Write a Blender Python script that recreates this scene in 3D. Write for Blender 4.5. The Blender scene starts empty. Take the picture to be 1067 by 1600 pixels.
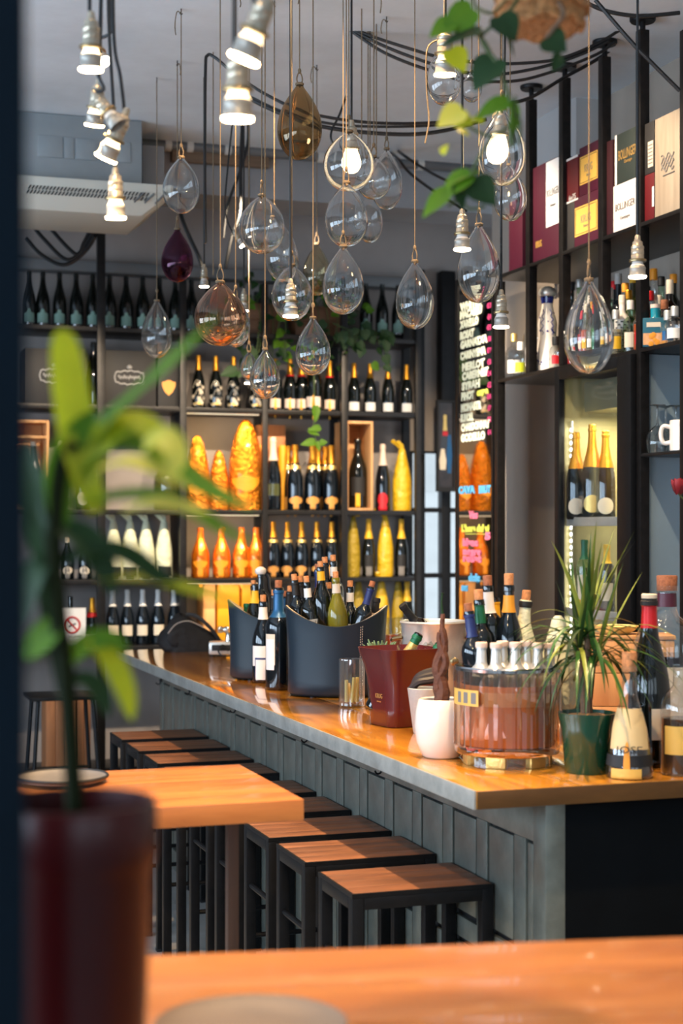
import bpy, bmesh, math, random
from mathutils import Vector, Matrix, Quaternion
random.seed(7)
C = bpy.context.scene.collection
SC = bpy.context.scene
PI = math.pi

# ------------------------------------------------------------------ camera
CAMZ, F, PX0, HOR = 1.75, 2500.0, 533.5, 828.0          # measured from the picture (1067 x 1600)
TH = math.atan(833.5 / F)
ST, CT = math.sin(TH), math.cos(TH)
cam = bpy.data.objects.new('camera', bpy.data.cameras.new('camera'))
C.objects.link(cam)
cam.location = (0, 0, CAMZ)
cam.rotation_euler = (PI / 2, 0, -TH)
cam.data.sensor_fit = 'VERTICAL'
cam.data.sensor_height = 36
cam.data.sensor_width = 24
cam.data.lens = F / 1600 * 36
cam.data.shift_y = (HOR - 800) / 1600
cam.data.clip_start = 0.05
cam.data.dof.use_dof = True
cam.data.dof.focus_distance = 5.5
cam.data.dof.aperture_fstop = 2.7
cam.data.dof.aperture_blades = 9
SC.camera = cam

# ------------------------------------------------------------------ world, lights, exposure
W = bpy.data.worlds.new('world')
SC.world = W
W.use_nodes = True
W.node_tree.nodes['Background'].inputs[0].default_value = (0.80, 0.90, 1.0, 1)
W.node_tree.nodes['Background'].inputs[1].default_value = 1.6
SC.view_settings.view_transform = 'Standard'
SC.view_settings.look = 'None'
SC.view_settings.gamma = 1
SC.view_settings.use_curve_mapping = False
SC.view_settings.exposure = 0.0
try:
    SC.cycles.max_bounces = 20
    SC.cycles.transmission_bounces = 20
    SC.cycles.glossy_bounces = 6
    SC.cycles.transparent_max_bounces = 32
    SC.cycles.caustics_reflective = False
    SC.cycles.caustics_refractive = False
    SC.cycles.sample_clamp_indirect = 4
except Exception:
    pass


def area(name, loc, direction, sx, sy, power, col, spread=PI):
    l = bpy.data.lights.new(name, 'AREA')
    l.shape = 'RECTANGLE'
    l.size, l.size_y = sx, sy
    l.energy = power
    l.color = col
    l.spread = spread
    o = bpy.data.objects.new(name, l)
    C.objects.link(o)
    o.location = loc
    o.rotation_euler = Vector(direction).to_track_quat('-Z', 'Y').to_euler()
    return o


def spot(name, loc, direction, power, col, angle=100, blend=.5, size=.02, parent=None):
    l = bpy.data.lights.new(name, 'SPOT')
    l.energy = power
    l.color = col
    l.spot_size = math.radians(angle)
    l.spot_blend = blend
    l.shadow_soft_size = size
    o = bpy.data.objects.new(name, l)
    C.objects.link(o)
    o.location = loc
    o.rotation_euler = Vector(direction).to_track_quat('-Z', 'Y').to_euler()
    o.parent = parent
    return o


COOL = (0.62, 0.80, 1.0)
WARM = (1.0, 0.66, 0.34)
# assumed window daylight: bare area lights at solid walls beside and behind the camera
for k, yy in enumerate((-.6, 1.7, 4.0, 6.3)):
    area('assumed_side_daylight', (-3.12, yy, 2.05), (1, 0, 0), 1.9, 1.25, 100, COOL)
for xx in (-1.6, .6, 2.8):
    area('assumed_street_daylight', (xx, -2.70, 2.1), (0, 1, 0), 1.5, 1.5, 14, (0.72, 0.86, 1.0))
# assumed warm spots along the bar's front edge, at ceiling height above the frame
for yy in (3.2, 4.6, 6.0):
    spot('assumed_bar_spot', (1.60, yy, 3.86), (0, 0.10, -1), 340, WARM, 82, .55, .02)
for xx, yy in ((0.5, 2.4), (.62, 3.6)):
    spot('added_table_spot', (xx, yy, 3.86), (0.05, 0.05, -1), 42, WARM, 46, .6, .03)  # unseen spots without fixtures, added to warm the high tables
spot('added_plant_spot', (.5, 1.2, 3.86), (-.12, .13, -2.3), 110, (1, .78, .5), 22, .6, .05)  # narrow unseen spot, added to warm the plant leaves
spot('added_rack_spot', (1.6, 6.6, 3.15), (2.1, 1.5, -1.45), 600, (1, .82, .62), 62, .7, .03)  # unseen spot added to brighten the wall beside the fridge
# warm spots added without fixtures, brightening the bottle wall
for xx in (1.5, 2.15, 2.8, 3.4):
    spot('added_shelf_spot', (xx, 7.7, 3.50), (0.03, 2.1, -1.62), 240, (1.0, .80, .56), 50, .6, .03)
# unseen spots added to brighten the liquor shelves
for yy in (4.6, 5.9, 7.1):
    spot('added_rack_spot', (2.3, yy, 3.86), (1.1, .1, -1.35), 170, (1.0, .80, .56), 80, .7, .03)


# ------------------------------------------------------------------ picture -> world
def ray(u, v):
    r = (u - PX0) / F
    return Vector((ST + r * CT, CT - r * ST, -(v - HOR) / F))


def PD(u, v, D):
    return Vector((0, 0, CAMZ)) + ray(u, v) * D


def PX(u, v, X):
    d = ray(u, v)
    return Vector((0, 0, CAMZ)) + d * (X / d.x)


def PY(u, v, Y):
    d = ray(u, v)
    return Vector((0, 0, CAMZ)) + d * (Y / d.y)


def PZ(u, v, Z):
    d = ray(u, v)
    return Vector((0, 0, CAMZ)) + d * ((Z - CAMZ) / d.z)


def depth(p):
    return p[0] * ST + p[1] * CT


def face(p):
    return math.atan2(-p[0], p[1])


# ------------------------------------------------------------------ materials
def S(r, g, b):
    def f(c):
        c /= 255
        return c / 12.92 if c <= .04045 else ((c + .055) / 1.055) ** 2.4
    return (f(r), f(g), f(b), 1)


MATS = {}


def pm(name, col, rough=.5, metal=0., noise=None, bump=None, coat=0., trans=0., spec=None, aniso=None, sss=0.):
    if name in MATS:
        return MATS[name]
    m = bpy.data.materials.new(name)
    m.use_nodes = True
    nt = m.node_tree
    b = nt.nodes['Principled BSDF']
    b.inputs['Base Color'].default_value = col
    b.inputs['Roughness'].default_value = rough
    b.inputs['Metallic'].default_value = metal
    b.inputs['Coat Weight'].default_value = coat
    b.inputs['Coat Roughness'].default_value = .08
    b.inputs['Transmission Weight'].default_value = trans
    if spec is not None:
        b.inputs['Specular IOR Level'].default_value = spec
    if sss:
        b.inputs['Subsurface Weight'].default_value = sss
        b.inputs['Subsurface Radius'].default_value = (.02, .02, .02)
    if noise:
        sc, amt = noise[0], noise[1]
        st = noise[2] if len(noise) > 2 else (1, 1, 1)
        tc = nt.nodes.new('ShaderNodeTexCoord')
        mp = nt.nodes.new('ShaderNodeMapping')
        mp.inputs['Scale'].default_value = st
        n = nt.nodes.new('ShaderNodeTexNoise')
        n.inputs['Scale'].default_value = sc
        n.inputs['Detail'].default_value = 6
        n.inputs['Roughness'].default_value = .65
        rp = nt.nodes.new('ShaderNodeValToRGB')
        rp.color_ramp.elements[0].position = .3
        rp.color_ramp.elements[1].position = .7
        rp.color_ramp.elements[0].color = tuple(c * (1 - amt) for c in col[:3]) + (1,)
        rp.color_ramp.elements[1].color = tuple(min(1, c * (1 + amt)) for c in col[:3]) + (1,)
        L = nt.links.new
        L(tc.outputs['Object'], mp.inputs[0])
        L(mp.outputs[0], n.inputs['Vector'])
        L(n.outputs['Fac'], rp.inputs[0])
        L(rp.outputs[0], b.inputs['Base Color'])
    if bump:
        n2 = nt.nodes.new('ShaderNodeTexNoise')
        n2.inputs['Scale'].default_value = bump[0]
        n2.inputs['Detail'].default_value = 3
        tc2 = nt.nodes.new('ShaderNodeTexCoord')
        nt.links.new(tc2.outputs['Object'], n2.inputs['Vector'])
        bp = nt.nodes.new('ShaderNodeBump')
        bp.inputs['Strength'].default_value = bump[1]
        bp.inputs['Distance'].default_value = bump[2] if len(bump) > 2 else .01
        nt.links.new(n2.outputs['Fac'], bp.inputs['Height'])
        nt.links.new(bp.outputs[0], b.inputs['Normal'])
    MATS[name] = m
    return m


def glass(name, tint=(1, 1, 1), refl=1.0, bump=None, ior=1.5, rough=0.0):
    """blown or pressed thin-walled glass: clear straight through, mirror-like by Fresnel"""
    if name in MATS:
        return MATS[name]
    m = bpy.data.materials.new(name)
    m.use_nodes = True
    nt = m.node_tree
    nt.nodes.clear()
    N, L = nt.nodes.new, nt.links.new
    out = N('ShaderNodeOutputMaterial')
    mix = N('ShaderNodeMixShader')
    tr = N('ShaderNodeBsdfTransparent')
    gl = N('ShaderNodeBsdfGlossy')
    tr.inputs[0].default_value = tuple(tint) + (1,)
    gl.inputs['Color'].default_value = (1, 1, 1, 1)
    gl.inputs['Roughness'].default_value = rough
    fr = N('ShaderNodeFresnel')
    geo = N('ShaderNodeNewGeometry')
    mx = N('ShaderNodeMix')
    mx.data_type = 'FLOAT'
    mx.inputs['A'].default_value = ior
    mx.inputs['B'].default_value = 1 / ior
    L(geo.outputs['Backfacing'], mx.inputs['Factor'])
    L(mx.outputs['Result'], fr.inputs['IOR'])
    mul = N('ShaderNodeMath')
    mul.operation = 'MULTIPLY'
    mul.use_clamp = True
    mul.inputs[1].default_value = refl
    L(fr.outputs[0], mul.inputs[0])
    L(mul.outputs[0], mix.inputs[0])
    L(tr.outputs[0], mix.inputs[1])
    L(gl.outputs[0], mix.inputs[2])
    L(mix.outputs[0], out.inputs[0])
    if bump:
        tc = N('ShaderNodeTexCoord')
        n = N('ShaderNodeTexNoise')
        n.inputs['Scale'].default_value = bump[0]
        n.inputs['Detail'].default_value = 1.5
        bp = N('ShaderNodeBump')
        bp.inputs['Strength'].default_value = bump[1]
        bp.inputs['Distance'].default_value = .02
        L(tc.outputs['Object'], n.inputs['Vector'])
        L(n.outputs['Fac'], bp.inputs['Height'])
        L(bp.outputs[0], gl.inputs['Normal'])
        L(bp.outputs[0], fr.inputs['Normal'])
    MATS[name] = m
    return m


def emit(name, col, strength):
    if name in MATS:
        return MATS[name]
    m = bpy.data.materials.new(name)
    m.use_nodes = True
    b = m.node_tree.nodes['Principled BSDF']
    b.inputs['Base Color'].default_value = (.9, .9, .85, 1)
    b.inputs['Emission Color'].default_value = tuple(col) + (1,)
    b.inputs['Emission Strength'].default_value = strength
    MATS[name] = m
    return m


def wood(name, c1, c2, rough=.45, coat=0., along='X', scale=1.0, bumps=.15):
    if name in MATS:
        return MATS[name]
    m = bpy.data.materials.new(name)
    m.use_nodes = True
    nt = m.node_tree
    N, L = nt.nodes.new, nt.links.new
    b = nt.nodes['Principled BSDF']
    b.inputs['Roughness'].default_value = rough
    b.inputs['Coat Weight'].default_value = coat
    b.inputs['Coat Roughness'].default_value = .06
    tc = N('ShaderNodeTexCoord')
    mp = N('ShaderNodeMapping')
    k = {'X': (.12, 1, 1), 'Y': (1, .12, 1), 'Z': (1, 1, .12)}[along]
    mp.inputs['Scale'].default_value = tuple(q * scale for q in k)
    inf = N('ShaderNodeObjectInfo')
    ad = N('ShaderNodeVectorMath')
    ad.operation = 'ADD'
    sc = N('ShaderNodeVectorMath')
    sc.operation = 'SCALE'
    sc.inputs['Scale'].default_value = 7
    cb = N('ShaderNodeCombineXYZ')
    for i in range(3):
        L(inf.outputs['Random'], cb.inputs[i])
    L(cb.outputs[0], sc.inputs[0])
    L(tc.outputs['Object'], ad.inputs[0])
    L(sc.outputs[0], ad.inputs[1])
    L(ad.outputs[0], mp.inputs[0])
    n = N('ShaderNodeTexNoise')
    n.inputs['Scale'].default_value = 18
    n.inputs['Detail'].default_value = 8
    n.inputs['Roughness'].default_value = .6
    n.inputs['Distortion'].default_value = .6
    L(mp.outputs[0], n.inputs['Vector'])
    rp = N('ShaderNodeValToRGB')
    rp.color_ramp.elements[0].position = .32
    rp.color_ramp.elements[1].position = .68
    rp.color_ramp.elements[0].color = c1
    rp.color_ramp.elements[1].color = c2
    L(n.outputs['Fac'], rp.inputs[0])
    hs = N('ShaderNodeHueSaturation')
    mr = N('ShaderNodeMapRange')
    mr.inputs['To Min'].default_value = .82
    mr.inputs['To Max'].default_value = 1.15
    L(inf.outputs['Random'], mr.inputs['Value'])
    L(mr.outputs[0], hs.inputs['Value'])
    L(rp.outputs[0], hs.inputs['Color'])
    L(hs.outputs[0], b.inputs['Base Color'])
    bp = N('ShaderNodeBump')
    bp.inputs['Strength'].default_value = bumps
    bp.inputs['Distance'].default_value = .002
    L(n.outputs['Fac'], bp.inputs['Height'])
    L(bp.outputs[0], b.inputs['Normal'])
    MATS[name] = m
    return m


M_CEIL = pm('ceiling_paint', S(224, 233, 240), .8, noise=(1.6, .10), bump=(3, .15, .02))
M_BEAM = pm('beam_paint', S(150, 152, 155), .8, noise=(2.0, .12))
M_WALLD = pm('dark_wall', S(148, 139, 134), .85, noise=(2.2, .08))
M_WALLR = pm('warm_grey_wall', S(180, 167, 154), .85, noise=(2.5, .06))
M_WALLL = pm('side_wall', S(190, 190, 190), .9)
M_FLOOR = pm('concrete_floor', S(150, 148, 144), .5, noise=(3, .18))
M_JAMB = pm('dark_blue_paint', S(6, 20, 30), .85, noise=(5, .15), spec=.15)
M_BLACK = pm('black_steel', S(26, 26, 28), .45, .6, noise=(30, .3))
M_BLACKM = pm('matt_black', S(16, 16, 18), .6)
M_RACK = pm('rack_steel', S(40, 37, 36), .42, .7, noise=(25, .3))
M_SHELF = pm('shelf_steel', S(38, 36, 36), .4, .5, noise=(20, .25))
M_ZINC = pm('zinc_sheet', S(124, 129, 121), .36, .55, noise=(7, .28), bump=(9, .12, .01))
M_ZINCE = pm('zinc_edge', S(176, 176, 170), .35, .5, noise=(9, .3))
M_COUNTER = wood('lacquered_counter', S(158, 98, 26), S(212, 144, 48), .13, .8, 'Y', .7, .05)
M_SEAT = wood('seat_wood', S(98, 60, 38), S(150, 96, 62), .45, .05, 'X', 1.2)
M_TABLE = wood('table_wood', S(172, 98, 46), S(206, 130, 66), .38, .2, 'X', .8)
M_TABLEE = wood('table_leg_wood', S(60, 38, 26), S(84, 54, 36), .5, 0, 'Z', 1)
M_CRATE = wood('pine_crate', S(196, 138, 84), S(224, 172, 116), .6, 0, 'Z', 1)
M_CRATED = wood('crate_wood', S(150, 92, 54), S(184, 120, 74), .6, 0, 'Z', 1)
M_PLANTER = wood('planter_wood', S(96, 62, 38), S(126, 84, 54), .6, 0, 'X', 1)
M_GREYWOOD = wood('grey_box_wood', S(150, 132, 112), S(178, 160, 138), .6, 0, 'Z', 1)
M_ROPE = pm('jute_rope', S(112, 94, 72), .9, noise=(160, .3))
M_CABLE = pm('black_cable', S(14, 14, 16), .45)
M_CHROME = pm('chrome', S(205, 205, 205), .14, 1.)
M_STEEL = pm('brushed_steel', S(214, 212, 206), .3, .6, noise=(14, .1))
M_BRASS = pm('aged_brass', S(150, 128, 92), .3, 1., noise=(30, .3))
M_NICKEL = pm('socket_nickel', S(172, 160, 140), .32, .6, noise=(30, .2))
M_BULBC = pm('bulb_collar', S(150, 146, 138), .4, .4)
M_BULBON = emit('bulb_lit', (1.0, .70, .36), 60)
M_BULBDIM = emit('bulb_lit_soft', (1.0, .80, .55), 22)
M_LED = emit('led_point', (1.0, .95, .78), 22)
def realglass(name, col, rough=0.0):
    m = bpy.data.materials.new(name)
    m.use_nodes = True
    nt = m.node_tree
    nt.nodes.clear()
    g = nt.nodes.new('ShaderNodeBsdfGlass')
    g.inputs['Color'].default_value = tuple(col) + (1,)
    g.inputs['Roughness'].default_value = rough
    g.inputs['IOR'].default_value = 1.5
    o = nt.nodes.new('ShaderNodeOutputMaterial')
    n = nt.nodes.new('ShaderNodeTexNoise')
    n.inputs['Scale'].default_value = 7
    n.inputs['Detail'].default_value = 1
    tc = nt.nodes.new('ShaderNodeTexCoord')
    bp = nt.nodes.new('ShaderNodeBump')
    bp.inputs['Strength'].default_value = .12
    bp.inputs['Distance'].default_value = .02
    nt.links.new(tc.outputs['Object'], n.inputs['Vector'])
    nt.links.new(n.outputs['Fac'], bp.inputs['Height'])
    nt.links.new(bp.outputs[0], g.inputs['Normal'])
    nt.links.new(g.outputs[0], o.inputs[0])
    MATS[name] = m
    return m


M_DROP = realglass('blown_glass', (.985, .99, .99))
M_DROPA = realglass('amber_blown_glass', (.80, .70, .55))
M_DROPV = realglass('violet_blown_glass', (.60, .38, .50))
M_DROPP = realglass('rose_blown_glass', (.95, .82, .72))
M_DROPY = realglass('straw_blown_glass', (.94, .91, .82))
M_CLEAR = glass('clear_glass', (.95, .965, .96), 2.0)
M_CLEARG = glass('green_tint_glass', (.72, .86, .70), 1.3)
M_CLEARY = glass('yellow_tint_glass', (.86, .84, .42), 1.3)
M_PANE = glass('window_pane', (.94, .96, .97), .8, (4, .05))
M_DARKG = pm('dark_bottle_glass', S(10, 13, 10), .06, 0, spec=.7)
M_DARKB = pm('blue_black_glass', S(10, 16, 22), .06, 0, spec=.7)
M_BROWNG = pm('brown_black_glass', S(20, 12, 8), .07, 0, spec=.7)
M_OLIVEG = pm('olive_glass', S(70, 72, 30), .08, 0, spec=.7)
M_LIMEG = pm('white_wine_glass', S(172, 160, 44), .07, 0, trans=.55)
M_GOLD = pm('gold_foil', S(214, 148, 46), .34, .85, bump=(90, .4, .004))
M_GOLDP = pm('pale_gold_foil', S(222, 186, 110), .36, .7, bump=(90, .4, .004))
M_ORNG = pm('amber_cellophane', S(255, 150, 36), .2, .8, bump=(46, 1.0, .03), coat=.3)
M_ORNGB = pm('amber_bottle', S(250, 130, 26), .16, .7, bump=(30, .6, .02), coat=.5)
M_ORANGE = pm('orange_label', S(236, 150, 30), .5)
M_YELLOW = pm('yellow_label', S(232, 178, 30), .5)
M_YELWRAP = pm('yellow_wrap', S(214, 168, 22), .45, bump=(22, .9, .02), coat=.2)
M_YELDARK = pm('olive_wrap', S(160, 132, 22), .5, bump=(22, .9, .02))
M_YBOX = pm('amber_yellow_card', S(230, 158, 24), .5)
M_CREAMW = pm('cream_tissue', S(222, 222, 190), .6, bump=(24, .8, .02))
M_WHITE = pm('white_paper', S(232, 228, 222), .6)
M_CREAM = pm('cream_label', S(224, 208, 184), .6)
M_PINKW = pm('pinkish_label', S(226, 200, 182), .6)
M_MINT = pm('mint_label', S(120, 150, 136), .6)
M_TANL = pm('tan_label', S(214, 150, 74), .45, .3)
M_RED = pm('red_print', S(190, 24, 34), .45)
M_REDF = pm('red_foil', S(200, 30, 34), .35, .3)
M_BLUEF = pm('blue_foil', S(30, 84, 128), .35, .3)
M_GREENF = pm('green_foil', S(20, 96, 62), .4, .2)
M_NAVY = pm('navy_print', S(26, 40, 96), .4)
M_INK = pm('black_ink', S(24, 22, 22), .6)
M_GREYINK = pm('grey_ink', S(120, 114, 108), .6)
M_GOLDINK = pm('gold_ink', S(176, 140, 80), .5, .3)
M_CORK = pm('cork', S(196, 132, 84), .85, noise=(120, .35))
M_CORKD = pm('brown_cork', S(150, 92, 62), .85, noise=(120, .35))
M_BOXBLK = pm('black_card', S(32, 29, 29), .6, noise=(4, .1))
M_BOXBURG = pm('burgundy_card', S(70, 13, 36), .5)
M_BOXRED = pm('red_card', S(92, 8, 16), .5)
M_BOXDRK = pm('dark_red_card', S(50, 10, 18), .55)
M_BOXGRN = pm('dark_green_card', S(38, 46, 42), .55)
M_BOXYEL = pm('pale_yellow_card', S(226, 178, 82), .55)
M_BURG = pm('burgundy_lacquer', S(84, 24, 24), .24, 0, coat=.3)
M_LEATHER = pm('navy_leather', S(22, 38, 50), .42, 0, bump=(240, .12, .002))
M_LINING = pm('cream_lining', S(226, 202, 172), .6)
M_ICE = pm('crushed_ice', S(222, 212, 196), .2, 0, bump=(60, .8, .01), trans=.3)
M_CERAM = pm('white_ceramic', S(236, 226, 214), .22, 0, coat=.4)
M_CERAMG = pm('grey_ceramic', S(176, 172, 166), .5, noise=(60, .1))
M_POTG = pm('green_glaze', S(14, 66, 44), .18, 0, coat=.6)
M_POTR = pm('red_glaze', S(56, 2, 4), .32, 0, spec=.4)
M_SOIL = pm('bark_chips', S(170, 128, 80), .9, noise=(60, .4), bump=(60, .8, .02))
M_SOILD = pm('dark_soil', S(40, 30, 22), .95, noise=(60, .4))
def leafmat(name, col, tr=.4, rough=.4, noise=(9, .25)):
    m = pm(name, col, rough, 0, noise=noise)
    nt = m.node_tree
    b = nt.nodes['Principled BSDF']
    out = nt.nodes['Material Output']
    mix = nt.nodes.new('ShaderNodeMixShader')
    tl = nt.nodes.new('ShaderNodeBsdfTranslucent')
    mix.inputs[0].default_value = tr
    src = b.inputs['Base Color'].links[0].from_socket
    nt.links.new(src, tl.inputs[0])
    nt.links.new(b.outputs[0], mix.inputs[1])
    nt.links.new(tl.outputs[0], mix.inputs[2])
    nt.links.new(mix.outputs[0], out.inputs[0])
    return m


M_LEAF0 = pm('broad_leaf_plain', S(92, 138, 22), .35, 0, noise=(9, .25), trans=0, coat=.2)
M_LEAF = leafmat('broad_leaf', S(92, 138, 16), .42, .6)
M_LEAFD = leafmat('dark_leaf', S(28, 62, 18), .28, .6, (12, .25))
M_LEAFL = leafmat('lime_leaf', S(190, 196, 30), .4, .6, (10, .15))
M_LEAFY = leafmat('cream_green_leaf', S(224, 214, 84), .35, .4, (10, .15))
M_LEAFS = pm('strap_leaf', S(52, 92, 34), .35, 0, noise=(20, .3), coat=.15)
M_LEAFSY = pm('pale_strap_leaf', S(122, 132, 48), .4, 0, noise=(20, .2))
M_STEMD = pm('dark_stem', S(26, 32, 14), .8, spec=.1)
M_STEM = pm('green_stem', S(66, 82, 36), .6)
M_STEMB = pm('woody_stem', S(110, 84, 62), .8, noise=(60, .3))
M_ROOT = pm('dried_root', S(98, 56, 36), .7, noise=(40, .3), bump=(60, .6, .01))
M_SUCC = pm('succulent', S(104, 132, 92), .5)
M_WICKER = pm('wicker', S(176, 122, 72), .8, noise=(70, .35), bump=(60, 1.0, .02))
M_AC = pm('air_unit_plastic', S(206, 204, 192), .5)
M_ACBOX = pm('galvanised_sheet', S(150, 158, 162), .5, .3, noise=(4, .08))
M_SLOT = pm('dark_slot', S(60, 62, 62), .8)
M_BAG = pm('black_nylon', S(17, 16, 18), .75, bump=(30, .35, .02))
M_SLATE = pm('grey_slate', S(104, 98, 92), .55, noise=(12, .15))
M_CANDLE = pm('candle_wax', S(240, 214, 132), .5, sss=.3)
M_AMBER = pm('amber_acrylic', S(236, 158, 98), .2, 0, trans=.15, coat=.4)
M_AMBERG = glass('amber_ribbed_glass', (.95, .80, .66), 2.2)
M_FRINT = pm('fridge_liner', S(176, 164, 116), .5)
M_FSIDE = pm('blue_grey_panel', S(138, 156, 166), .5, noise=(3, .06))
M_MIRROR = pm('antique_mirror', S(214, 206, 196), .025, 1.)
M_CHALKW = pm('chalk_white', S(212, 218, 196), .7)
M_CHALKP = pm('chalk_pink', S(222, 110, 140), .7)
M_CHALKM = pm('chalk_magenta', S(160, 44, 96), .7)
M_CHALKY = pm('chalk_lime', S(190, 196, 80), .7)
M_CHALKB = pm('chalk_blue', S(84, 160, 206), .7)
M_CHALKO = pm('chalk_orange', S(236, 120, 40), .7)
M_WINE = pm('red_wine', S(30, 8, 12), .08, spec=.7)
M_LIQ = pm('pale_spirit', S(214, 200, 160), .1, trans=.8)
M_ORSPIRIT = pm('orange_spirit', S(206, 92, 36), .1, trans=.3)
M_REDSPIRIT = pm('red_spirit', S(170, 26, 26), .1, trans=.2)
M_GRNSPIRIT = pm('green_gin_glass', S(128, 168, 118), .08, trans=.4)
M_CERB = pm('blue_glaze', S(30, 40, 120), .2, coat=.5)
M_TEAL = pm('teal_print', S(16, 92, 112), .45)
M_PEACH = pm('peach_print', S(226, 164, 112), .5, noise=(40, .3))
M_ROSE = pm('rose_petal', S(128, 16, 26), .6)
M_PIPE = pm('grey_conduit', S(116, 118, 120), .5, .3)
M_TAPE = pm('white_tape', S(206, 204, 198), .6)
M_BOARD = wood('raw_board', S(96, 78, 62), S(126, 104, 84), .7, 0, 'X', 1)


# ------------------------------------------------------------------ mesh builder
class MB:
    def __init__(s):
        s.v, s.f = [], []

    def add(s, vs, fs, M=None):
        o = len(s.v)
        s.v += [tuple((M @ Vector(p)) if M else p) for p in vs]
        s.f += [tuple(i + o for i in q) for q in fs]
        return s

    def box(s, lo, hi, M=None):
        x0, y0, z0 = lo
        x1, y1, z1 = hi
        vs = [(x0, y0, z0), (x1, y0, z0), (x1, y1, z0), (x0, y1, z0), (x0, y0, z1), (x1, y0, z1), (x1, y1, z1), (x0, y1, z1)]
        return s.add(vs, [(3, 2, 1, 0), (4, 5, 6, 7), (0, 1, 5, 4), (1, 2, 6, 5), (2, 3, 7, 6), (3, 0, 4, 7)], M)

    def lathe(s, prof, n=20, M=None, rib=None, caps=True):
        """prof: [(r, z)] from the bottom up; r = 0 closes"""
        vs, fs, rows = [], [], []
        for r, z in prof:
            if r < 1e-6:
                rows.append([len(vs)])
                vs.append((0, 0, z))
            else:
                rows.append(list(range(len(vs), len(vs) + n)))
                for i in range(n):
                    a = 2 * PI * i / n
                    q = r * (rib(i) if rib else 1)
                    vs.append((q * math.cos(a), q * math.sin(a), z))
        for a, b in zip(rows, rows[1:]):
            if len(a) == 1 and len(b) == 1:
                continue
            for i in range(n):
                j = (i + 1) % n
                if len(a) == 1:
                    fs.append((a[0], b[j], b[i]))
                elif len(b) == 1:
                    fs.append((a[i], a[j], b[0]))
                else:
                    fs.append((a[i], a[j], b[j], b[i]))
        return s.add(vs, fs, M)

    def tube(s, pts, r, n=6, caps=True):
        pts = [Vector(p) for p in pts]
        rs = r if isinstance(r, (list, tuple)) else [r] * len(pts)
        vs, fs = [], []
        up = None
        for k, p in enumerate(pts):
            t = (pts[min(k + 1, len(pts) - 1)] - pts[max(k - 1, 0)])
            if t.length < 1e-9:
                t = Vector((0, 0, 1))
            t.normalize()
            if up is None:
                up = Vector((1, 0, 0)) if abs(t.x) < .8 else Vector((0, 1, 0))
            x = up - t * up.dot(t)
            x.normalize()
            up = x
            y = t.cross(x)
            for i in range(n):
                a = 2 * PI * i / n
                vs.append(tuple(p + (x * math.cos(a) + y * math.sin(a)) * rs[k]))
        for k in range(len(pts) - 1):
            for i in range(n):
                j = (i + 1) % n
                fs.append((k * n + i, k * n + j, (k + 1) * n + j, (k + 1) * n + i))
        if caps:
            fs.append(tuple(range(n - 1, -1, -1)))
            fs.append(tuple(range((len(pts) - 1) * n, len(pts) * n)))
        return s.add(vs, fs)

    def loft(s, rings, cap0=True, cap1=True):
        n = len(rings[0])
        vs = [tuple(p) for r in rings for p in r]
        fs = []
        for k in range(len(rings) - 1):
            for i in range(n):
                j = (i + 1) % n
                fs.append((k * n + i, k * n + j, (k + 1) * n + j, (k + 1) * n + i))
        if cap0:
            fs.append(tuple(range(n - 1, -1, -1)))
        if cap1:
            fs.append(tuple(range((len(rings) - 1) * n, len(rings) * n)))
        return s.add(vs, fs)

    def mesh(s, name, mat, bevel=0, smooth=.7, seg=2):
        me = bpy.data.meshes.new(name)
        me.from_pydata(s.v, [], s.f)
        me.update()
        if bevel:
            bm = bmesh.new()
            bm.from_mesh(me)
            bmesh.ops.bevel(bm, geom=bm.edges[:], offset=bevel, segments=seg, profile=.6, affect='EDGES', clamp_overlap=True)
            bm.to_mesh(me)
            bm.free()
        if smooth:
            me.polygons.foreach_set('use_smooth', [True] * len(me.polygons))
            me.set_sharp_from_angle(angle=smooth)
        me.materials.append(mat)
        return me


def box(lo, hi):
    return MB().box(lo, hi)


def ob(name, me, parent=None, loc=(0, 0, 0), rot=None):
    o = bpy.data.objects.new(name, me)
    C.objects.link(o)
    o.location = loc
    if rot is not None:
        o.rotation_euler = rot
    o.parent = parent
    return o


LABELS = {}


def tag(o, label, cat, group=None):
    n = len(label.replace(',', ' ').split())
    if n > 16 or n < 4:
        print('LABEL LENGTH', n, label)
    if label in LABELS:
        print('LABEL REPEATED', label)
    LABELS[label] = o
    o['label'] = label
    o['category'] = cat
    if group:
        o['group'] = group
    return o


def thing(name, label, cat, loc=(0, 0, 0), rz=0, group=None, quat=None):
    o = bpy.data.objects.new(name, None)
    C.objects.link(o)
    o.empty_display_size = .05
    o.location = loc
    if quat is not None:
        o.rotation_mode = 'QUATERNION'
        o.rotation_quaternion = quat
    else:
        o.rotation_euler = (0, 0, rz)
    return tag(o, label, cat, group)


def struct(name, me, **k):
    o = ob(name, me, **k)
    if o.parent is None:
        o['kind'] = 'structure'
    return o


def ordn(i):
    return ['first', 'second', 'third', 'fourth', 'fifth', 'sixth', 'seventh', 'eighth', 'ninth', 'tenth', 'eleventh', 'twelfth',
            'thirteenth', 'fourteenth', 'fifteenth', 'sixteenth', 'seventeenth', 'eighteenth', 'nineteenth', 'twentieth'][i]


def smoothpts(pts, k=6):
    pts = [Vector(p) for p in pts]
    out = []
    for i in range(len(pts) - 1):
        p0, p1, p2, p3 = pts[max(i - 1, 0)], pts[i], pts[i + 1], pts[min(i + 2, len(pts) - 1)]
        for j in range(k):
            t = j / k
            out.append(.5 * ((2 * p1) + (p2 - p0) * t + (2 * p0 - 5 * p1 + 4 * p2 - p3) * t * t + (3 * p1 - p0 - 3 * p2 + p3) * t ** 3))
    out.append(pts[-1])
    return out


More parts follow.
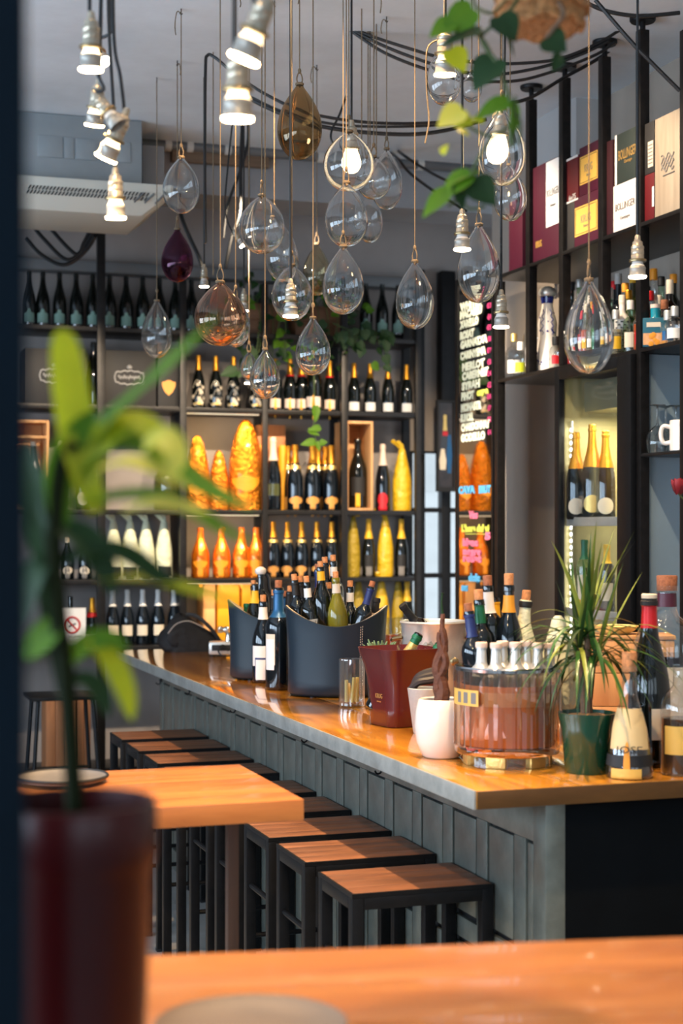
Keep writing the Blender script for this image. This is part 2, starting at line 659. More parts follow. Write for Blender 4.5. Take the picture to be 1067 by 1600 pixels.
def text_mesh(body, mat, size=.1, extrude=.0006, width=None, bold=0.0):
    """lettering as mesh: centred on the origin, in the XY plane, reading along +X"""
    cu = bpy.data.curves.new('lettering', 'FONT')
    cu.body = body
    cu.size = size
    cu.align_x = 'CENTER'
    cu.align_y = 'CENTER'
    cu.extrude = extrude
    cu.offset = bold
    cu.resolution_u = 2
    o = bpy.data.objects.new('lettering', cu)
    C.objects.link(o)
    dg = bpy.context.evaluated_depsgraph_get()
    me = bpy.data.meshes.new_from_object(o.evaluated_get(dg))
    bpy.data.objects.remove(o)
    bpy.data.curves.remove(cu)
    if width:
        xs = [v.co.x for v in me.vertices]
        w = max(xs) - min(xs)
        for v in me.vertices:
            v.co.x *= width / w
    me.materials.clear()
    me.materials.append(mat)
    return me


# normals of flat print: facing -Y, facing -X
ROT_NY = (PI / 2, 0, 0)
ROT_NX = (PI / 2, 0, -PI / 2)

# ================================================================== the setting
CEIL, BEAMY = 3.9, 8.75
struct('floor', box((-3.3, -2.9, -.12), (5.8, 10.5, 0)).mesh('floor', M_FLOOR))
struct('ceiling', box((-3.3, -2.9, CEIL), (5.8, 10.5, CEIL + .12)).mesh('ceiling', M_CEIL))
struct('beam', box((-3.18, BEAMY, 3.63), (5.6, BEAMY + .4, CEIL)).mesh('beam', M_BEAM))
struct('wall_left', box((-3.3, -2.9, 0), (-3.18, 10.5, CEIL)).mesh('wall_left', M_WALLL))
struct('wall_front', box((-3.18, -2.9, 0), (5.6, -2.75, CEIL)).mesh('wall_front', M_WALLL))
# back wall with an opening for the glazed screen
DX0, DX1, DZ1 = 3.86, 4.75, 2.285
struct('wall_back', MB().box((-3.18, 10.12, 0), (DX0, 10.3, CEIL)).box((DX1, 10.12, 0), (5.6, 10.3, CEIL))
       .box((DX0, 10.12, DZ1), (DX1, 10.3, CEIL)).mesh('wall_back', M_WALLD))
struct('wall_far_right', box((5.6, 7.9, 0), (5.75, 10.5, CEIL)).mesh('wall_far_right', M_WALLD))
RW = 3.76
struct('wall_right', box((RW, -2.9, 0), (RW + .15, 8.52, CEIL)).mesh('wall_right', M_WALLR))
p0, p1 = PX(900, 300, 3.62), PX(836, 300, 3.62)
struct('trim_column', box((3.62, p0.y, 3.06), (RW, p1.y, CEIL)).mesh('trim_column', M_WALLL))
# pale ledge along the top of the back wall
zl0, zl1 = PY(300, 434, 10.0).z, PY(300, 417, 10.0).z
struct('trim_ledge', box((-1, 9.98, zl0), (3.85, 10.118, zl1)).mesh('trim_ledge', M_PIPE, bevel=.008))
# dark painted door jamb that the camera looks past
jx = PD(44, 800, 1.15)
struct('trim_jamb', box((jx.x - .5, jx.y, 0), (jx.x, jx.y + .09, CEIL)).mesh('trim_jamb', M_JAMB, bevel=.008))

# glazed steel screen in the back wall: bars and panes
win = struct('window_1', box((DX0, 10.14, 0), (DX0 + .03, 10.22, DZ1)).mesh('window_1', M_BLACK))
for (a, b) in ((656, 663), (689, 703)):
    x0, x1 = PY(a, 800, 10.15).x, PY(b, 800, 10.15).x
    ob('window_bar', box((x0, 10.135, 0), (x1, 10.21, DZ1)).mesh('window_bar', M_BLACK, bevel=.004), win)
for v in (705, 797, 899, 1040):
    z = PY(690, v, 10.15).z
    ob('window_bar', box((DX0, 10.14, z - .016), (DX1, 10.2, z + .016)).mesh('window_bar', M_BLACK, bevel=.004), win)
xs = [DX0 + .03, PY(659, 800, 10.15).x, PY(696, 800, 10.15).x, DX1]
zs = [0.02] + [PY(690, v, 10.15).z for v in (1040, 899, 797, 705)]
for i in range(3):
    for j in range(4):
        ob('pane', box((xs[i], 10.165, zs[j]), (xs[i + 1], 10.175, zs[j + 1])).mesh('pane', M_PANE, smooth=0), win)
# pale stone facade across the street, seen through the screen
struct('wall_outside', box((3.0, 13.2, -.5), (6.6, 13.4, 2.6)).mesh('wall_outside', pm('pale_stone', S(236, 238, 236), .8, noise=(2.2, .08, (1, 1, 3)))))

# steel posts beside the screen
for (a, b, nm) in ((655, 664, 'trim_post'), (690, 712, 'trim_post')):
    x0, x1 = PY(a, 500, 10.02).x, PY(b, 500, 10.02).x
    struct(nm, box((x0, 10.02, PY(690, 705, 10.1).z - .02), (x1, 10.115, 3.5)).mesh(nm, M_BLACK, bevel=.006))

# ------------------------------------------------------------------ ceiling services
def cyl_between(a, b, r, n=10):
    return MB().tube([a, b], r, n)


yc = BEAMY - .04
a, b = PY(205, 222, yc), PY(1060, 250, yc)
t = thing('conduit_pipe', 'grey conduit pipe with white clips running under the ceiling along the beam', 'pipe', (a.x, yc, a.z))
ob('pipe', cyl_between((0, 0, 0), (2.9, 0, 0), .03).mesh('pipe', M_PIPE), t)
for u in (262, 296, 355, 500, 656):
    x = PY(u, 222, yc).x - a.x
    ob('clip', MB().tube([(x - .018, 0, 0), (x + .018, 0, 0)], .036, 10).box((x - .012, .02, -.015), (x + .012, .045, .015)).mesh('clip', M_TAPE), t)
a, b = PY(268, 243, yc), PY(700, 252, yc)
tag(ob('support_board', box((0, -.012, -.03), (PY(420, 243, yc).x - a.x, .035, .03)).mesh('support_board', M_BOARD, bevel=.004), loc=a),
    'raw wooden board fixed along the ceiling beam below the conduit pipe', 'board')

# ceiling cassette air conditioner
AY = 8.3
bl, br, tp, mid, bt = PY(-60, 240, AY).x, PY(222, 240, AY).x, PY(60, 197, AY).z, PY(60, 283, AY).z, PY(60, 331, AY).z
t = thing('air_conditioner', 'ceiling cassette air conditioner with bare metal casing and cream slotted grille', 'air conditioner', (0, AY, bt))
ob('casing', box((bl, 0, mid - bt), (br, .42, CEIL - .003 - bt)).mesh('casing', M_ACBOX, bevel=.006), t)
for (u0, u1) in ((58, 98), (100, 115), (118, 152), (180, 204)):
    x0, x1 = PY(u0, 240, AY).x, PY(u1, 240, AY).x
    ob('access_plate', box((x0, -.006, PY(80, 246, AY).z - bt), (x1, .0, PY(80, 213, AY).z - bt)).mesh('access_plate', M_ACBOX, bevel=.003), t)
gx0, gx1 = PY(-70, 300, AY).x, PY(258, 300, AY).x
h = mid - bt
rings = []
for (z, e) in ((h, 0), (h * .75, 0.0), (h * .45, -.02), (0, -.11)):
    rings.append([(gx0, -.12 - e * .6, z), (gx1 + e - .03, -.12 - e * .6, z), (gx1 + e, -.09 - e * .6, z), (gx1 + e, .5, z), (gx0, .5, z)])
gr = ob('grille', MB().loft(rings[::-1]).mesh('grille', M_AC, bevel=.004), t)
sl = MB()
for i in range(34):
    x = PY(30 + i * 5.6, 300, AY - .1).x
    for f_ in (.22, .36, .50, .64):
        yv = -.12 if f_ > .75 else (-.12 + .012 * (.75 - f_) / .3 if f_ > .45 else -.108 + .054 * (.45 - f_) / .45)
        xs_ = x + f_ * .06
        q0, q1, dx_ = h * (f_ - .058), h * (f_ + .058), .012
        yl, yu = yv - .0035 + .012 * (f_ < .45), yv - .0035 - .002
        sl.add([(xs_, yl, q0), (xs_ + .009, yl, q0), (xs_ + .009, yv + .02, q0), (xs_, yv + .02, q0), (xs_ + dx_, yu, q1), (xs_ + dx_ + .009, yu, q1), (xs_ + dx_ + .009, yv + .02, q1), (xs_ + dx_, yv + .02, q1)],
               [(3, 2, 1, 0), (4, 5, 6, 7), (0, 1, 5, 4), (1, 2, 6, 5), (2, 3, 7, 6), (3, 0, 4, 7)])
so = ob('slot', sl.mesh('slot', M_SLOT, smooth=0), gr)
so['kind'] = 'stuff'
for i in range(3):
    x = gx1 - .19 + i * .055
    ob('vane', MB().tube([(x, -.127, h * .35), (x + .05, -.127, h * .68)], .005, 6).mesh('vane', M_PIPE), gr)
x0, x1 = PY(224, 240, AY + .2).x, PY(258, 240, AY + .2).x
ob('pump_box', box((x0, .22, mid - bt + .01), (x1, .4, tp - bt)).mesh('pump_box', M_BEAM, bevel=.004), t)


def cable(name, label, pts, r=.006, group=None, k=6):
    P = smoothpts(pts, k)
    o0 = P[0].copy()
    o = ob(name, MB().tube([p - o0 for p in P], r, 6).mesh(name, M_CABLE), loc=o0)
    return tag(o, label, 'cable', group)


def pts(D, *uv):
    out = []
    for q in uv:
        out.append(PD(q[0], q[1], q[2] if len(q) > 2 else D))
    return out


G = 'black cables slung under the ceiling'
DC = 6.9
cable('cable', 'black cable drooping from the ceiling hook over the drops, uppermost of three', pts(DC, (548, 44), (590, 60), (640, 76), (690, 90), (760, 99), (830, 98), (880, 90), (937, 66), (1000, 28), (1066, 2)), .007, G)
cable('cable', 'black cable drooping from the ceiling hook over the drops, middle of three', pts(DC, (548, 46), (600, 72), (660, 95), (720, 112), (780, 116), (850, 104), (910, 84), (950, 64)), .007, G)
cable('cable', 'black cable drooping from the ceiling hook over the drops, lowest of three', pts(DC, (548, 48), (600, 82), (665, 108), (730, 124), (800, 127), (860, 113), (930, 86), (960, 66)), .007, G)
cable('cable', 'black cable rising from a ceiling hook and swooping behind the amber drop', pts(7.0, (321, 380), (320, 250), (321, 110), (324, 87), (336, 90), (370, 118), (420, 150), (480, 176), (560, 190), (640, 193), (720, 189)), .007, G)
cable('cable', 'black cable swagging from behind the twin bulbs to the pothos vine', pts(7.1, (385, 148), (430, 170), (480, 186), (540, 196), (620, 198), (690, 195), (730, 188)), .006, G)
cable('cable', 'lower black cable swagging behind the cluster of clear drops', pts(7.1, (385, 152), (440, 178), (490, 195), (560, 206), (640, 210), (700, 203), (760, 186)), .009, G)
cable('cable', 'thin black wire hooking down beside the cluster of clear drops', pts(7.0, (541, 150), (530, 180), (518, 205), (519, 222), (535, 240)), .005, G)
cable('cable', 'black cable crossing the wall diagonally behind the large clear drops', [PY(606, 236, BEAMY - .003)] + pts(8.6, (622, 248), (640, 270), (680, 300), (730, 330)), .008, G)
cable('cable', 'black cable crossing the wall above the pothos leaf tips', [PY(620, 234, BEAMY - .003)] + pts(8.6, (630, 242), (660, 262), (700, 283), (760, 300)), .008, G)
for i, (a_, b_) in enumerate((((60, 330), (150, 345)), ((45, 345), (152, 352)), ((40, 372), (153, 362)))):
    P = pts(8.9, a_, (a_[0] + 25, a_[1] + 34 - 4 * i), (a_[0] + 60, 398 + 8 * i), (132, 378 + 8 * i), b_) + [PY(157, 348 + 5 * i, 9.684)]
    cable('cable', 'black cable looping under the air conditioner, %s of three' % ordn(i), P, .012, 'cable loops under the air conditioner')
cable('cable', 'black cable running down behind the violet drop to the bottle shelf', pts(8.9, (279, 302, 9.03), (283, 336), (296, 370), (310, 400), (318, 424)), .012, G)
cable('cable', 'thick black cable bundle dropping from the ceiling behind the twin bulbs', pts(8.2, (378, 120), (379, 180), (376, 260), (375, 330), (362, 370), (352, 420)), .010, G)
cable('cable', 'black cable climbing beside the twin bulbs in a slack curve', pts(8.2, (384, 150), (388, 215), (377, 262), (356, 320), (349, 372)), .008, G)
cable('cable', 'straight black cable crossing diagonally in front of the rack posts', pts(6.0, (930, 0), (985, 64), (1020, 100), (1062, 142)), .008, G)
cable('cable', 'black cable sagging between the wicker basket and the tallest rack post', pts(6.2, (915, 4), (950, 18), (1000, 25), (1062, 20)), .008, G)
cable('cable', 'black cable running along the tops of the rack posts', pts(7.2, (795, 162), (830, 152), (880, 122), (940, 88), (1000, 40), (1062, 6)), .009, G)

# ================================================================== the back shelf unit
SY0, SY1 = 9.70, 10.08
def SZ(v, u=450):
    return PY(u, v, SY0).z


SHZ = {0: SZ(508, 100), 1: SZ(640), 2: SZ(797), 3: SZ(903), 4: SZ(1004), 5: .30}
sx0, sx1 = -.2, PY(657, 700, SY0).x
unit = thing('bottle_shelf_unit', 'tall black steel shelf unit packed with champagne bottles on the back wall', 'shelf unit', (0, SY0, 0))
for k, z in SHZ.items():
    ob('shelf', box((sx0, 0, z - .03), (sx1, SY1 - SY0, z)).mesh('shelf', M_SHELF, bevel=.003), unit)
for u, w, top in ((158, .05, 3.68), (286, .042, 3.36), (414, .035, 3.3), (538, .042, 3.36), (653, .036, 3.36)):
    x = PY(u, 700, SY0).x
    ob('post', box((x - w / 2, -.012, 0), (x + w / 2, .03, top)).mesh('post', M_SHELF, bevel=.003), unit)
for u in (402, 520, 632):
    x = PY(u, 700, SY1).x
    ob('post', box((x - .025, SY1 - SY0 - .04, 0), (x + .025, SY1 - SY0, 3.3)).mesh('post', M_BLACKM, bevel=.003), unit)
x = PY(287, 700, SY0).x
ob('divider', box((x - .012, .03, SHZ[4] - .3), (x + .012, .34, SHZ[1])).mesh('divider', M_SHELF, bevel=.003), unit)

xa, xb = PY(294, 700, SY0).x, PY(408, 700, SY0).x
for k in (1, 2, 3):  # glowing strips added under the shelves to brighten the amber bottles
    z = SHZ[k] - .03
    s_ = ob('light_strip', box((xa, .05, z - .008), (xb, .062, z - .0005)).mesh('light_strip', emit('added_warm_strip', (1, .72, .36), .8), smooth=0), unit)
    area('added_strip_light', ((xa + xb) / 2, SY0 + .056, z - .01), (0, .35, -1), xb - xa, .02, (3.2, 2.6, 1.3)[k - 1], (1, .70, .36))

# ------------------------------------------------------------------ bottle kits
CHAMP = [(0, 0), (.86, 0), (.97, .012), (1, .03), (1, .40), (.975, .46), (.90, .53), (.76, .605), (.60, .675), (.46, .745), (.375, .82), (.34, .90), (.34, .925), (.39, .93), (.39, .955), (.34, .96), (.35, .992), (.28, 1), (0, 1)]
BORD = [(0, 0), (.9, 0), (.98, .012), (1, .03), (1, .60), (.975, .64), (.86, .685), (.64, .72), (.47, .75), (.395, .785), (.37, .94), (.42, .945), (.42, .98), (.38, 1), (0, 1)]
BURGU = [(0, 0), (.9, 0), (.98, .012), (1, .03), (1, .48), (.965, .54), (.86, .61), (.70, .675), (.53, .74), (.42, .80), (.37, .87), (.36, .94), (.41, .945), (.41, .98), (.37, 1), (0, 1)]
CONE = [(0, 0), (.94, 0), (1, .02), (.985, .06), (.88, .25), (.72, .42), (.52, .56), (.36, .66), (.30, .72), (.29, .88), (.33, .885), (.33, .93), (0, .93)]
WRAP = [(0, 0), (.95, 0), (1, .04), (1.02, .35), (.97, .5), (.80, .66), (.58, .80), (.44, .90), (.36, .96), (.18, 1), (0, 1)]
SQUAT = [(0, 0), (.92, 0), (1, .02), (1, .58), (.95, .64), (.78, .71), (.50, .76), (.36, .79), (.34, .93), (.38, .935), (.38, .97), (0, .97)]
JUG = [(0, 0), (.9, 0), (1, .03), (1.0, .46), (.93, .58), (.7, .70), (.4, .78), (.25, .83), (.22, .94), (.26, .945), (.26, .99), (0, .99)]
DEMI = [(0, 0), (.94, 0), (1, .02), (1, .60), (.96, .66), (.82, .715), (.58, .755), (.36, .79), (.29, .83), (.275, .93), (.33, .935), (.33, .97), (0, .97)]


def rad_at(prof, z):
    best = prof[1]
    for (r0, z0), (r1, z1) in zip(prof[1:], prof[2:]):
        if z0 <= z <= z1 and z1 > z0:
            return r0 + (r1 - r0) * (z - z0) / (z1 - z0)
    return prof[-2][0]


def clip(prof, z0, z1=2):
    out = [(rad_at(prof, z0), z0)] + [p for p in prof if z0 < p[1] < z1 and p[0] > 0]
    if z1 <= 1:
        out.append((rad_at(prof, z1), z1))
    return out


def outline(kind, w, h):
    """closed outline in the plane, width w and height h about the origin"""
    P = []
    if kind == 'rect':
        for (x, y) in ((-1, -1), (-.33, -1), (.33, -1), (1, -1), (1, 0), (1, 1), (.33, 1), (-.33, 1), (-1, 1), (-1, 0)):
            P.append((x * w / 2, y * h / 2))
    elif kind == 'oval':
        for i in range(18):
            a = 2 * PI * i / 18
            P.append((math.cos(a) * w / 2, math.sin(a) * h / 2))
    elif kind == 'arch':
        P = [(-w / 2, -h / 2), (-w / 6, -h / 2), (w / 6, -h / 2), (w / 2, -h / 2), (w / 2, h * .16), (w * .34, h * .22), (w * .2, h * .26), (w * .12, h * .5), (-w * .12, h * .5), (-w * .2, h * .26), (-w * .34, h * .22), (-w / 2, h * .16)]
    elif kind == 'shield':
        P = [(0, -h / 2), (w * .3, -h * .25), (w * .48, h * .1), (w * .5, h * .38), (w * .3, h * .42), (w * .12, h * .5), (-w * .12, h * .5), (-w * .3, h * .42), (-w * .5, h * .38), (-w * .48, h * .1), (-w * .3, -h * .25)]
    elif kind == 'ribbon':
        for i in range(9):
            x = -w / 2 + w * i / 8
            P.append((x, -h / 2 + .28 * h * math.sin(PI * i / 8)))
        for i in range(9):
            x = w / 2 - w * i / 8
            P.append((x, h / 2 - .1 * h + .3 * h * math.sin(PI * i / 8)))
    Q = []
    for i, a in enumerate(P):
        b = P[(i + 1) % len(P)]
        k = max(1, math.ceil(math.hypot(b[0] - a[0], b[1] - a[1]) / (max(w, h) / 9)))
        Q += [(a[0] + (b[0] - a[0]) * j / k, a[1] + (b[1] - a[1]) * j / k) for j in range(k)]
    return Q


def label_mesh(prof, R, H, kind, w, zc, h, mat, off=.0012, a0=0):
    """patch hugging the bottle: width w, height h (metres), centred at height zc facing -Y"""
    P = outline(kind, w, h)
    v, f = [], []
    n = len(P)
    for q in (1, .8, .55, .28):
        for (x, y) in P:
            z = zc + y * q
            r = rad_at(prof, z / H) * R + off
            a = x * q / r + a0
            v.append((r * math.sin(a), -r * math.cos(a), z))
    r = rad_at(prof, zc / H) * R + off
    v.append((r * math.sin(a0), -r * math.cos(a0), zc))
    for k in range(3):
        for i in range(n):
            j = (i + 1) % n
            f.append((k * n + i, k * n + j, (k + 1) * n + j, (k + 1) * n + i))
    for i in range(n):
        f.append((3 * n + i, 3 * n + (i + 1) % n, 4 * n))
    return MB().add(v, f).mesh('label', mat, smooth=1.5)


def kit(prof, R, H, gl, foil=None, labels=(), cork=None, cap=None, n=20, liquid=None, extra=(), bands=()):
    """-> list of (part name, mesh, [sub-parts])"""
    K = []
    body = MB().lathe([(r * R, z * H) for r, z in prof], n).mesh('glass_body', gl)
    K.append(('glass_body', body, []))
    if liquid:
        zt = liquid[1]
        lp = [(0, .012 * H)] + [(max(r * R - .003, .002), max(z * H, .012 * H)) for r, z in clip(prof, .02, zt)] + [(0, zt * H)]
        K.append(('liquid', MB().lathe(lp, n).mesh('liquid', liquid[0]), []))
    if foil:
        fm, z0 = foil[0], foil[1]
        z1 = foil[2] if len(foil) > 2 else 2
        pr = [(r * R + .0009, z * H) for r, z in clip(prof, z0, z1)]
        if z1 > 1:
            pr += [(.0, H + .0012)]
        K.append(('foil', MB().lathe(pr, n).mesh('foil', fm), []))
    for (bm_, z0, z1) in bands:
        pr = [(r * R + .0014, z * H) for r, z in clip(prof, z0, z1)]
        K.append(('band', MB().lathe(pr, n).mesh('band', bm_), []))
    for L in labels:
        K.append(('label', label_mesh(prof, R, H, *L), []))
    if cork:
        cm, cr, ch = cork
        K.append(('cork', MB().lathe([(0, -.015), (cr * .95, -.015), (cr, ch * .9), (cr * .93, ch), (0, ch)], 12, Matrix.Translation((0, 0, H * (prof[-1][1])))).mesh('cork', cm), []))
    if cap:
        cm, cr, ch = cap
        K.append(('cap', MB().lathe([(cr, -ch * .55), (cr * 1.02, 0), (cr, ch * .35), (cr * .9, ch * .45), (0, ch * .45)], 16, Matrix.Translation((0, 0, H * prof[-1][1]))).mesh('cap', cm), []))
    K += list(extra)
    return K


def place(K, name, label, cat, loc, rz=None, group=None, quat=None):
    if rz is None:
        rz = face(loc)
    t = thing(name, label, cat, loc, rz, group, quat)
    for (nm, me, subs) in K:
        o = ob(nm, me, t)
        if nm in ('blue_pattern', 'flower_print', 'lattice', 'fruit_print'):
            o['kind'] = 'stuff'
        for (sn, sm) in subs:
            ob(sn, sm, o)
    return t


def row(K, name, desc, cat, us, z, group, Y=9.84, jit=.0, of=None, start=0, jx=.15):
    for i, u in enumerate(us):
        p = PY(u, 800, Y)
        dy = random.uniform(-jit, jit)
        lab = desc.replace('{n}', ordn(i + start))
        place(K, name, lab, cat, (p.x, Y + dy, z), face(p) + random.uniform(-jx, jx), group)


# row 0: dark bottles with mint labels high under the ledge
Hx = (PY(100, 426, 9.84).z - SHZ[0])
kd = kit(CHAMP, .043, Hx, M_DARKG, labels=[('arch', .068, Hx * .19, Hx * .24, M_MINT)])
row(kd, 'champagne_bottle', 'black bottle with mint label on the highest shelf, {n} from the dark jamb', 'bottle',
    [45, 67, 93, 119, 145, 171, 197, 223, 249, 274, 299, 325], SHZ[0], 'black bottles with mint labels on the highest shelf', jx=.05)
row(kd, 'champagne_bottle', 'black bottle with mint label on the highest shelf, {n} after the hanging ivy', 'bottle',
    [572, 597, 622], SZ(521, 600), 'black bottles with mint labels on the highest shelf', jx=.05)

# row 1: presentation boxes, then champagne
def shelfbox(u0, u1, v0, z, Y, dep, mat, name, label, cat='box', decor=None):
    x0, x1 = PY(u0, 600, Y).x, PY(u1, 600, Y).x
    zt = PY((u0 + u1) / 2, v0, Y).z
    t = thing(name, label, cat, ((x0 + x1) / 2, Y, z))
    w, h = x1 - x0, zt - z
    ob('carton', box((-w / 2, 0, 0), (w / 2, dep, h)).mesh('carton', mat, bevel=.003), t)
    if decor:
        decor(t, w, h)
    return t


def crest(t, w, h):
    c = ob('crest', MB().add([(x, -.0015, y) for x, y in outline('oval', .15, .05)], [tuple(range(len(outline('oval', .15, .05))))]).mesh('crest', M_BOXBLK, smooth=0), t, (0, 0, h * .52))
    # scrolled crest: two swags, a small crown and a line of lettering, flat print
    m = MB()
    for yy, bow in ((.028, .012), (-.032, -.012)):
        P = [(-.085 + .17 * i / 12, -.0022, yy + bow * math.sin(PI * i / 12) + .004 * math.sin(i * 2.1)) for i in range(13)]
        m.tube(P, .0045, 5)
    for q in (-.085, .085):
        m.tube([(q, -.0022, .028), (q * 1.09, -.0022, 0), (q, -.0022, -.032)], .004, 5)
    m.lathe([(0, 0), (.014, .004), (.018, .016), (.008, .024), (0, .028)], 8, Matrix.Translation((0, -.003, .05)))
    ob('print', m.mesh('print', M_CERAMG), c)
    w_ = MB().tube([(-.07 + .14 * i / 40, -.0025, .011 * math.sin(i * 1.25) * (1 + .4 * math.sin(i * .7))) for i in range(41)], .0032, 4)
    ob('scroll', w_.mesh('scroll', M_CERAMG), c)


shelfbox(38, 133, 545, SHZ[1], 9.75, .28, M_BOXBLK, 'gift_box', 'wide black presentation box with silver crest beside the dark jamb', decor=crest)
shelfbox(160, 244, 548, SHZ[1], 9.75, .28, M_BOXBLK, 'gift_box', 'black presentation box with silver crest next to the shield box', decor=crest)


def shield(t, w, h):
    ob('emblem', MB().add([(x, -.002, y) for x, y in outline('shield', .085, .095)], [tuple(range(len(outline('shield', .085, .095))))]).mesh('emblem', M_TANL, smooth=0), t, (0, 0, h * .33))


shelfbox(247, 280, 545, SHZ[1], 9.75, .16, M_BOXBLK, 'gift_box', 'slim black bottle box with a bare tan shield emblem', decor=shield)
kdark = kit(CHAMP, .05, .40, M_DARKG)
place(kdark, 'champagne_bottle', 'unlabelled dark tall bottle standing between the two crested boxes', 'bottle', (PY(147, 600, 9.84).x, 9.86, SHZ[1]))

Hf = PY(330, 556, 9.84).z - SHZ[1]
flw = []
fm = MB()
random.seed(3)
for i in range(11):
    zz = random.uniform(.10, .52) * Hf
    aa = random.uniform(-.9, .9)
    r = rad_at(CHAMP, zz / Hf) * .042 + .0012
    ctr = Vector((r * math.sin(aa), -r * math.cos(aa), zz))
    M = Matrix.Translation(ctr) @ Matrix.Rotation(aa, 4, 'Z') @ Matrix.Rotation(PI / 2, 4, 'X')
    k = random.uniform(.008, .0135)
    fm.add([(k * (1 + .35 * math.cos(5 * a * 2 * PI / 20)) * math.cos(a * 2 * PI / 20), k * (1 + .35 * math.cos(5 * a * 2 * PI / 20)) * math.sin(a * 2 * PI / 20), 0) for a in range(20)], [tuple(range(20))], M)
for i in range(3):
    fm.tube([(.043 * math.sin(q) * 1.03, -.043 * math.cos(q) * 1.03, .05 + .05 * i + .03 * math.sin(q * 3 + i)) for q in [-.9 + 1.8 * j / 8 for j in range(9)]], .0016, 4)
flower_me = fm.mesh('flower_print', M_CREAM, smooth=0)
kf = kit(CHAMP, .042, Hf, M_DARKG, (M_GOLD, .72), extra=[('flower_print', flower_me, [])], labels=[('ribbon', .06, .03, .018, M_GOLDP)])
row(kf, 'champagne_bottle', 'gold-necked champagne bottle painted with cream flowers, {n} from the crested boxes', 'bottle',
    [310, 337, 365, 400], SHZ[1], 'flower painted champagne bottles')
kw = kit(CHAMP, .043, Hf * .99, M_DARKG, (M_GOLD, .70), [('rect', .075, .048, .058, M_PINKW), ('oval', .016, .016, .135, M_GOLD)], bands=[(M_REDF, .665, .70)])
kw2 = kit(CHAMP, .055, Hf * 1.15, M_DARKG, (M_GOLD, .76), [('rect', .098, .058, .066, M_PINKW), ('oval', .022, .022, .165, M_GOLD)])
row(kw, 'champagne_bottle', 'gold-necked champagne bottle with pink-white label beneath the ivy, {n} of its row', 'bottle', [430, 453, 471, 515], SHZ[1], 'champagne bottles with blank pale labels')
place(kw2, 'champagne_bottle', 'fatter champagne bottle with wide pale label under the hanging clear drop', 'bottle', (PY(487, 600, 9.84).x, 9.80, SHZ[1]))
ks = kit(CHAMP, .042, Hf * .96, M_DARKG, (M_GOLD, .70), [('rect', .072, .040, .055, M_WHITE)],
         extra=[('lettering', None, [])] if 0 else ())
row(ks, 'champagne_bottle', 'gold-necked bottle with silver-white label at the shelf end, {n} after the middle upright', 'bottle', [553, 578, 606, 635], SHZ[1], 'gold-necked bottles at the shelf end')

# row 2
def crate_with_bottle(u0, u1, v0, z, Y, dep, name, label, mat, bars=()):
    x0, x1 = PY(u0, 700, Y).x, PY(u1, 700, Y).x
    zt = PY((u0 + u1) / 2, v0, Y).z
    w, h = x1 - x0, zt - z
    t = thing(name, label, 'crate', ((x0 + x1) / 2, Y, z))
    th = .016
    ob('side_board', box((-w / 2, 0, 0), (-w / 2 + th, dep, h)).mesh('side_board', mat, bevel=.002), t)
    ob('side_board', box((w / 2 - th, 0, 0), (w / 2, dep, h)).mesh('side_board', mat, bevel=.002), t)
    ob('bottom_board', box((-w / 2 + th, 0, 0), (w / 2 - th, dep, th)).mesh('bottom_board', mat, bevel=.002), t)
    ob('top_board', box((-w / 2 + th, 0, h - th), (w / 2 - th, dep, h)).mesh('top_board', mat, bevel=.002), t)
    ob('back_board', box((-w / 2 + th, dep - .01, th), (w / 2 - th, dep, h - th)).mesh('back_board', mat, bevel=.002), t)
    for f in bars:
        ob('cross_bar', box((-w / 2 + th, 0, h * f - .008), (w / 2 - th, .12, h * f + .008)).mesh('cross_bar', mat, bevel=.002), t)
    return t


crate_with_bottle(14, 77, 656, SHZ[2], 9.72, .22, 'wine_crate', 'narrow upright pine crate holding one bottle beside the dark jamb', M_CRATE, (.81,))
Hb = PY(55, 690, 9.83).z - SHZ[2] - .017
kj = kit(CHAMP, .052, Hb, M_DARKG, (M_CREAM, .93), [('oval', .10, .085, .10, M_PINKW), ('oval', .055, .065, .17, M_GREYINK)])
place(kj, 'champagne_bottle', 'dark bottle with round cream label inside the narrow pine crate', 'bottle', (PY(52, 700, 9.82).x, 9.83, SHZ[2] + .016))
kj2 = kit(CHAMP, .046, Hb * .88, M_DARKG, (M_CREAM, .92), [('oval', .08, .07, .08, M_CREAM)])
place(kj2, 'champagne_bottle', 'dark bottle with oval cream label on the shelf behind the leaves', 'bottle', (PY(130, 700, 9.83).x, 9.83, SHZ[2]))
kwr = kit(WRAP, .045, .42, M_CREAMW)
place(kwr, 'wrapped_bottle', 'single bottle in cream paper beside the narrow pine crate', 'bottle', (PY(96, 700, 9.83).x, 9.84, SHZ[2]))
kjug = kit(JUG, .085, .36, M_OLIVEG, cap=(M_ORANGE, .024, .05))
place(kjug, 'demijohn', 'round green jug with an orange stopper behind the plant leaves', 'bottle', (PY(263, 700, 9.83).x, 9.86, SHZ[2]))

CEL = [(0, 0), (.97, 0), (1, .03), (1, .40), (.98, .5), (.90, .62), (.76, .74), (.58, .85), (.42, .93), (.25, .98), (0, 1)]
for u, v0, R, d in ((308, 680, .078, 'medium bottle in crinkled amber cellophane next to the tiny one'), (342, 703, .062, 'small bottle in crinkled amber cellophane between two bigger ones'),
                    (384, 655, .112, 'giant bottle in crinkled amber cellophane, tallest of the shelf')):
    Hh = PY(u, v0, 9.86).z - SHZ[2]
    k = kit(CEL, R, Hh, M_ORNG, labels=[('shield', R * 1.75, Hh * .28, Hh * .17, M_ORANGE)], n=28)
    place(k, 'wrapped_bottle', d, 'bottle', (PY(u, 700, 9.86).x, 9.86, SHZ[2]), None, 'bottles in amber cellophane')
shelfbox(402, 446, 664, SHZ[2], 9.95, .06, M_CRATED, 'wooden_box', 'flat brown wooden wine box leaning upright behind the labelled bottles')
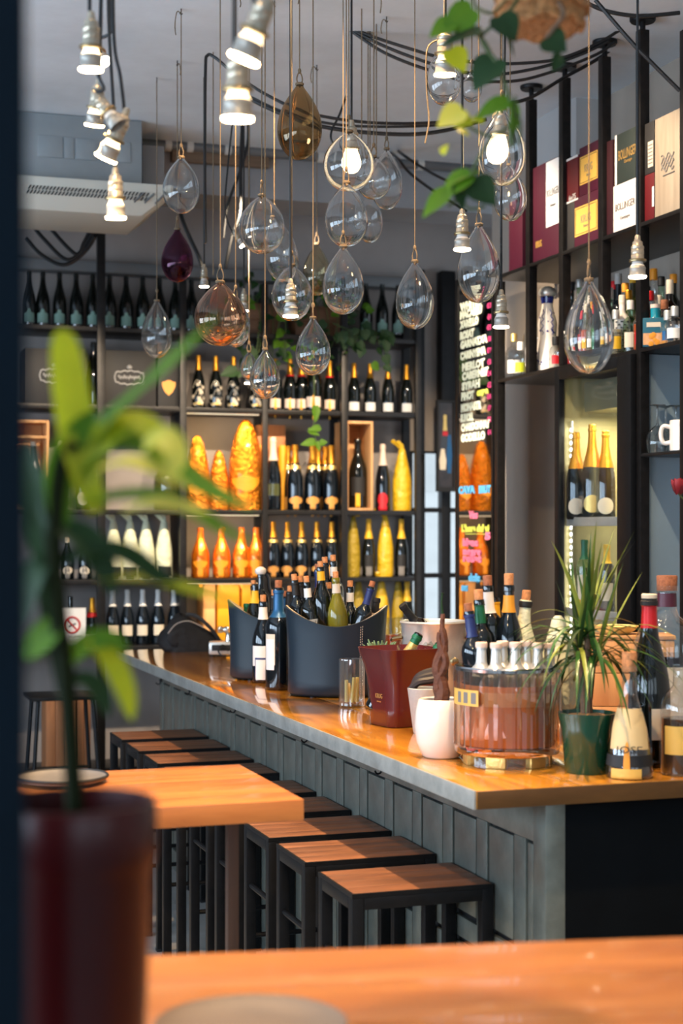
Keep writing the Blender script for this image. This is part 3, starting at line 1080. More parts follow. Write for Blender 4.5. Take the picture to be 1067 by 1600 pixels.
for u, dsc in ((405, 'yellow bottle tube standing before the brown wooden box near the giant cellophane bottle'), (441, 'yellow bottle tube standing before the brown wooden box near the tan-labelled bottles')):
    p = PY(u, 700, 9.92)
    place([('tube', MB().lathe([(0, 0), (.026, 0), (.026, .40), (.022, .42), (0, .42)], 16).mesh('tube', M_YBOX), [])], 'bottle_tube', dsc, 'tube', (p.x, 9.915, SHZ[2]), 0)
Hs = PY(428, 683, 9.8).z - SHZ[2]
ksil = kit(CHAMP, .05, Hs, M_DARKB, (M_PINKW, .68), [('rect', .09, .13, .075, M_OLIVEG)])
place(ksil, 'champagne_bottle', 'tall bottle with silver-pink neck and olive label beside the brown upright', 'bottle', (PY(427, 700, 9.8).x, 9.80, SHZ[2]))
Ht = PY(462, 695, 9.8).z - SHZ[2]
kt = kit(CHAMP, .053, Ht, M_DARKB, (M_GOLD, .72), [('oval', .096, .062, .05, M_TANL), ('oval', .036, .024, .135, M_TANL)], bands=[(M_GOLDP, .63, .69)])
row(kt, 'champagne_bottle', 'front bottle with tan oval labels under the trailing vine, {n} of three', 'bottle', [461, 488, 517], SHZ[2], 'bottles with tan oval labels', Y=9.79)
row(kt, 'champagne_bottle', 'bottle with tan oval labels in the second rank under the vine, {n} of three', 'bottle', [450, 497, 508], SHZ[2], 'bottles with tan oval labels', Y=9.93)
crate_with_bottle(541, 583, 658, SHZ[2], 9.73, .24, 'wine_crate', 'open pine box lined in orange wood holding one large dark bottle', M_CRATE)
Hm = PY(559, 686, 9.84).z - SHZ[2] - .017
kmag = kit(BURGU, .062, Hm, M_DARKG, labels=[('rect', .10, .14, .12, M_INK), ('rect', .03, .02, .15, M_YELLOW, .002)])
place(kmag, 'wine_bottle', 'large dark magnum standing in the open pine box', 'bottle', (PY(559, 700, 9.84).x, 9.84, SHZ[2] + .016))
Hr = PY(598, 694, 9.82).z - SHZ[2]
kred = kit(CHAMP, .048, Hr, M_DARKB, (M_PINKW, .68), [('oval', .072, .072, .09, M_RED), ('rect', .06, .018, .035, M_RED)])
place(kred, 'champagne_bottle', 'bottle with white neck and round red label beside the pine box', 'bottle', (PY(598, 700, 9.82).x, 9.82, SHZ[2]))


def bow_part(mat, r, z):
    rings = []
    for k_, (rr_, zz, sh) in enumerate(((.013, -.03, .004), (.012, -.008, -.004), (.024, .012, -.016), (.034, .030, -.030), (.030, .040, -.040))):
        rings.append([(sh + rr_ * (1 + .25 * math.sin(3 * a + k_)) * math.cos(a), rr_ * .8 * math.sin(a), z + zz + .010 * math.cos(a + 2.4) * (k_ > 1) + .006 * math.sin(5 * a)) for a in [2 * PI * i / 20 for i in range(20)]])
    return ('paper_twist', MB().loft(rings).mesh('paper_twist', mat, smooth=.5), [])


Hy = PY(628, 700, 9.82).z - SHZ[2]
kyw = kit(WRAP, .062, Hy, M_YELWRAP, extra=[bow_part(M_YELWRAP, .02, Hy)], n=24)
place(kyw, 'wrapped_bottle', 'large bottle in bright yellow paper beside the red-labelled bottle', 'bottle', (PY(628, 700, 9.82).x, 9.82, SHZ[2]))

# row 3
Hc = PY(120, 838, 9.83).z - SHZ[3]
kc = kit(CHAMP, .043, Hc, M_DARKB, (M_CREAM, .86), [('oval', .07, .055, .05, M_CREAM), ('oval', .036, .04, .095, M_GREYINK)])
row(kc, 'champagne_bottle', 'dark bottle with oval cream label above the no smoking card, {n} of two', 'bottle', [105, 133], SHZ[3], 'dark bottles with oval cream labels')
Hp = PY(215, 812, 9.82).z - SHZ[3]
kp = kit(WRAP, .053, Hp, M_CREAMW, labels=[('rect', .095, .045, .06, M_INK, .004), ('arch', .05, .03, .09, M_INK, .004)], extra=[bow_part(M_CREAMW, .018, Hp)], n=24)
row(kp, 'wrapped_bottle', 'bottle in cream tissue with black band, {n} of four from the jamb side', 'bottle', [177, 203, 228, 256], SHZ[3], 'bottles in cream tissue paper')
Ho = PY(345, 824, 9.82).z - SHZ[3]
ko = kit(CHAMP, .058, Ho, M_ORNGB, labels=[('shield', .10, .085, .055, M_ORANGE), ('oval', .034, .026, Ho * .60, M_ORANGE)], n=24)
row(ko, 'champagne_bottle', 'glowing amber bottle with orange shield label, {n} of four below the cellophane ones', 'bottle', [313, 346, 377, 400], SHZ[3], 'amber bottles with shield labels')
Ht3 = PY(470, 815, 9.8).z - SHZ[3]
kt3 = kit(CHAMP, .045, Ht3, M_DARKB, (M_GOLD, .72), [('oval', .08, .052, .043, M_TANL), ('oval', .03, .020, .112, M_TANL)], bands=[(M_GOLDP, .63, .68)])
row(kt3, 'champagne_bottle', 'bottle with tan oval labels on the shelf above the bar, {n} of five', 'bottle', [427, 449, 471, 495, 518], SHZ[3], 'bottles with tan oval labels on the lower shelf')
Hw3 = PY(552, 806, 9.83).z - SHZ[3]
kyd = kit(WRAP, .044, Hw3, M_YELDARK, n=24)
kyb = kit(WRAP, .052, Hw3, M_YELWRAP, n=24, extra=[bow_part(M_YELWRAP, .014, Hw3)])
place(kyd, 'wrapped_bottle', 'bottle in olive-yellow paper just past the middle upright, lower shelf', 'bottle', (PY(552, 850, 9.83).x, 9.83, SHZ[3]))
place(kyb, 'wrapped_bottle', 'bottle in bright yellow paper between two yellow-necked black bottles', 'bottle', (PY(602, 850, 9.82).x, 9.82, SHZ[3]))
kyn = kit(CHAMP, .044, Hw3 * .95, M_DARKG, (M_YELLOW, .66), [('rect', .06, .10, .085, M_INK), ('rect', .04, .03, .07, M_GREYINK, .002)])
row(kyn, 'champagne_bottle', 'black bottle with yellow neck foil beside yellow wrapped bottles, {n} of two', 'bottle', [576, 627], SHZ[3], 'black bottles with yellow necks')

# row 4 (just above the bar)
Hd = PY(145, 934, 9.83).z - SHZ[4]
kg = kit(CHAMP, .044, Hd, M_DARKG, (M_GOLD, .70), [('rect', .08, .045, .045, M_CREAM)], bands=[(M_REDF, .60, .69)])
place(kg, 'champagne_bottle', 'gold and red necked champagne bottle beside the no smoking card', 'bottle', (PY(144, 960, 9.83).x, 9.83, SHZ[4]))
Hn = PY(222, 921, 9.83).z - SHZ[4]
kn = kit(CHAMP, .043, Hn, M_DARKB, (M_WHITE, .70), [('rect', .07, .09, .065, M_CREAM)])
row(kn, 'champagne_bottle', 'dark bottle with white neck and square cream label, {n} of five behind the bag', 'bottle', [176, 199, 223, 247, 272], SHZ[4], 'white-necked bottles behind the bag')
place(kit(BORD, .04, .30, M_DARKG), 'wine_bottle', 'plain dark bottle standing right behind the no smoking card', 'bottle', (PY(112, 960, 9.86).x, 9.92, SHZ[4]))
for (u0, u1, v0, d) in ((318, 336, 911, 'narrow pine'), (340, 374, 905, 'yellow card'), (378, 411, 905, 'second yellow card')):
    shelfbox(u0, u1, v0, SHZ[4], 9.86, .18, M_CRATE if 'pine' in d else M_YBOX, 'bottle_carton', d + ' bottle carton glowing under the amber bottles')
row(kyd, 'wrapped_bottle', 'bottle in olive-yellow paper on the lowest visible shelf, {n} of two', 'bottle', [560, 622], SHZ[4], 'olive wrapped bottles low on the shelf')
place(kyb, 'wrapped_bottle', 'bright yellow wrapped bottle on the lowest visible shelf behind the buckets', 'bottle', (PY(596, 950, 9.82).x, 9.82, SHZ[4]))
place(kyn, 'champagne_bottle', 'yellow-necked black bottle on the lowest visible shelf by the window', 'bottle', (PY(636, 950, 9.82).x, 9.82, SHZ[4]))
place(kit(BURGU, .04, .30, M_YELDARK), 'wine_bottle', 'ochre bottle half hidden behind the larger leather bucket', 'bottle', (PY(541, 950, 9.82).x, 9.86, SHZ[4]))

# no smoking card
p = PY(112, 1004, 9.72)
t = thing('no_smoking_card', 'white no smoking card with red circle standing on the low shelf', 'sign', (p.x, 9.715, SHZ[4]))
ob('card', box((-.085, 0, 0), (.085, .004, PY(112, 950, 9.715).z - SHZ[4])).mesh('card', M_WHITE, smooth=0), t)
rg = MB().tube([(.048 * math.cos(a), 0, .048 * math.sin(a)) for a in [2 * PI * i / 28 for i in range(29)]], .006, 6).tube([(-.032, 0, .032), (.032, 0, -.032)], .005, 6)
ob('prohibition_ring', rg.mesh('prohibition_ring', M_RED), t, (0, -.002, .135))
ob('cigarette', box((-.026, -.002, -.004), (.026, 0, .004)).mesh('cigarette', M_INK, smooth=0), t, (0, -.001, .135), (0, -.35, 0))
ob('lettering', text_mesh('NO SMOKING', M_INK, .022, .0004, .13), t, (0, -.002, .06), ROT_NY)
for i in range(3):
    ob('small_print', box((-.055 + .012 * i, -.002, .042 - .009 * i), (.055 - .012 * i, 0, .045 - .009 * i)).mesh('small_print', M_GREYINK, smooth=0), t)

# framed dark bottle picture hung on the steel post
p = PY(698, 768, 9.98)
zt = PY(698, 625, 9.98).z
w, h = PY(712, 700, 9.98).x - PY(683, 700, 9.98).x, zt - p.z
t = thing('framed_picture', 'tall narrow dark framed bottle picture hanging beside the lettered mirror', 'picture', (p.x, 9.985, p.z))
ob('frame', MB().box((-w / 2, 0, 0), (-w / 2 + .015, .03, h)).box((w / 2 - .015, 0, 0), (w / 2, .03, h)).box((-w / 2 + .015, 0, 0), (w / 2 - .015, .03, .03)).box((-w / 2 + .015, 0, h - .015), (w / 2 - .015, .03, h)).mesh('frame', M_BLACKM, smooth=0), t)
c = ob('canvas', box((-w / 2 + .012, .014, .02), (w / 2 - .012, .028, h - .012)).mesh('canvas', pm('picture_print', S(40, 30, 28), .3, noise=(16, .9)), smooth=0), t)
pr = [(r * .032, z * h * .62) for r, z in CHAMP]
def flat_profile(prof, y):
    P = [(r, y, z) for r, z in prof] + [(-r, y, z) for r, z in prof[::-1]]
    return MB().add(P, [tuple(range(len(P)))])
ob('painted_bottle', flat_profile(pr, .0135).mesh('painted_bottle', M_BROWNG, smooth=0), c, (-.005, 0, h * .22))
ob('painted_foil', flat_profile([(r * .032, z * h * .62) for r, z in clip(CHAMP, .72)], .013).mesh('painted_foil', M_GOLDP, smooth=0), c, (-.005, 0, h * .22))
ob('painted_ribbon', box((-.022, .0125, h * .61), (.014, .0133, h * .66)).mesh('painted_ribbon', M_RED, smooth=0), c)
ob('painted_cloth', flat_profile([(.02, 0), (.026, .06), (.012, .14)], .0126).mesh('painted_cloth', M_CREAM, smooth=0), c, (-.022, 0, h * .24))
ob('painted_sash', flat_profile([(.012, 0), (.02, .12), (.01, .26)], .0124).mesh('painted_sash', M_BLUEF, smooth=0), c, (.026, 0, h * .2))

# ================================================================== the bar
BT, BX0, BX1, BY0, BY1 = 1.10, 1.574, 2.46, 3.67, 8.585
PXF = 1.79                                            # plane of the panelling
t = thing('bar_countertop', 'long lacquered honey wood bar top with zinc clad edge', 'countertop', ((BX0 + BX1) / 2, (BY0 + BY1) / 2, BT - .045))
cx, cy = (BX0 + BX1) / 2, (BY0 + BY1) / 2
nb = 3
bw = (BX1 - BX0 - .004) / nb
for i in range(nb):
    x = BX0 + .004 + i * bw - cx
    ob('board', box((x + .0006, BY0 - cy + .0, 0), (x + bw - .0006, BY1 - cy, .045)).mesh('board', M_COUNTER, bevel=.0008), t)
ob('end_shade_strip', box((BX0 - cx + .0045, BY0 - cy - .003, -.001), (BX1 - cx, BY0 - cy - .0004, .0435)).mesh('end_shade_strip', pm('shaded_end_brown', S(104, 70, 32), .4, .3, noise=(12, .3, (.2, 1, 1))), bevel=.001), t)  # dark brown strip laid over the board ends to carry their shade
ob('zinc_edging', box((BX0 - cx - .003, BY0 - cy + .002, -.002), (BX0 - cx + .004, BY1 - cy, .0452)).mesh('zinc_edging', M_ZINCE, bevel=.0015), t)

t = thing('bar_counter', 'zinc panelled bar front standing on the floor under the long counter', 'bar counter', (PXF, BY0 + .04, 0))
ey = BY1 - .10 - BY0 - .04
ob('carcass', box((.012, .006, 0), (BX1 - PXF - .1, ey, BT - .046)).mesh('carcass', M_BLACKM), t)
ob('end_panel', box((.05, -.004, 0), (BX1 - PXF - .1, .006, BT - .046)).mesh('end_panel', pm('end_panel_paint', S(7, 10, 13), .9, noise=(3, .4), spec=.1), bevel=.002), t)
ob('corner_post', box((-.006, -.004, 0), (.05, .07, BT - .046)).mesh('corner_post', M_ZINC, bevel=.003), t)
yb = [.16 + .252 * i for i in range(19)]
ob('rail', box((-.002, .07, BT - .160), (.012, ey, BT - .046)).mesh('rail', M_ZINC, bevel=.002), t)
ob('rail', box((-.002, .07, .575), (.012, ey, .635)).mesh('rail', M_ZINC, bevel=.002), t)
ob('kick_rail', box((-.002, .07, 0), (.012, ey, .10)).mesh('kick_rail', M_ZINC, bevel=.002), t)
mst = box((-.003, -.036, .10), (.012, .036, BT - .160)).mesh('stile', M_ZINC, bevel=.003)
mup = box((-.001, -.079, .652), (.0115, .079, BT - .168)).mesh('panel', M_ZINC, bevel=.004)
mlo = box((-.001, -.079, .118), (.0115, .079, .558)).mesh('panel', M_ZINC, bevel=.004)
for i, y in enumerate(yb):
    ob('stile', mst, t, (0, y, 0))
    if i < len(yb) - 1:
        ob('panel', mup, t, (0, y + .126, 0))
        ob('panel', mlo, t, (0, y + .126, 0))
ob('corner_panel', box((-.001, .082, .652), (.0115, .115, BT - .168)).mesh('corner_panel', M_ZINC, bevel=.004), t)

for i, (u, v) in enumerate(((586, 1206), (471, 1157), (360, 1111), (289, 1083), (225, 1059))):
    p = PX(u, v, PXF - .03)
    q = thing('bag_hook', 'small curved bag hook under the bar counter edge, %s from the bar end' % ordn(i), 'hook', (PXF - .003, min(p.y, 8.40), p.z), 0, 'bag hooks under the counter')
    hk = MB().tube([(0, 0, .02), (-.008, 0, .014)] + [(-.016 + .011 * math.cos(a), .0, .004 + .011 * math.sin(a)) for a in [.2 - 3.3 * k / 8 for k in range(9)]], .0032, 6)
    hk.box((-.002, -.012, .008), (.002, .012, .034))
    ob('hook', hk.mesh('hook', M_BLACK), q)

# ------------------------------------------------------------------ bar stools
SXL, SXR, SH = 1.373, 1.783, .78
SW, SDP = SXR - SXL, .30
stool_y = [4.329, 4.757, 5.145, 5.55, 5.95, 6.44, 6.83, 7.23, 7.63]
tb = .034
m_leg = box((-tb / 2, -tb / 2, 0), (tb / 2, tb / 2, SH - .012)).mesh('leg', M_BLACK, bevel=.003)
m_pad = box((-tb / 2 - .001, -tb / 2 - .001, 0), (tb / 2 + .001, tb / 2 + .001, .012)).mesh('foot_pad', M_BLACKM, bevel=.002)
m_rx = box((0, -tb / 2, SH - .045), (SW - 2 * tb, tb / 2, SH - .012)).mesh('seat_rail', M_BLACK, bevel=.003)
m_ry = box((-tb / 2, 0, SH - .045), (tb / 2, SDP - 2 * tb, SH - .012)).mesh('seat_rail', M_BLACK, bevel=.003)
m_rim = MB().box((0, 0, SH - .012), (SW, .006, SH)).box((0, SDP - .006, SH - .012), (SW, SDP, SH)).box((0, .006, SH - .012), (.006, SDP - .006, SH)).box((SW - .006, .006, SH - .012), (SW, SDP - .006, SH)).mesh('seat_rim', M_BLACK, smooth=0)
nbd = 4
bdw = (SDP - .012) / nbd
m_bd = box((.006, .0005, SH - .012), (SW - .006, bdw - .0005, SH + .001)).mesh('seat_board', M_SEAT, bevel=.0015)
m_fr = MB().tube([(0, 0, 0), (0, SDP - tb, 0)], .009, 8).mesh('foot_rung', M_BLACK)
m_fx = MB().tube([(0, 0, 0), (SW - tb, 0, 0)], .009, 8).mesh('foot_rung', M_BLACK)
for i, y in enumerate(stool_y):
    t = thing('bar_stool', 'black square steel bar stool with slatted brown seat, %s from the bar end' % ordn(i), 'bar stool', (SXL, y - SDP, 0), 0, 'bar stools along the counter')
    for (x, yy) in ((tb / 2, tb / 2), (SW - tb / 2, tb / 2), (tb / 2, SDP - tb / 2), (SW - tb / 2, SDP - tb / 2)):
        L = ob('leg', m_leg, t, (x, yy, 0))
        ob('foot_pad', m_pad, L)
    for yy in (tb / 2, SDP - tb / 2):
        ob('seat_rail', m_rx, t, (tb, yy, 0))
    for x in (tb / 2, SW - tb / 2):
        ob('seat_rail', m_ry, t, (x, tb, 0))
    ob('seat_rim', m_rim, t)
    for k in range(nbd):
        ob('seat_board', m_bd, t, (0, .006 + k * bdw, 0))
    ob('foot_rung', m_fr, t, (tb / 2, tb / 2, .575))
    ob('foot_rung', m_fx, t, (tb / 2, SDP - tb / 2, .30))

# ------------------------------------------------------------------ high tables
def table(name, label, x0, x1, y0, y1, h, th, rz=0, legs=((0, 0), (1, 0), (0, 1), (1, 1)), n=5, inset=(.05, .05), lw=.06):
    w, d = x1 - x0, y1 - y0
    t = thing(name, label, 'table', ((x0 + x1) / 2, (y0 + y1) / 2, 0), rz)
    for i in range(n):
        ob('board', box((-w / 2, -d / 2 + d * i / n + .0004, h - th), (w / 2, -d / 2 + d * (i + 1) / n - .0004, h)).mesh('board', M_TABLE, bevel=.002), t)
    for (i, j) in legs:
        x = -w / 2 + inset[0] + i * (w - 2 * inset[0])
        y = -d / 2 + inset[1] + j * (d - 2 * inset[1])
        ob('leg', box((x - lw / 2, y - lw / 2, 0), (x + lw / 2, y + lw / 2, h - th)).mesh('leg', M_TABLEE, bevel=.004), t)
    return t


T1 = table('high_table', 'orange wood high table beside the bar stools, holding a grey dish', .10, 1.135, 3.69, 4.30, 1.10, .05, legs=((0, .5), (1, .5)), inset=(.10, .05), lw=.03)
pL, pR = PZ(235, 1492, 1.10), PZ(1067, 1463, 1.10)
rz2 = math.atan2(pR.y - pL.y, pR.x - pL.x)
mid = (pL + pR) / 2
off = Vector((math.sin(rz2), -math.cos(rz2), 0)) * .55
tc = mid + off
T2 = table('high_table', 'nearest orange wood high table carrying the red plant pot', tc.x - .80, tc.x + .80, tc.y - .55, tc.y + .55, 1.10, .05, rz2, n=6)


def dish(label, p, r, mat, name='plate'):
    t = thing(name, label, 'plate', p)
    ob('dish', MB().lathe([(0, 0), (r * .8, 0), (r * .97, .008), (r, .016), (r * .985, .018), (r * .9, .010), (r * .5, .006), (0, .006)], 36).mesh('dish', mat), t)
    if mat is M_SLATE:
        ob('rim', MB().tube([(r * math.cos(a), r * math.sin(a), .016) for a in [2 * PI * i / 36 for i in range(37)]], .004, 6, False).mesh('rim', M_BLACKM), t)
    return t


dish('round grey dish with a black rim on the table beside the stools', PZ(98, 1222, 1.101), .115, M_SLATE)
dish('round grey-brown disc on the nearest table beside the red pot', PZ(392, 1618, 1.101), .125, pm('grey_brown_disc', S(126, 104, 86), .6))  # low round disc in an even grey-brown, no black rim

# black steel side table and crates by the back wall
p = PD(97, 1084, 8.6)
t = thing('side_table', 'small black table with splayed tube legs in front of wooden crates', 'table', (p.x, p.y, 0))
h = p.z
ob('table_top', box((-.19, -.17, h - .02), (.19, .17, h)).mesh('table_top', M_BLACK, bevel=.004), t)
for (sx_, sy_) in ((-1, -1), (1, -1), (-1, 1), (1, 1)):
    ob('leg', MB().tube([(sx_ * .145, sy_ * .13, h - .02), (sx_ * .20, sy_ * .17, 0)], .011, 8).mesh('leg', M_BLACK), t)
for z in (h * .52, h * .36):
    k = .145 + .055 * (1 - z / h)
    ob('rung', MB().tube([(-k, -.14, z), (k, -.14, z)], .009, 8).mesh('rung', M_BLACK), t)
    ob('rung', MB().tube([(-k, .14, z), (k, .14, z)], .009, 8).mesh('rung', M_BLACK), t)
for i, (u0, u1, d) in enumerate(((72, 117, 'upright wooden wine crate behind the side table, nearest the jamb'), (120, 142, 'narrow upright wooden wine crate behind the black side table'))):
    Y = 9.45
    x0, x1 = PY(u0, 1100, Y).x, PY(u1, 1100, Y).x
    z1 = PY(u0, 1090, Y).z
    c = thing('wine_crate', d, 'crate', ((x0 + x1) / 2, Y, 0))
    w = x1 - x0
    nn = 3 if i == 0 else 2
    for k in range(nn):
        ob('plank', box((-w / 2 + w * k / nn + .001, 0, 0), (-w / 2 + w * (k + 1) / nn - .001, .015, z1)).mesh('plank', M_CRATED, bevel=.002), c)
    ob('body', box((-w / 2, .0155, 0), (w / 2, .2, z1)).mesh('body', M_CRATED, bevel=.002), c)

# ================================================================== on the bar
def leather_bucket(label, p, rx, ry, zlow, zhigh, seam_a, rz):
    t = thing('leather_bucket', label, 'bucket', p, rz)
    n = 48
    def top(a):
        return zlow + (zhigh - zlow) * abs(math.cos(a)) ** 1.9
    def ring(f, e, inner=False, absz=None):
        P = []
        for i in range(n):
            a = 2 * PI * i / n
            zt = top(a)
            z = absz if absz is not None else zt * f
            flare = 1.0 - .02 * math.sin(PI * min(1, z / zhigh)) + .055 * (z / zhigh) ** 2
            P.append((math.cos(a) * (rx + e) * flare, math.sin(a) * (ry + e) * flare, z))
        return P
    rings = [ring(0, -.012, absz=.004), ring(0, 0, absz=.016)] + [ring(f, 0) for f in (.2, .4, .6, .8, .93)] + [ring(1, .001), ring(1.006, -.004)]
    ob('shell', MB().loft(rings, True, False).mesh('shell', M_LEATHER, smooth=1.0), t)
    inn = [ring(1.006, -.004), ring(1.0, -.010)] + [ring(f, -.011) for f in (.8, .5, .2)] + [ring(0, -.016, absz=.02)]
    ob('lining', MB().loft(inn, False, True).mesh('lining', M_LINING, smooth=1.0), t)
    for s in (-.02, .02):
        a = seam_a + s
        P = []
        for k in range(30):
            z = .015 + (top(a) - .02) * k / 29
            fl = 1.0 - .02 * math.sin(PI * min(1, z / zhigh)) + .055 * (z / zhigh) ** 2
            P.append(Vector((math.cos(a) * (rx + .0015) * fl, math.sin(a) * (ry + .0015) * fl, z)))
        st = MB()
        for k in range(0, 28, 1):
            st.tube([P[k], P[k].lerp(P[k + 1], .55)], .0013, 4)
        so = ob('stitching', st.mesh('stitching', M_LINING), t)
        so['kind'] = 'stuff'
    for i in range(5):
        a = 2 * PI * i / 5 + .3
        ob('foot', MB().lathe([(0, -.0), (.012, 0), (.012, .006), (0, .006)], 10).mesh('foot', M_BLACKM), t, (math.cos(a) * rx * .8, math.sin(a) * ry * .8, 0))
    # crushed ice filling
    random.seed(11)
    P = []
    ice = MB()
    for k, f in enumerate((.97, .7, .4)):
        P.append([(math.cos(2 * PI * i / 20) * (rx - .016) * f, math.sin(2 * PI * i / 20) * (ry - .016) * f, zlow - .045 + random.uniform(-.012, .012)) for i in range(20)])
    ice.loft(P, False, True)
    io = ob('ice', ice.mesh('ice', M_ICE, smooth=1.5), t)
    io['kind'] = 'stuff'
    return t


B2 = PZ(524, 1092, BT)
B2 = Vector((B2.x + .05, B2.y + .14, BT))
rzb = face(B2)
leather_bucket('larger-looking navy leather ice bucket with stitched seam, nearer of the two', B2, .192, .135, .275, .352, -PI / 2 + .52, rzb)
B1 = PZ(424, 1067, BT)
B1 = Vector((B1.x + .05, B1.y + .20, BT))
leather_bucket('navy leather ice bucket farther along the bar beside the chrome gadget', B1, .175, .125, .262, .345, -PI / 2 + .5, face(B1))


def aim(base_xy, zfloor, u, v, H, D=None, shift=0):
    """a bottle in an ice bucket: its foot stands near base_xy, its top shows at (u, v)"""
    B = Vector((base_xy[0], base_xy[1], zfloor))
    T = PD(u, v, D if D else depth(B))
    d = (T - B).normalized()
    foot = T - d * H
    q = Vector((0, 0, 1)).rotation_difference(d) @ Quaternion((0, 0, 1), face(B))
    return foot, q


def inb(base, fx, fy, rz):
    c, s = math.cos(rz), math.sin(rz)
    return (base.x + fx * c - fy * s, base.y + fx * s + fy * c)


WB = .031
kits = {}
kits['wl'] = kit(BORD, .036, .30, M_DARKG, labels=[('rect', .09, .028, .252, M_WHITE, .0008)], bands=[], foil=(M_WHITE, .80, .92), cork=(M_CORK, .0115, .024))
kits['dk'] = kit(BORD, .036, .30, M_DARKB, foil=(M_INK, .80, .97), cork=(M_CORK, .0115, .024))
kits['dkd'] = kit(BORD, .036, .30, M_DARKB, foil=(M_NAVY, .76, .97), cork=(M_CORKD, .0115, .022))
kits['bu'] = kit(BURGU, .039, .30, M_DARKG, foil=(M_YELLOW, .82, .94), cork=(M_CORK, .0115, .022))
kits['bl'] = kit(BORD, .036, .30, M_DARKB, foil=(M_BLUEF, .70, .97), cork=(M_CORKD, .012, .024))
kits['ww'] = kit(BURGU, .040, .30, M_LIMEG, foil=(M_CREAM, .80, .92), cork=(M_CORK, .0115, .024))
kits['gr'] = kit(BORD, .036, .30, M_DARKG, foil=(M_GREENF, .88, 2), labels=[('rect', .06, .04, .24, M_CREAM, .0008)])
kits['ye'] = kit(BURGU, .039, .30, M_DARKG, foil=(M_YELLOW, .72, .90))
kits['rs'] = kit(BURGU, .038, .30, M_CLEAR, foil=(M_INK, .80, 2), bands=[(M_RED, .66, .72)], labels=[('rect', .05, .04, .21, M_WHITE, .001)])
ZF = BT + .022
bucket2 = [  # u, v of the top, kit, place in the bucket, description
    (459, 897, 'dk', (-.125, .03), 'slim dark bottle leaning out by the bucket wall, cork tallest at that edge'),
    (468, 900, 'dk', (-.095, .05), 'dark corked bottle second from the bucket wall, green glint on its neck'),
    (478, 900, 'wl', (-.075, -.03), 'dark bottle with white neck band leaning at the bucket edge'),
    (496, 880, 'dkd', (-.045, .06), 'tall blue-black bottle behind the yellow-necked one in the nearer bucket'),
    (507, 870, 'dk', (-.015, .08), 'tall dark corked bottle in the rear rank of the nearer bucket'),
    (520, 867, 'wl', (.01, .075), 'tallest corked bottle in the nearer bucket, white band on its neck'),
    (500, 876, 'bu', (-.035, -.02), 'dark bottle with bright yellow neck foil in the nearer bucket'),
    (513, 910, 'dk', (.0, .03), 'short-standing corked bottle between the yellow-necked and the pale one'),
    (524, 893, 'ww', (.02, -.06), 'pale yellow-green wine bottle at the front of the nearer bucket'),
    (547, 907, 'wl', (.055, .02), 'upright dark bottle with white neck label, apart in the nearer bucket'),
    (590, 925, 'rs', (.11, .04), 'pale bottle with black top and red band by the bucket rim'),
]
for (u, v, k, f, d) in bucket2:
    foot, q = aim(inb(B2, f[0], f[1], rzb), ZF, u, v, .30 + .024)
    place(kits[k], 'wine_bottle', d, 'bottle', foot, group='wine bottles in the nearer leather bucket', quat=q)
foot, q = aim(inb(B2, .035, -.045, rzb), ZF + .06, 583, 907, .325)
place(kits['dkd'], 'wine_bottle', 'blue-black bottle tilted steeply across the front of the nearer bucket', 'bottle', foot, group='wine bottles in the nearer leather bucket', quat=q)
rz1 = face(B1)
for (u, v, k, f, d) in (
        (386, 936, 'gr', (-.11, .02), 'green-capped bottle low by the far bucket wall'),
        (399, 905, 'ye', (-.075, -.02), 'dark bottle with broad yellow neck foil in the far bucket'),
        (396, 908, 'dk', (-.055, .05), 'dark bottle hidden behind the yellow-foiled one in the far bucket'),
        (428, 923, 'dk', (.0, .0), 'corked dark bottle in the far bucket behind the standing pair'),
        (453, 917, 'dk', (.06, .03), 'corked dark bottle in the far bucket next to the nearer bucket'),
        (447, 925, 'bl', (.035, .05), 'blue-necked corked bottle in the far bucket, half hidden')):
    foot, q = aim(inb(B1, f[0], f[1], rz1), ZF, u, v, .30 + .02)
    place(kits[k], 'wine_bottle', d, 'bottle', foot, group='wine bottles in the far leather bucket', quat=q)
# stopper bottle with white swing cap and leather strap
swing = MB().lathe([(0, 0), (.020, 0), (.026, .010), (.024, .022), (.012, .032), (0, .034)], 14, Matrix.Translation((0, 0, .298))).mesh('stopper', M_CERAM)
strap = MB().tube(smoothpts([(.018, 0, .31), (.034, 0, .28), (.036, 0, .24), (.05, 0, .21), (.075, 0, .205)], 4), .008, 6).mesh('strap', M_BROWNG)
foot, q = aim(inb(B1, -.035, .03, rz1), ZF + .05, 407, 884, .335)
place(kit(BORD, .035, .30, M_DARKB, extra=[('stopper', swing, []), ('strap', strap, [])]), 'wine_bottle', 'dark bottle with white domed stopper and brown strap in the far bucket', 'bottle', foot, quat=q)

# the two standing bottles
p = PZ(436, 1079, BT)
D_ = depth(p)
k = kit(BORD, .053, .415, M_DARKB, foil=(M_BLUEF, .71, .975), labels=[('rect', .052, .165, .125, M_CREAM, .0012, -.75), ('rect', .046, .145, .125, M_WHITE, .0016, -.75)], cork=(M_CORKD, .015, .03))
place(k, 'wine_bottle', 'tall blue-necked magnum with long white label standing between the buckets', 'bottle', (p.x + .012, p.y + .05, BT), None)
p = PZ(411, 1066, BT)
k = kit(BURGU, .047, .345, M_DARKB, foil=(M_WHITE, .78, .93), labels=[('rect', .085, .115, .085, M_WHITE, .0012, -.25), ('rect', .052, .065, .085, M_NAVY, .0016, -.25), ('rect', .044, .057, .085, M_WHITE, .002, -.25)], cork=(M_CORK, .013, .028))
place(k, 'wine_bottle', 'bottle with white square-framed label standing on the bar by the far bucket', 'bottle', (p.x, p.y - .0, BT), None)

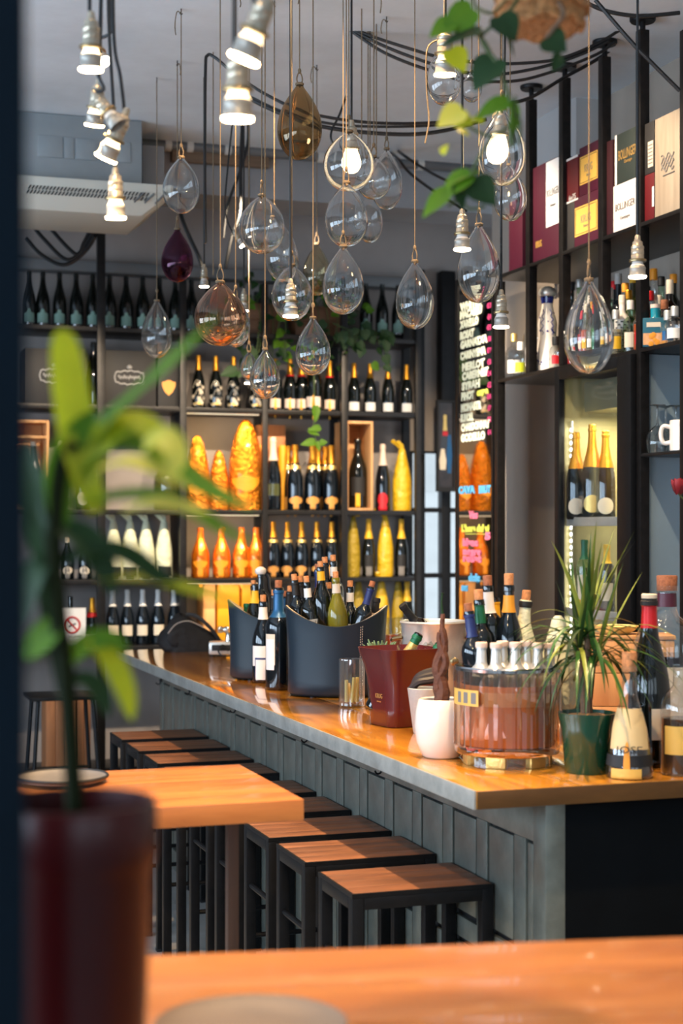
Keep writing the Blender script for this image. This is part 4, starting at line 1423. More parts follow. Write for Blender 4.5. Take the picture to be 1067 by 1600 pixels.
# ribbed tumbler with a candle
p = PZ(555, 1106, BT)
p.y += .04
t = thing('ribbed_tumbler', 'ribbed clear tumbler holding pale yellow sticks on the bar edge', 'glass', p, face(p))
rr = .0465
tum = MB().lathe([(0, 0), (rr * .94, 0), (rr, .006), (rr * 1.0, .172), (rr * .99, .176), (rr * .95, .174), (rr * .93, .022), (0, .016)], 60, rib=lambda i: 1 + .02 * (1 if i % 3 == 0 else 0))
ob('tumbler', tum.mesh('tumbler', glass('ribbed_glass', (.95, .96, .95), 3.2), smooth=.3), t)
for i in range(7):
    a = i * 2.4
    ob('wax_stick', MB().tube([(.02 * math.cos(a), .02 * math.sin(a), .018), (.022 * math.cos(a + .3), .022 * math.sin(a + .3), .085 + .012 * (i % 3))], .0065, 8).mesh('wax_stick', M_CANDLE), t)

# burgundy flared bucket
p = PZ(613, 1139, BT)
rzk = face(p) - 1.02
pc = Vector((p.x - (.083 * math.cos(rzk) + .083 * math.sin(rzk)), p.y - (.083 * math.sin(rzk) - .083 * math.cos(rzk)), BT))
t = thing('champagne_bucket', 'burgundy square flared champagne bucket with gold lettering on the bar', 'bucket', pc, rzk)
def sq(r, z, rad=.22, n=32):
    P = []
    for i in range(n):
        a = 2 * PI * i / n
        c, s = math.cos(a), math.sin(a)
        e = 7.0
        k = (abs(c) ** e + abs(s) ** e) ** (-1 / e)
        P.append((r * k * c, r * k * s, z))
    return P
prf = [(.078, .0), (.082, .004), (.083, .06), (.085, .12), (.092, .165), (.100, .205), (.112, .240), (.116, .258)]
ob('shell', MB().loft([sq(r, z) for r, z in prf], True, False).mesh('shell', M_BURG, smooth=.9), t)
ob('inside', MB().loft([sq(.116, .258), sq(.1125, .259), sq(.108, .235), sq(.096, .20), (sq(.085, .15)), sq(.08, .03)], False, True).mesh('inside', M_BURG, smooth=.9), t)
ob('lettering', text_mesh('KRUG', M_GOLDINK, .022, .0006, .042), t, (.002, -.0858, .10), ROT_NY)
ob('lettering', text_mesh('CHAMPAGNE', M_GOLDINK, .006, .0006, .026), t, (.002, -.0856, .082), ROT_NY)
# ice slab and green gold bottle necks inside
ice = ob('ice', MB().loft([[(x, y, .215 + random.uniform(-.012, .012)) for x, y, _ in sq(r, 0, n=24)] for r in (.096, .07, .03)], False, True).mesh('ice', M_ICE, smooth=1.5), t)
ice['kind'] = 'stuff'
kgg = kit(CHAMP, .043, .30, M_DARKG, foil=(M_GOLDP, .60, .93), bands=[(M_GREENF, .88, .985)])
for (u, v, f, d) in ((655, 990, (.02, .0), 'champagne bottle lying in the burgundy bucket, gold neck up'), (688, 1006, (.05, -.02), 'gold-foiled bottle low in the burgundy bucket beside the dried plant')):
    B = Vector((pc.x + f[0], pc.y + f[1], BT + .10))
    dirv = Vector((.42, -.25, .87)).normalized()
    T = PD(u, v, depth(B))
    place(kgg, 'champagne_bottle', d, 'bottle', T - dirv * .30, group='bottles in the burgundy bucket', quat=Vector((0, 0, 1)).rotation_difference(dirv))
# crinkled clear wrap around the necks
random.seed(5)
cw = MB()
for i in range(26):
    c = PD(random.uniform(622, 694), random.uniform(1008, 1022), depth(pc) - .02 + random.uniform(-.03, .03))
    M = Matrix.Translation(c) @ Matrix.Rotation(random.uniform(0, 6), 4, Vector((random.random(), random.random(), random.random())).normalized())
    k_ = random.uniform(.008, .016)
    cw.add([(k_, 0, 0), (-k_ * .6, k_, 0), (-k_ * .5, -k_ * .9, k_ * .3), (0, 0, k_ * 1.1)], [(0, 1, 3), (1, 2, 3), (2, 0, 3), (0, 2, 1)], M)
o = ob('ice_cubes', cw.mesh('ice_cubes', glass('ice_glass', (.86, .9, .86), 1.5), smooth=0))
o['kind'] = 'stuff'
o['label'] = 'glittering ice cubes heaped around the bottle necks in the burgundy bucket'
o['category'] = 'ice'

# succulent behind the burgundy bucket
p = PD(592, 1022, 5.75)
t = thing('potted_succulent', 'small succulent with finger leaves in a dark pot behind the burgundy bucket', 'plant', (p.x, p.y, BT), 0)
hz = p.z - BT
ob('pot', MB().lathe([(0, 0), (.035, 0), (.05, hz), (.047, hz), (.04, hz * .8), (0, hz * .8)], 20).mesh('pot', M_BLACKM), t)
ob('soil', MB().lathe([(.046, hz * .9), (0, hz * .92)], 14).mesh('soil', M_SOILD), t)
for i in range(22):
    a = i * 2.399
    r = .008 + .028 * (i / 22)
    l = random.uniform(.035, .055)
    ob('leaf', MB().tube([(r * math.cos(a), r * math.sin(a), hz * .88), (r * 1.5 * math.cos(a), r * 1.5 * math.sin(a), hz + l * .5), (r * 2.0 * math.cos(a), r * 2.0 * math.sin(a), hz + l)], [.006, .0062, .002], 6).mesh('leaf', M_SUCC), t)

# steel ice bucket behind
pc = PD(678, 1080, 5.95)
pc.z = BT
t = thing('ice_bucket', 'brushed steel wine bucket with side handles behind the burgundy bucket', 'bucket', pc, face(pc))
zt = PD(678, 972, 5.95).z - BT
r = .122
ob('pail', MB().lathe([(0, 0), (r * .78, 0), (r * .82, .008), (r * .95, zt * .7), (r, zt * .97), (r * 1.05, zt), (r * 1.02, zt + .006), (r * .98, zt), (r * .93, zt * .7), (r * .8, .012), (0, .012)], 40).mesh('pail', M_STEEL), t)
for s in (-1, 1):
    ob('handle', MB().tube([(s * r * .96, -.03, zt * .82), (s * (r + .03), -.02, zt * .80), (s * (r + .035), .0, zt * .78), (s * (r + .03), .02, zt * .80), (s * r * .96, .03, zt * .82)], .006, 8).mesh('handle', M_BRASS), t)
ob('knob', MB().lathe([(0, -.012), (.014, -.008), (.016, .006), (0, .014)], 12, Matrix.Rotation(PI / 2, 4, 'X')).mesh('knob', M_BRASS), t, (.075, -.105, zt * .55))
B = Vector((pc.x + .02, pc.y + .02, BT + .16))
d_ = Vector((-.62, -.1, .72)).normalized()
place(kit(BORD, .036, .30, M_BROWNG, foil=(M_BLACKM, .74, 2)), 'wine_bottle', 'brown-black bottle neck leaning out of the steel bucket', 'bottle', PD(628, 945, 5.95) - d_ * .30 * 1.0, quat=Vector((0, 0, 1)).rotation_difference(d_))

# small glass with amber drink behind the leather bucket
p = PD(615, 1004, 7.2)
p.z = BT
t = thing('amber_glass', 'stemless glass of amber drink between the leather bucket and the steel bucket', 'glass', p)
zz = PD(615, 965, 7.2).z - BT
ob('bowl', MB().lathe([(0, 0), (.036, 0), (.04, .01), (.042, zz), (.04, zz), (.037, .014), (0, .012)], 24).mesh('bowl', M_CLEAR), t)
ob('drink', MB().lathe([(0, .013), (.0365, .015), (.039, zz * .7), (0, zz * .7)], 20).mesh('drink', M_ORSPIRIT), t)

# white pot with dried twisted plant
p = PZ(697, 1189, BT)
pc = Vector((p.x + .015, p.y + .072, BT))
t = thing('white_pot', 'round white ceramic pot with a dried twisting brown root plant', 'plant', pc, face(pc))
r, hh = .078, .168
ob('pot', MB().lathe([(0, 0), (.045, 0), (.055, .006), (.072, .045), (r, .09), (.074, .135), (.066, hh - .003), (.062, hh), (.058, hh - .004), (.062, .13), (.06, .1), (0, .1)], 36).mesh('pot', M_CERAM), t)
ob('soil', MB().lathe([(.0625, .148), (0, .152)], 18).mesh('soil', M_SOILD), t)
for (pp, rr_, mt) in (([(-.005, 0, .14), (.004, 0, .20), (-.012, .004, .26), (.008, 0, .32), (.002, 0, .37), (.004, 0, .41)], [.022, .017, .015, .011, .007, .005], M_ROOT),
                      ([(.012, .004, .14), (-.012, .0, .21), (.012, -.006, .27), (-.006, 0, .33), (-.004, 0, .36)], [.016, .012, .011, .008, .003], M_ROOT),
                      ([(.004, 0, .40), (.0, 0, .44), (.003, 0, .47)], [.004, .003, .005], M_LEAFD)):
    P = smoothpts(pp, 5)
    R = [rr_[min(len(rr_) - 1, int(i / 5))] for i in range(len(P))]
    ob('root', MB().tube(P, R, 8).mesh('root', mt), t)
p = PZ(652, 1150, BT)
pc = Vector((p.x + .045, p.y + .05, BT))
t = thing('grey_cup', 'tapered grey cup holding rolled dark leather behind the white pot', 'cup', pc, face(pc))
ob('cup', MB().lathe([(0, 0), (.034, 0), (.037, .004), (.056, .145), (.054, .147), (.051, .14), (.034, .012), (0, .012)], 28).mesh('cup', M_CERAMG), t)
lm = []
for i in range(3):
    P = smoothpts([(-.045 + .004 * i, -.01 + .012 * i, .14), (-.02, -.02 + .014 * i, .165 + .008 * i), (.03, -.015 + .012 * i, .175 + .012 * i), (.062, 0, .205 - .01 * i), (.058, .01, .155)], 5)
    ob('leather_roll', MB().tube(P, .012, 8).mesh('leather_roll', pm('dark_leather', S(46, 36, 32), .5)), t)

# ribbed glass ice drum
p = PZ(802, 1205, BT)
R = .148
pc = Vector((p.x + R * .30, p.y + R * .92, BT))
t = thing('glass_drum', 'large ribbed amber glass drum cooler on a turned foot near the bar corner', 'cooler', pc, face(pc))
zt = PD(802, 1046, depth(pc) - R).z - BT
ob('foot_ring', MB().lathe([(R * .80, 0), (R * .80, .028), (R * .70, .030), (R * .70, 0)], 40).mesh('foot_ring', M_CLEAR), t)
for i in range(6):
    a = 2 * PI * i / 6 + .25
    ob('foot_block', box((-.028, -.012, 0), (.028, .012, .034)).mesh('foot_block', M_GOLDP, bevel=.004), t, (math.cos(a) * R * .74, math.sin(a) * R * .74, 0), (0, 0, a + PI / 2))
ob('base_plate', MB().lathe([(0, .034), (R * .97, .034), (R, .040), (R, .052), (R * .97, .056), (0, .056)], 48).mesh('base_plate', M_AMBERG), t)
nr = 144
ob('ribbed_wall', MB().lathe([(R, .056), (R, zt - .012)], nr, rib=lambda i: 1 + .016 * math.cos(2 * PI * i / 4)).lathe([(R * .955, zt - .012), (R * .955, .056)], 48).mesh('ribbed_wall', glass('amber_ribbed_wall', (.95, .82, .68), 3.6), smooth=.5), t)
ob('rim', MB().lathe([(R * .95, zt - .012), (R * 1.005, zt - .012), (R * 1.01, zt - .004), (R * .99, zt), (R * .955, zt - .002), (R * .95, zt - .012)], 48).mesh('rim', M_CHROME), t)
ob('amber_liner', MB().lathe([(0, .058), (R * .90, .058), (R * .90, zt - .05), (R * .87, zt - .05), (R * .87, .07), (0, .07)], 40).mesh('amber_liner', M_AMBER), t)
def band_patch(a0, a1, z0, z1, mat, r, nm):
    v, f = [], []
    n = 14
    for i in range(n + 1):
        a = a0 + (a1 - a0) * i / n
        v += [(r * math.sin(a), -r * math.cos(a), z0), (r * math.sin(a), -r * math.cos(a), z1)]
    for i in range(n):
        f.append((2 * i, 2 * i + 2, 2 * i + 3, 2 * i + 1))
    return ob(nm, MB().add(v, f).mesh(nm, mat), t)
band_patch(-1.35, -.55, zt * .62, zt * .78, M_BOXYEL, R * 1.016, 'label')
band_patch(-.55, .8, zt * .62, zt * .76, pm('frosted_label', S(226, 186, 158), .5), R * .925, 'label')
lt = text_mesh('GVRA', M_INK, .03, .0004, .05)
for i in range(3):
    band_patch(-1.12 + .2 * i, -1.0 + .2 * i, zt * .645, zt * .755, M_GREYINK, R * 1.018, 'letter_block')
DR = pc
kcap = kit([(r if z < .7 else max(r, .50 - .9 * (z - .7)), z) for r, z in BORD], .034, .215, M_CLEAR, foil=(M_STEEL, .66, .97), cap=(M_PINKW, .0165, .014), n=16)
ii = 0
for (u, v, fx, fy) in ((752, 1003, -.085, -.06), (775, 1004, -.045, -.09), (785, 1001, -.03, -.06), (805, 1003, .005, -.095), (822, 1001, .03, -.07), (840, 1004, .055, -.085), (858, 1004, .085, -.055)):
    T = PD(u, v, depth(pc) + fy)
    place(kcap, 'tonic_bottle', 'small white-capped silver-necked bottle in the glass drum, %s along the front' % ordn(ii), 'bottle', (T.x, T.y, T.z - .222), None, 'white-capped bottles in the glass drum')
    ii += 1
for (u, v, k, f, d) in (
        (730, 938, 'dkd', (-.11, .0), 'dark bottle with broad cork at the drum wall near the dried plant'),
        (747, 920, 'grn', (-.07, .03), 'corked bottle with green neck foil in the glass drum'),
        (761, 898, 'wlb', (-.01, .06), 'corked bottle with long white neck band leaning in the glass drum'),
        (772, 912, 'yel2', (.02, .09), 'bottle with yellow neck foil behind the white-banded one in the drum'),
        (795, 896, 'yel', (.03, .03), 'tallest drum bottle, yellow-orange neck band and long cork'),
        (823, 921, 'pap', (.075, .05), 'bottle wrapped in crinkled white paper, cork showing, in the drum')):
    if k not in kits:
        H_ = .34
        if k == 'grn':
            kits[k] = kit(BORD, .036, .30, M_DARKG, foil=(M_GREENF, .78, .95), cork=(M_CORK, .013, .028))
        elif k == 'wlb':
            kits[k] = kit(BORD, .036, .30, M_DARKG, foil=(M_WHITE, .74, .94), cork=(M_CORKD, .013, .028))
        elif k == 'yel':
            kits[k] = kit(BURGU, .040, .32, M_DARKB, foil=(pm('orange_yellow_foil', S(222, 150, 36), .45), .76, .91), cork=(M_CORK, .0135, .032))
        elif k == 'yel2':
            kits[k] = kit(BORD, .036, .29, M_DARKG, foil=(M_YELLOW, .76, .96))
        elif k == 'pap':
            kits[k] = kit(BURGU, .044, .30, M_CREAMW, bands=[(M_INK, .93, .99)], cork=(M_CORK, .0125, .028))
    B = (pc.x + f[0] * .6, pc.y + f[1])
    foot, q = aim(B, BT + .085, u, v, (.33 if k != 'yel' else .352), D=depth((B[0], B[1])))
    place(kits[k], 'wine_bottle', d, 'bottle', foot, group='wine bottles in the glass drum', quat=q)
kpap = kit(WRAP, .05, .26, M_CREAMW)
T = PD(872, 962, depth(pc) + .07)
place(kpap, 'wrapped_bottle', 'bulky white paper wrapped bottle at the drum side by the green pot', 'bottle', (T.x, T.y, T.z - .26), None)

# green pot with spiky dracaena
p = PZ(926, 1213, BT)
pc = Vector((p.x + .02, p.y + .07, BT))
D_ = depth(pc)
t = thing('potted_dracaena', 'spiky strap-leaved dracaena in a glossy green pot at the bar corner', 'plant', pc, face(pc))
zt = PD(926, 1116, D_ - .05).z - BT
ob('pot', MB().lathe([(0, 0), (.056, 0), (.060, .004), (.070, zt * .75), (.077, zt - .01), (.079, zt), (.074, zt), (.066, zt * .8), (.06, zt * .7), (0, zt * .7)], 36).mesh('pot', M_POTG), t)
ob('bark', MB().lathe([(.071, zt * .93), (.04, zt * .97), (0, zt * .99)], 20).mesh('bark', M_SOIL), t)['kind'] = 'stuff'
crown = []
for (x0, x1, yy, zc) in ((-.012, -.022, 0, .175), (.006, .022, .01, .15), (.0, .0, .0, .21)):
    P = smoothpts([(x0 * .6, yy, zt * .9), (x0, yy, zt + .08), (x1, yy, zt + zc)], 4)
    ob('stem', MB().tube(P, [.011 - .004 * i / len(P) for i in range(len(P))], 8).mesh('stem', M_STEMB), t)
    crown.append((x1, yy, zt + zc))


def strap_leaf(base, az, elev, length, droop, w, n=9, fold=.25):
    """arching strap leaf from base"""
    P, d = [], Vector((math.cos(az) * math.cos(elev), math.sin(az) * math.cos(elev), math.sin(elev)))
    p = Vector(base)
    for i in range(n + 1):
        P.append(p.copy())
        p = p + d * (length / n)
        d = (d + Vector((0, 0, -droop / n))).normalized()
    return leaf_strip(P, [w * (math.sin(PI * min(1, (.12 + .88 * i / n) ** .8)) + .02) for i in range(n + 1)], Vector((0, 0, 1)), fold)


def leaf_strip(P, ws, up, fold=.2):
    v, f = [], []
    n = len(P)
    for i, p in enumerate(P):
        tg = (P[min(i + 1, n - 1)] - P[max(i - 1, 0)]).normalized()
        s = tg.cross(up)
        if s.length < 1e-3:
            s = tg.cross(Vector((1, 0, 0)))
        s.normalize()
        nn = s.cross(tg).normalized()
        w = ws[i] / 2
        v += [tuple(p - s * w + nn * w * fold), tuple(p), tuple(p + s * w + nn * w * fold)]
    for i in range(n - 1):
        for k in (0, 1):
            f.append((3 * i + k, 3 * i + k + 1, 3 * i + k + 4, 3 * i + k + 3))
    return MB().add(v, f)


random.seed(21)
for i in range(92):
    c = crown[i % 3]
    az = i * 2.399 + random.uniform(-.2, .2)
    el = random.choice((random.uniform(.9, 1.4), random.uniform(.2, .9), random.uniform(-.1, .5)))
    Ln = random.uniform(.18, .34)
    m = strap_leaf((c[0], c[1], c[2] + random.uniform(-.03, .01)), az, el, Ln, random.uniform(1.4, 3.4) if el < 1.0 else random.uniform(.1, .8), random.uniform(.009, .0155))
    ob('leaf', m.mesh('leaf', random.choice((M_LEAFS, M_LEAFS, M_LEAFD, M_LEAFSY)), smooth=1.2), t)

# bottles at the bar corner
p = PZ(994, 1219, BT)
pc = Vector((p.x + .01, p.y + .055, BT))
k = kit(CONE, .062, .315, M_CLEAR, liquid=(pm('dark_spirit', S(74, 44, 22), .1, trans=.5), .55),
        labels=[('rect', .120, .13, .105, pm('pale_gold_label', S(216, 186, 132), .5), .001), ('oval', .018, .022, .155, M_ORANGE, .0018, -.12), ('rect', .085, .016, .026, M_BOXYEL, .0045, -.15)], bands=[(M_INK, .105, .20)],
        cork=(M_CORK, .020, .036), n=32)
t = place(k, 'spirit_bottle', 'conical clear bottle with gold label and cork next to the green pot', 'bottle', pc)
lt = ob('lettering', text_mesh('JOSE', M_INK, .026, .0006, .07), t, (0, -.0605, .078), (PI / 2 - .12, 0, 0))
p = PZ(1030, 1204, BT)
pc = Vector((p.x + .02, p.y + .09, BT))
k = kit(CHAMP, .058, .475, M_DARKG, foil=(M_REDF, .80, .93), labels=[('rect', .07, .12, .085, M_CREAM, .001, .7), ('rect', .03, .12, .085, M_CREAM, .001, -.6)], bands=[(M_INK, .93, .972), (M_CREAM, .972, 1.0)], n=32)
place(k, 'champagne_bottle', 'big black magnum with red neck foil behind the conical bottle', 'bottle', pc)
p = PD(1042, 1190, 4.75)
p.z = BT
k = kit(DEMI, .098, .50, M_CLEAR, liquid=(M_WINE, .56), foil=(pm('violet_band', S(74, 24, 44), .4), .845, .925), labels=[('rect', .13, .12, .26, pm('faded_label', S(196, 196, 184), .6), .001, .3)], cork=(M_CORKD, .031, .03), n=36)
place(k, 'demijohn', 'huge clear bottle of dark red wine with violet neck band', 'bottle', p)
p = PZ(1078, 1214, BT)
pc = Vector((p.x, p.y + .05, BT))
k = kit(SQUAT, .052, .30, M_CLEAR, liquid=(pm('brown_spirit', S(70, 50, 36), .1), .5), labels=[('rect', .09, .095, .075, M_BOXYEL, .001)], n=28)
place(k, 'spirit_bottle', 'bottle with pale yellow label cut off at the picture edge', 'bottle', pc)
# rose standing in that corner
p = PD(1060, 760, 4.62)
t = thing('rose', 'single dark red rose on a long stem above the huge clear bottle', 'flower', (p.x + .03, p.y, BT))
hz = p.z - BT
ob('stem', MB().tube(smoothpts([(.05, .0, .004), (.045, 0, hz * .5), (.01, 0, hz * .88), (-.03, 0, hz - .02)], 5), .003, 6).mesh('stem', M_STEM), t)
for i in range(12):
    a = i * 2.399
    k_ = .35 + .65 * i / 12
    P = []
    for (q, z) in ((.3, -.018), (.75, -.004), (1.0, .012), (.92, .022)):
        P.append((q * .026 * k_, z))
    v, f = [], []
    for j, (rr_, z) in enumerate(P):
        for s in range(5):
            b = a + (s - 2) * .38
            v.append((-.03 + rr_ * math.cos(b), rr_ * math.sin(b), hz + z + .006 * (1 - k_) - .004 * abs(s - 2)))
    for j in range(3):
        for s in range(4):
            f.append((j * 5 + s, j * 5 + s + 1, j * 5 + s + 6, j * 5 + s + 5))
    ob('petal', MB().add(v, f).mesh('petal', M_ROSE, smooth=1.5), t)

# wooden crate and flat cheese box behind the plant
p = PD(990, 1100, 4.95)
t = thing('wooden_crate', 'pale wooden crate of horizontal planks standing on the bar behind the dracaena', 'crate', (p.x, p.y, BT), face(p) + .12)
w, h = .25, PD(990, 1000, 4.95).z - BT
for k_ in range(3):
    ob('plank', box((-w / 2, 0, h * k_ / 3 + .001), (w / 2, .012, h * (k_ + 1) / 3 - .001)).mesh('plank', M_CRATE, bevel=.002), t)
for x in (-w / 2, w / 2 - .012):
    ob('side_board', box((x, .0125, 0), (x + .012, .16, h)).mesh('side_board', M_CRATE, bevel=.002), t)
ob('back_board', box((-w / 2 + .0125, .148, 0), (w / 2 - .0125, .16, h)).mesh('back_board', M_CRATE, bevel=.002), t)
ob('bottom_board', box((-w / 2 + .0125, .0125, 0), (w / 2 - .0125, .1475, .01)).mesh('bottom_board', M_CRATE, bevel=.002), t)
ob('lid', box((-w / 2 - .004, -.004, h + .0005), (w / 2 + .004, .164, h + .014)).mesh('lid', M_CRATE, bevel=.003), t)
q = PD(968, 988, 5.05)
tt = thing('round_bowl', 'shallow pale bowl resting on the lid of the wooden crate', 'bowl', (p.x - .02, p.y + .08, BT + h + .0145))
ob('bowl', MB().lathe([(0, 0), (.04, 0), (.06, .012), (.072, .026), (.069, .027), (.05, .012), (0, .008)], 28).mesh('bowl', M_CANDLE), tt)

# backpack on the far end of the bar
p = PY(295, 1014, 8.42)
t = thing('black_bag', 'black nylon backpack slumped on the far end of the bar', 'bag', (p.x, 8.42, BT), 0)
rings = []
hh = PY(295, 958, 8.42).z - BT
for k_ in range(9):
    z = hh * k_ / 8
    q = math.sin(PI * min(.97, .18 + .8 * (1 - k_ / 8)) * .55 + .12)
    wx = .165 * (1 - (k_ / 8) ** 2.2) + .006
    wy = .09 * (1 - (k_ / 8) ** 3.2) + .004
    sh = -.05 * (k_ / 8)
    rings.append([(sh + wx * math.copysign(abs(math.cos(a)) ** .8, math.cos(a)) * (1.22 - .3 * k_ / 8 if math.cos(a) > 0 else .80 + .14 * math.sin(PI * k_ / 8)) + .012 * math.sin(3 * a + k_), wy * math.copysign(abs(math.sin(a)) ** .8, math.sin(a)), z) for a in [2 * PI * i / 28 for i in range(28)]])
ob('body', MB().loft(rings).mesh('body', M_BAG, smooth=1.4), t)
ob('pocket', MB().loft([[(-.05 + x * f, -.075 - .022 * g + .0, .03 + y * f) for x, y in outline('oval', .17, .12)] for f, g in ((1, 0), (.9, .35), (.6, .5))], True, True).mesh('pocket', M_BAG, smooth=1.4), t, (0, .0, .045))
ob('strap', MB().tube(smoothpts([(-.02, -.03, hh * .98), (.03, -.06, hh * .93), (.10, -.075, hh * .62), (.165, -.05, hh * .22), (.19, -.02, .012)], 5), .011, 6).mesh('strap', pm('strap_webbing', S(44, 42, 42), .7)), t)
ob('zip', MB().tube(smoothpts([(-.13, -.072, .10), (-.09, -.092, .15), (-.02, -.086, .165), (.06, -.078, .13)], 5), .003, 5).mesh('zip', M_STEEL), t)

# chrome gadget with cable
p = PZ(352, 1026, BT)
p.y += .06
t = thing('chrome_gadget', 'low chrome and grey bar gadget with knob and black lead by the far bucket', 'appliance', p, face(p))
ob('base_unit', box((-.07, -.05, .008), (.07, .06, .075)).mesh('base_unit', M_STEEL, bevel=.012), t)
ob('front_plate', box((-.055, -.054, .03), (.055, -.0505, .06)).mesh('front_plate', M_BLACKM, bevel=.001), t)
ob('column', MB().lathe([(.016, .076), (.013, .10), (.013, .12)], 14).mesh('column', M_CHROME), t, (.03, 0, 0))
ob('knob', MB().lathe([(0, -.03), (.016, -.028), (.018, -.01), (.012, 0), (.018, .01), (.016, .028), (0, .03)], 14, Matrix.Rotation(PI / 2, 4, 'Y')).mesh('knob', M_CHROME), t, (.005, 0, .135))
ob('lead', MB().tube(smoothpts([(.03, -.055, .03), (-.0, -.07, .06), (-.02, -.085, .03), (.0, -.095, .008), (.05, -.09, .008), (.085, -.075, .02)], 6), .005, 6).mesh('lead', M_CABLE), t)
for s in (-.05, .05):
    ob('foot', MB().lathe([(0, 0), (.012, 0), (.012, .01), (0, .01)], 10).mesh('foot', M_BLACKM), t, (s, 0, 0))

# ================================================================== the rack and fridge behind the bar
RX = 3.30
RB = RW - .002
def RY(u, X=RX):
    return PX(u, 800, X).y


ZTOP, ZLOW = PX(1000, 348, RX).z, PX(1000, 544, RX).z
ry0, ry1 = 4.2, RY(775) + .03
t = thing('steel_rack', 'tall brown-black steel rack with two long shelves behind the bar', 'rack', (RX, ry0, 0))
for (u, wpx, vtop) in ((775, 11, 440), (824, 11, 156), (876, 11, 122), (938, 11, 89), (997, 12, 47), (1066, 10, None)):
    y = RY(u)
    ztop = PX(u, vtop, RX).z if vtop else CEIL - .16
    pw = .042
    q = ob('post', box((-.001, y - ry0 - pw / 2, (ZLOW + .0005 if u in (824, 876, 938) else .9205)), (pw, y - ry0 + pw / 2, ztop)).mesh('post', M_RACK, bevel=.003), t)
    if vtop != 440:
        ob('ceiling_rod', MB().tube([(pw / 2, y - ry0 + .0, ztop), (pw / 2, y - ry0, CEIL - .02)], .012, 10).mesh('ceiling_rod', M_BLACK), q)
        ob('ceiling_plate', MB().lathe([(0, -.02), (.05, -.02), (.055, -.012), (.055, -.002), (0, -.002)], 18).mesh('ceiling_plate', M_BLACK), q, (pw / 2, y - ry0, CEIL))
for z in (ZTOP, ZLOW):
    ob('shelf', box((.0, 0, z - .018), (RB - RX, ry1 - ry0, z)).mesh('shelf', M_RACK, bevel=.003), t)
zg = PX(1030, 706, RX).z
yg0, yg1 = 4.4, RY(1000)
ob('glass_shelf', box((.0, yg0 - ry0, zg - .014), (RB - RX, yg1 - ry0, zg - .004)).mesh('glass_shelf', M_SHELF, bevel=.002), t)
ob('rubber_mat', box((.004, yg0 - ry0 + .01, zg - .0038), (RB - RX - .01, yg1 - ry0 - .01, zg)).mesh('rubber_mat', M_BLACKM), t)

# back counter
tag(ob('back_counter', box((3.2, 3.4, 0), (RW - .002, RY(775) + .04, .92)).mesh('back_counter', M_BLACKM, bevel=.006)), 'dark back counter under the rack and the fridge', 'counter')

# boxes on the top shelf (front faces look across the bar)
def rbox(u0, u1, vt, z0, mat, label, dep=.30, X=RX + .02, decor=None, ztop=None):
    y1, y0 = PX(u0, 400, X).y, PX(u1, 400, X).y
    zt = ztop if ztop else PX((u0 + u1) / 2, vt, X).z
    w, h = y1 - y0, zt - z0
    t = thing('bottle_box', label, 'box', (X, (y0 + y1) / 2, z0), -PI / 2, 'bottle boxes on the top shelf')
    ob('carton', box((-w / 2, 0, 0), (w / 2, dep, h)).mesh('carton', mat, bevel=.0025), t)
    if decor:
        decor(t, w, h)
    return t, zt


def panel(t, x0, x1, z0, z1, mat, y=-.0012, nm='label'):
    return ob(nm, box((x0, y, z0), (x1, .0, z1)).mesh(nm, mat, smooth=0), t)


def lett(t, s, mat, size, x, z, width=None, y=-.002, bold=0.):
    return ob('lettering', text_mesh(s, mat, size, .0004, width, bold), t, (x, y, z), ROT_NY)


def d_b2(t, w, h):
    panel(t, w * .05, w * .49, h * .32, h * .99, pm('white_card', S(226, 228, 232), .5))
    lett(t, 'BOLLINGER', M_GREYINK, .05, w * .28, h * .66, w * .40)
    lett(t, 'Champagne', M_GREYINK, .02, w * .28, h * .53, w * .2)
    lett(t, 'KRUG', M_BOXYEL, .045, -w * .2, h * .18, w * .2)


def d_yel(t, w, h):
    panel(t, -w * .46, w * .46, h * .22, h * .80, M_BOXYEL)
    m = MB()
    for (a, b, c_, d) in ((-.43, -.42, .25, .77), (.42, .43, .25, .77), (-.43, .43, .25, .26), (-.43, .43, .76, .77)):
        m.box((w * a, -.002, h * c_), (w * b, -.0012, h * d))
    ob('border', m.mesh('border', M_INK, smooth=0), t)
    lett(t, 'KRUG', M_GREYINK, .05, 0, h * .52, w * .4)
    lett(t, 'Reims', M_GREYINK, .02, 0, h * .38, w * .2)


def d_bolg(t, w, h):
    panel(t, -w * .5, -w * .42, 0, h, M_WHITE)
    lett(t, 'BOLLINGER', M_GOLDINK, .06, w * .06, h * .55, w * .80, bold=.0006)
    lett(t, 'Champagne', M_GOLDINK, .02, w * .1, h * .40, w * .35)


def d_bolw(t, w, h):
    lett(t, 'BOLLINGER', M_GREYINK, .045, 0, h * .52, w * .8)
    lett(t, 'Champagne', M_GREYINK, .02, 0, h * .28, w * .4)


def d_red(t, w, h):
    panel(t, -w * .5, -w * .42, 0, h, M_WHITE)
    panel(t, -w * .42, w * .5, h * .95, h, M_WHITE)
    panel(t, -w * .42, w * .5, 0, h * .04, M_WHITE)
    lett(t, '6x75', M_WHITE, .035, w * .1, h * .10, w * .5)


def d_red2(t, w, h):
    panel(t, -w * .5, -w * .3, 0, h, M_WHITE)
    panel(t, w * .36, w * .5, h * .28, h * .7, M_WHITE)


def d_blk(t, w, h):
    panel(t, -w * .0, w * .42, h * .12, h * .62, pm('shipping_label', S(206, 190, 170), .6))
    m = MB()
    for i in range(6):
        m.box((w * .04, -.002, h * (.18 + .07 * i)), (w * .38, -.0012, h * (.21 + .07 * i)))
    ob('print', m.mesh('print', M_GREYINK, smooth=0), t)


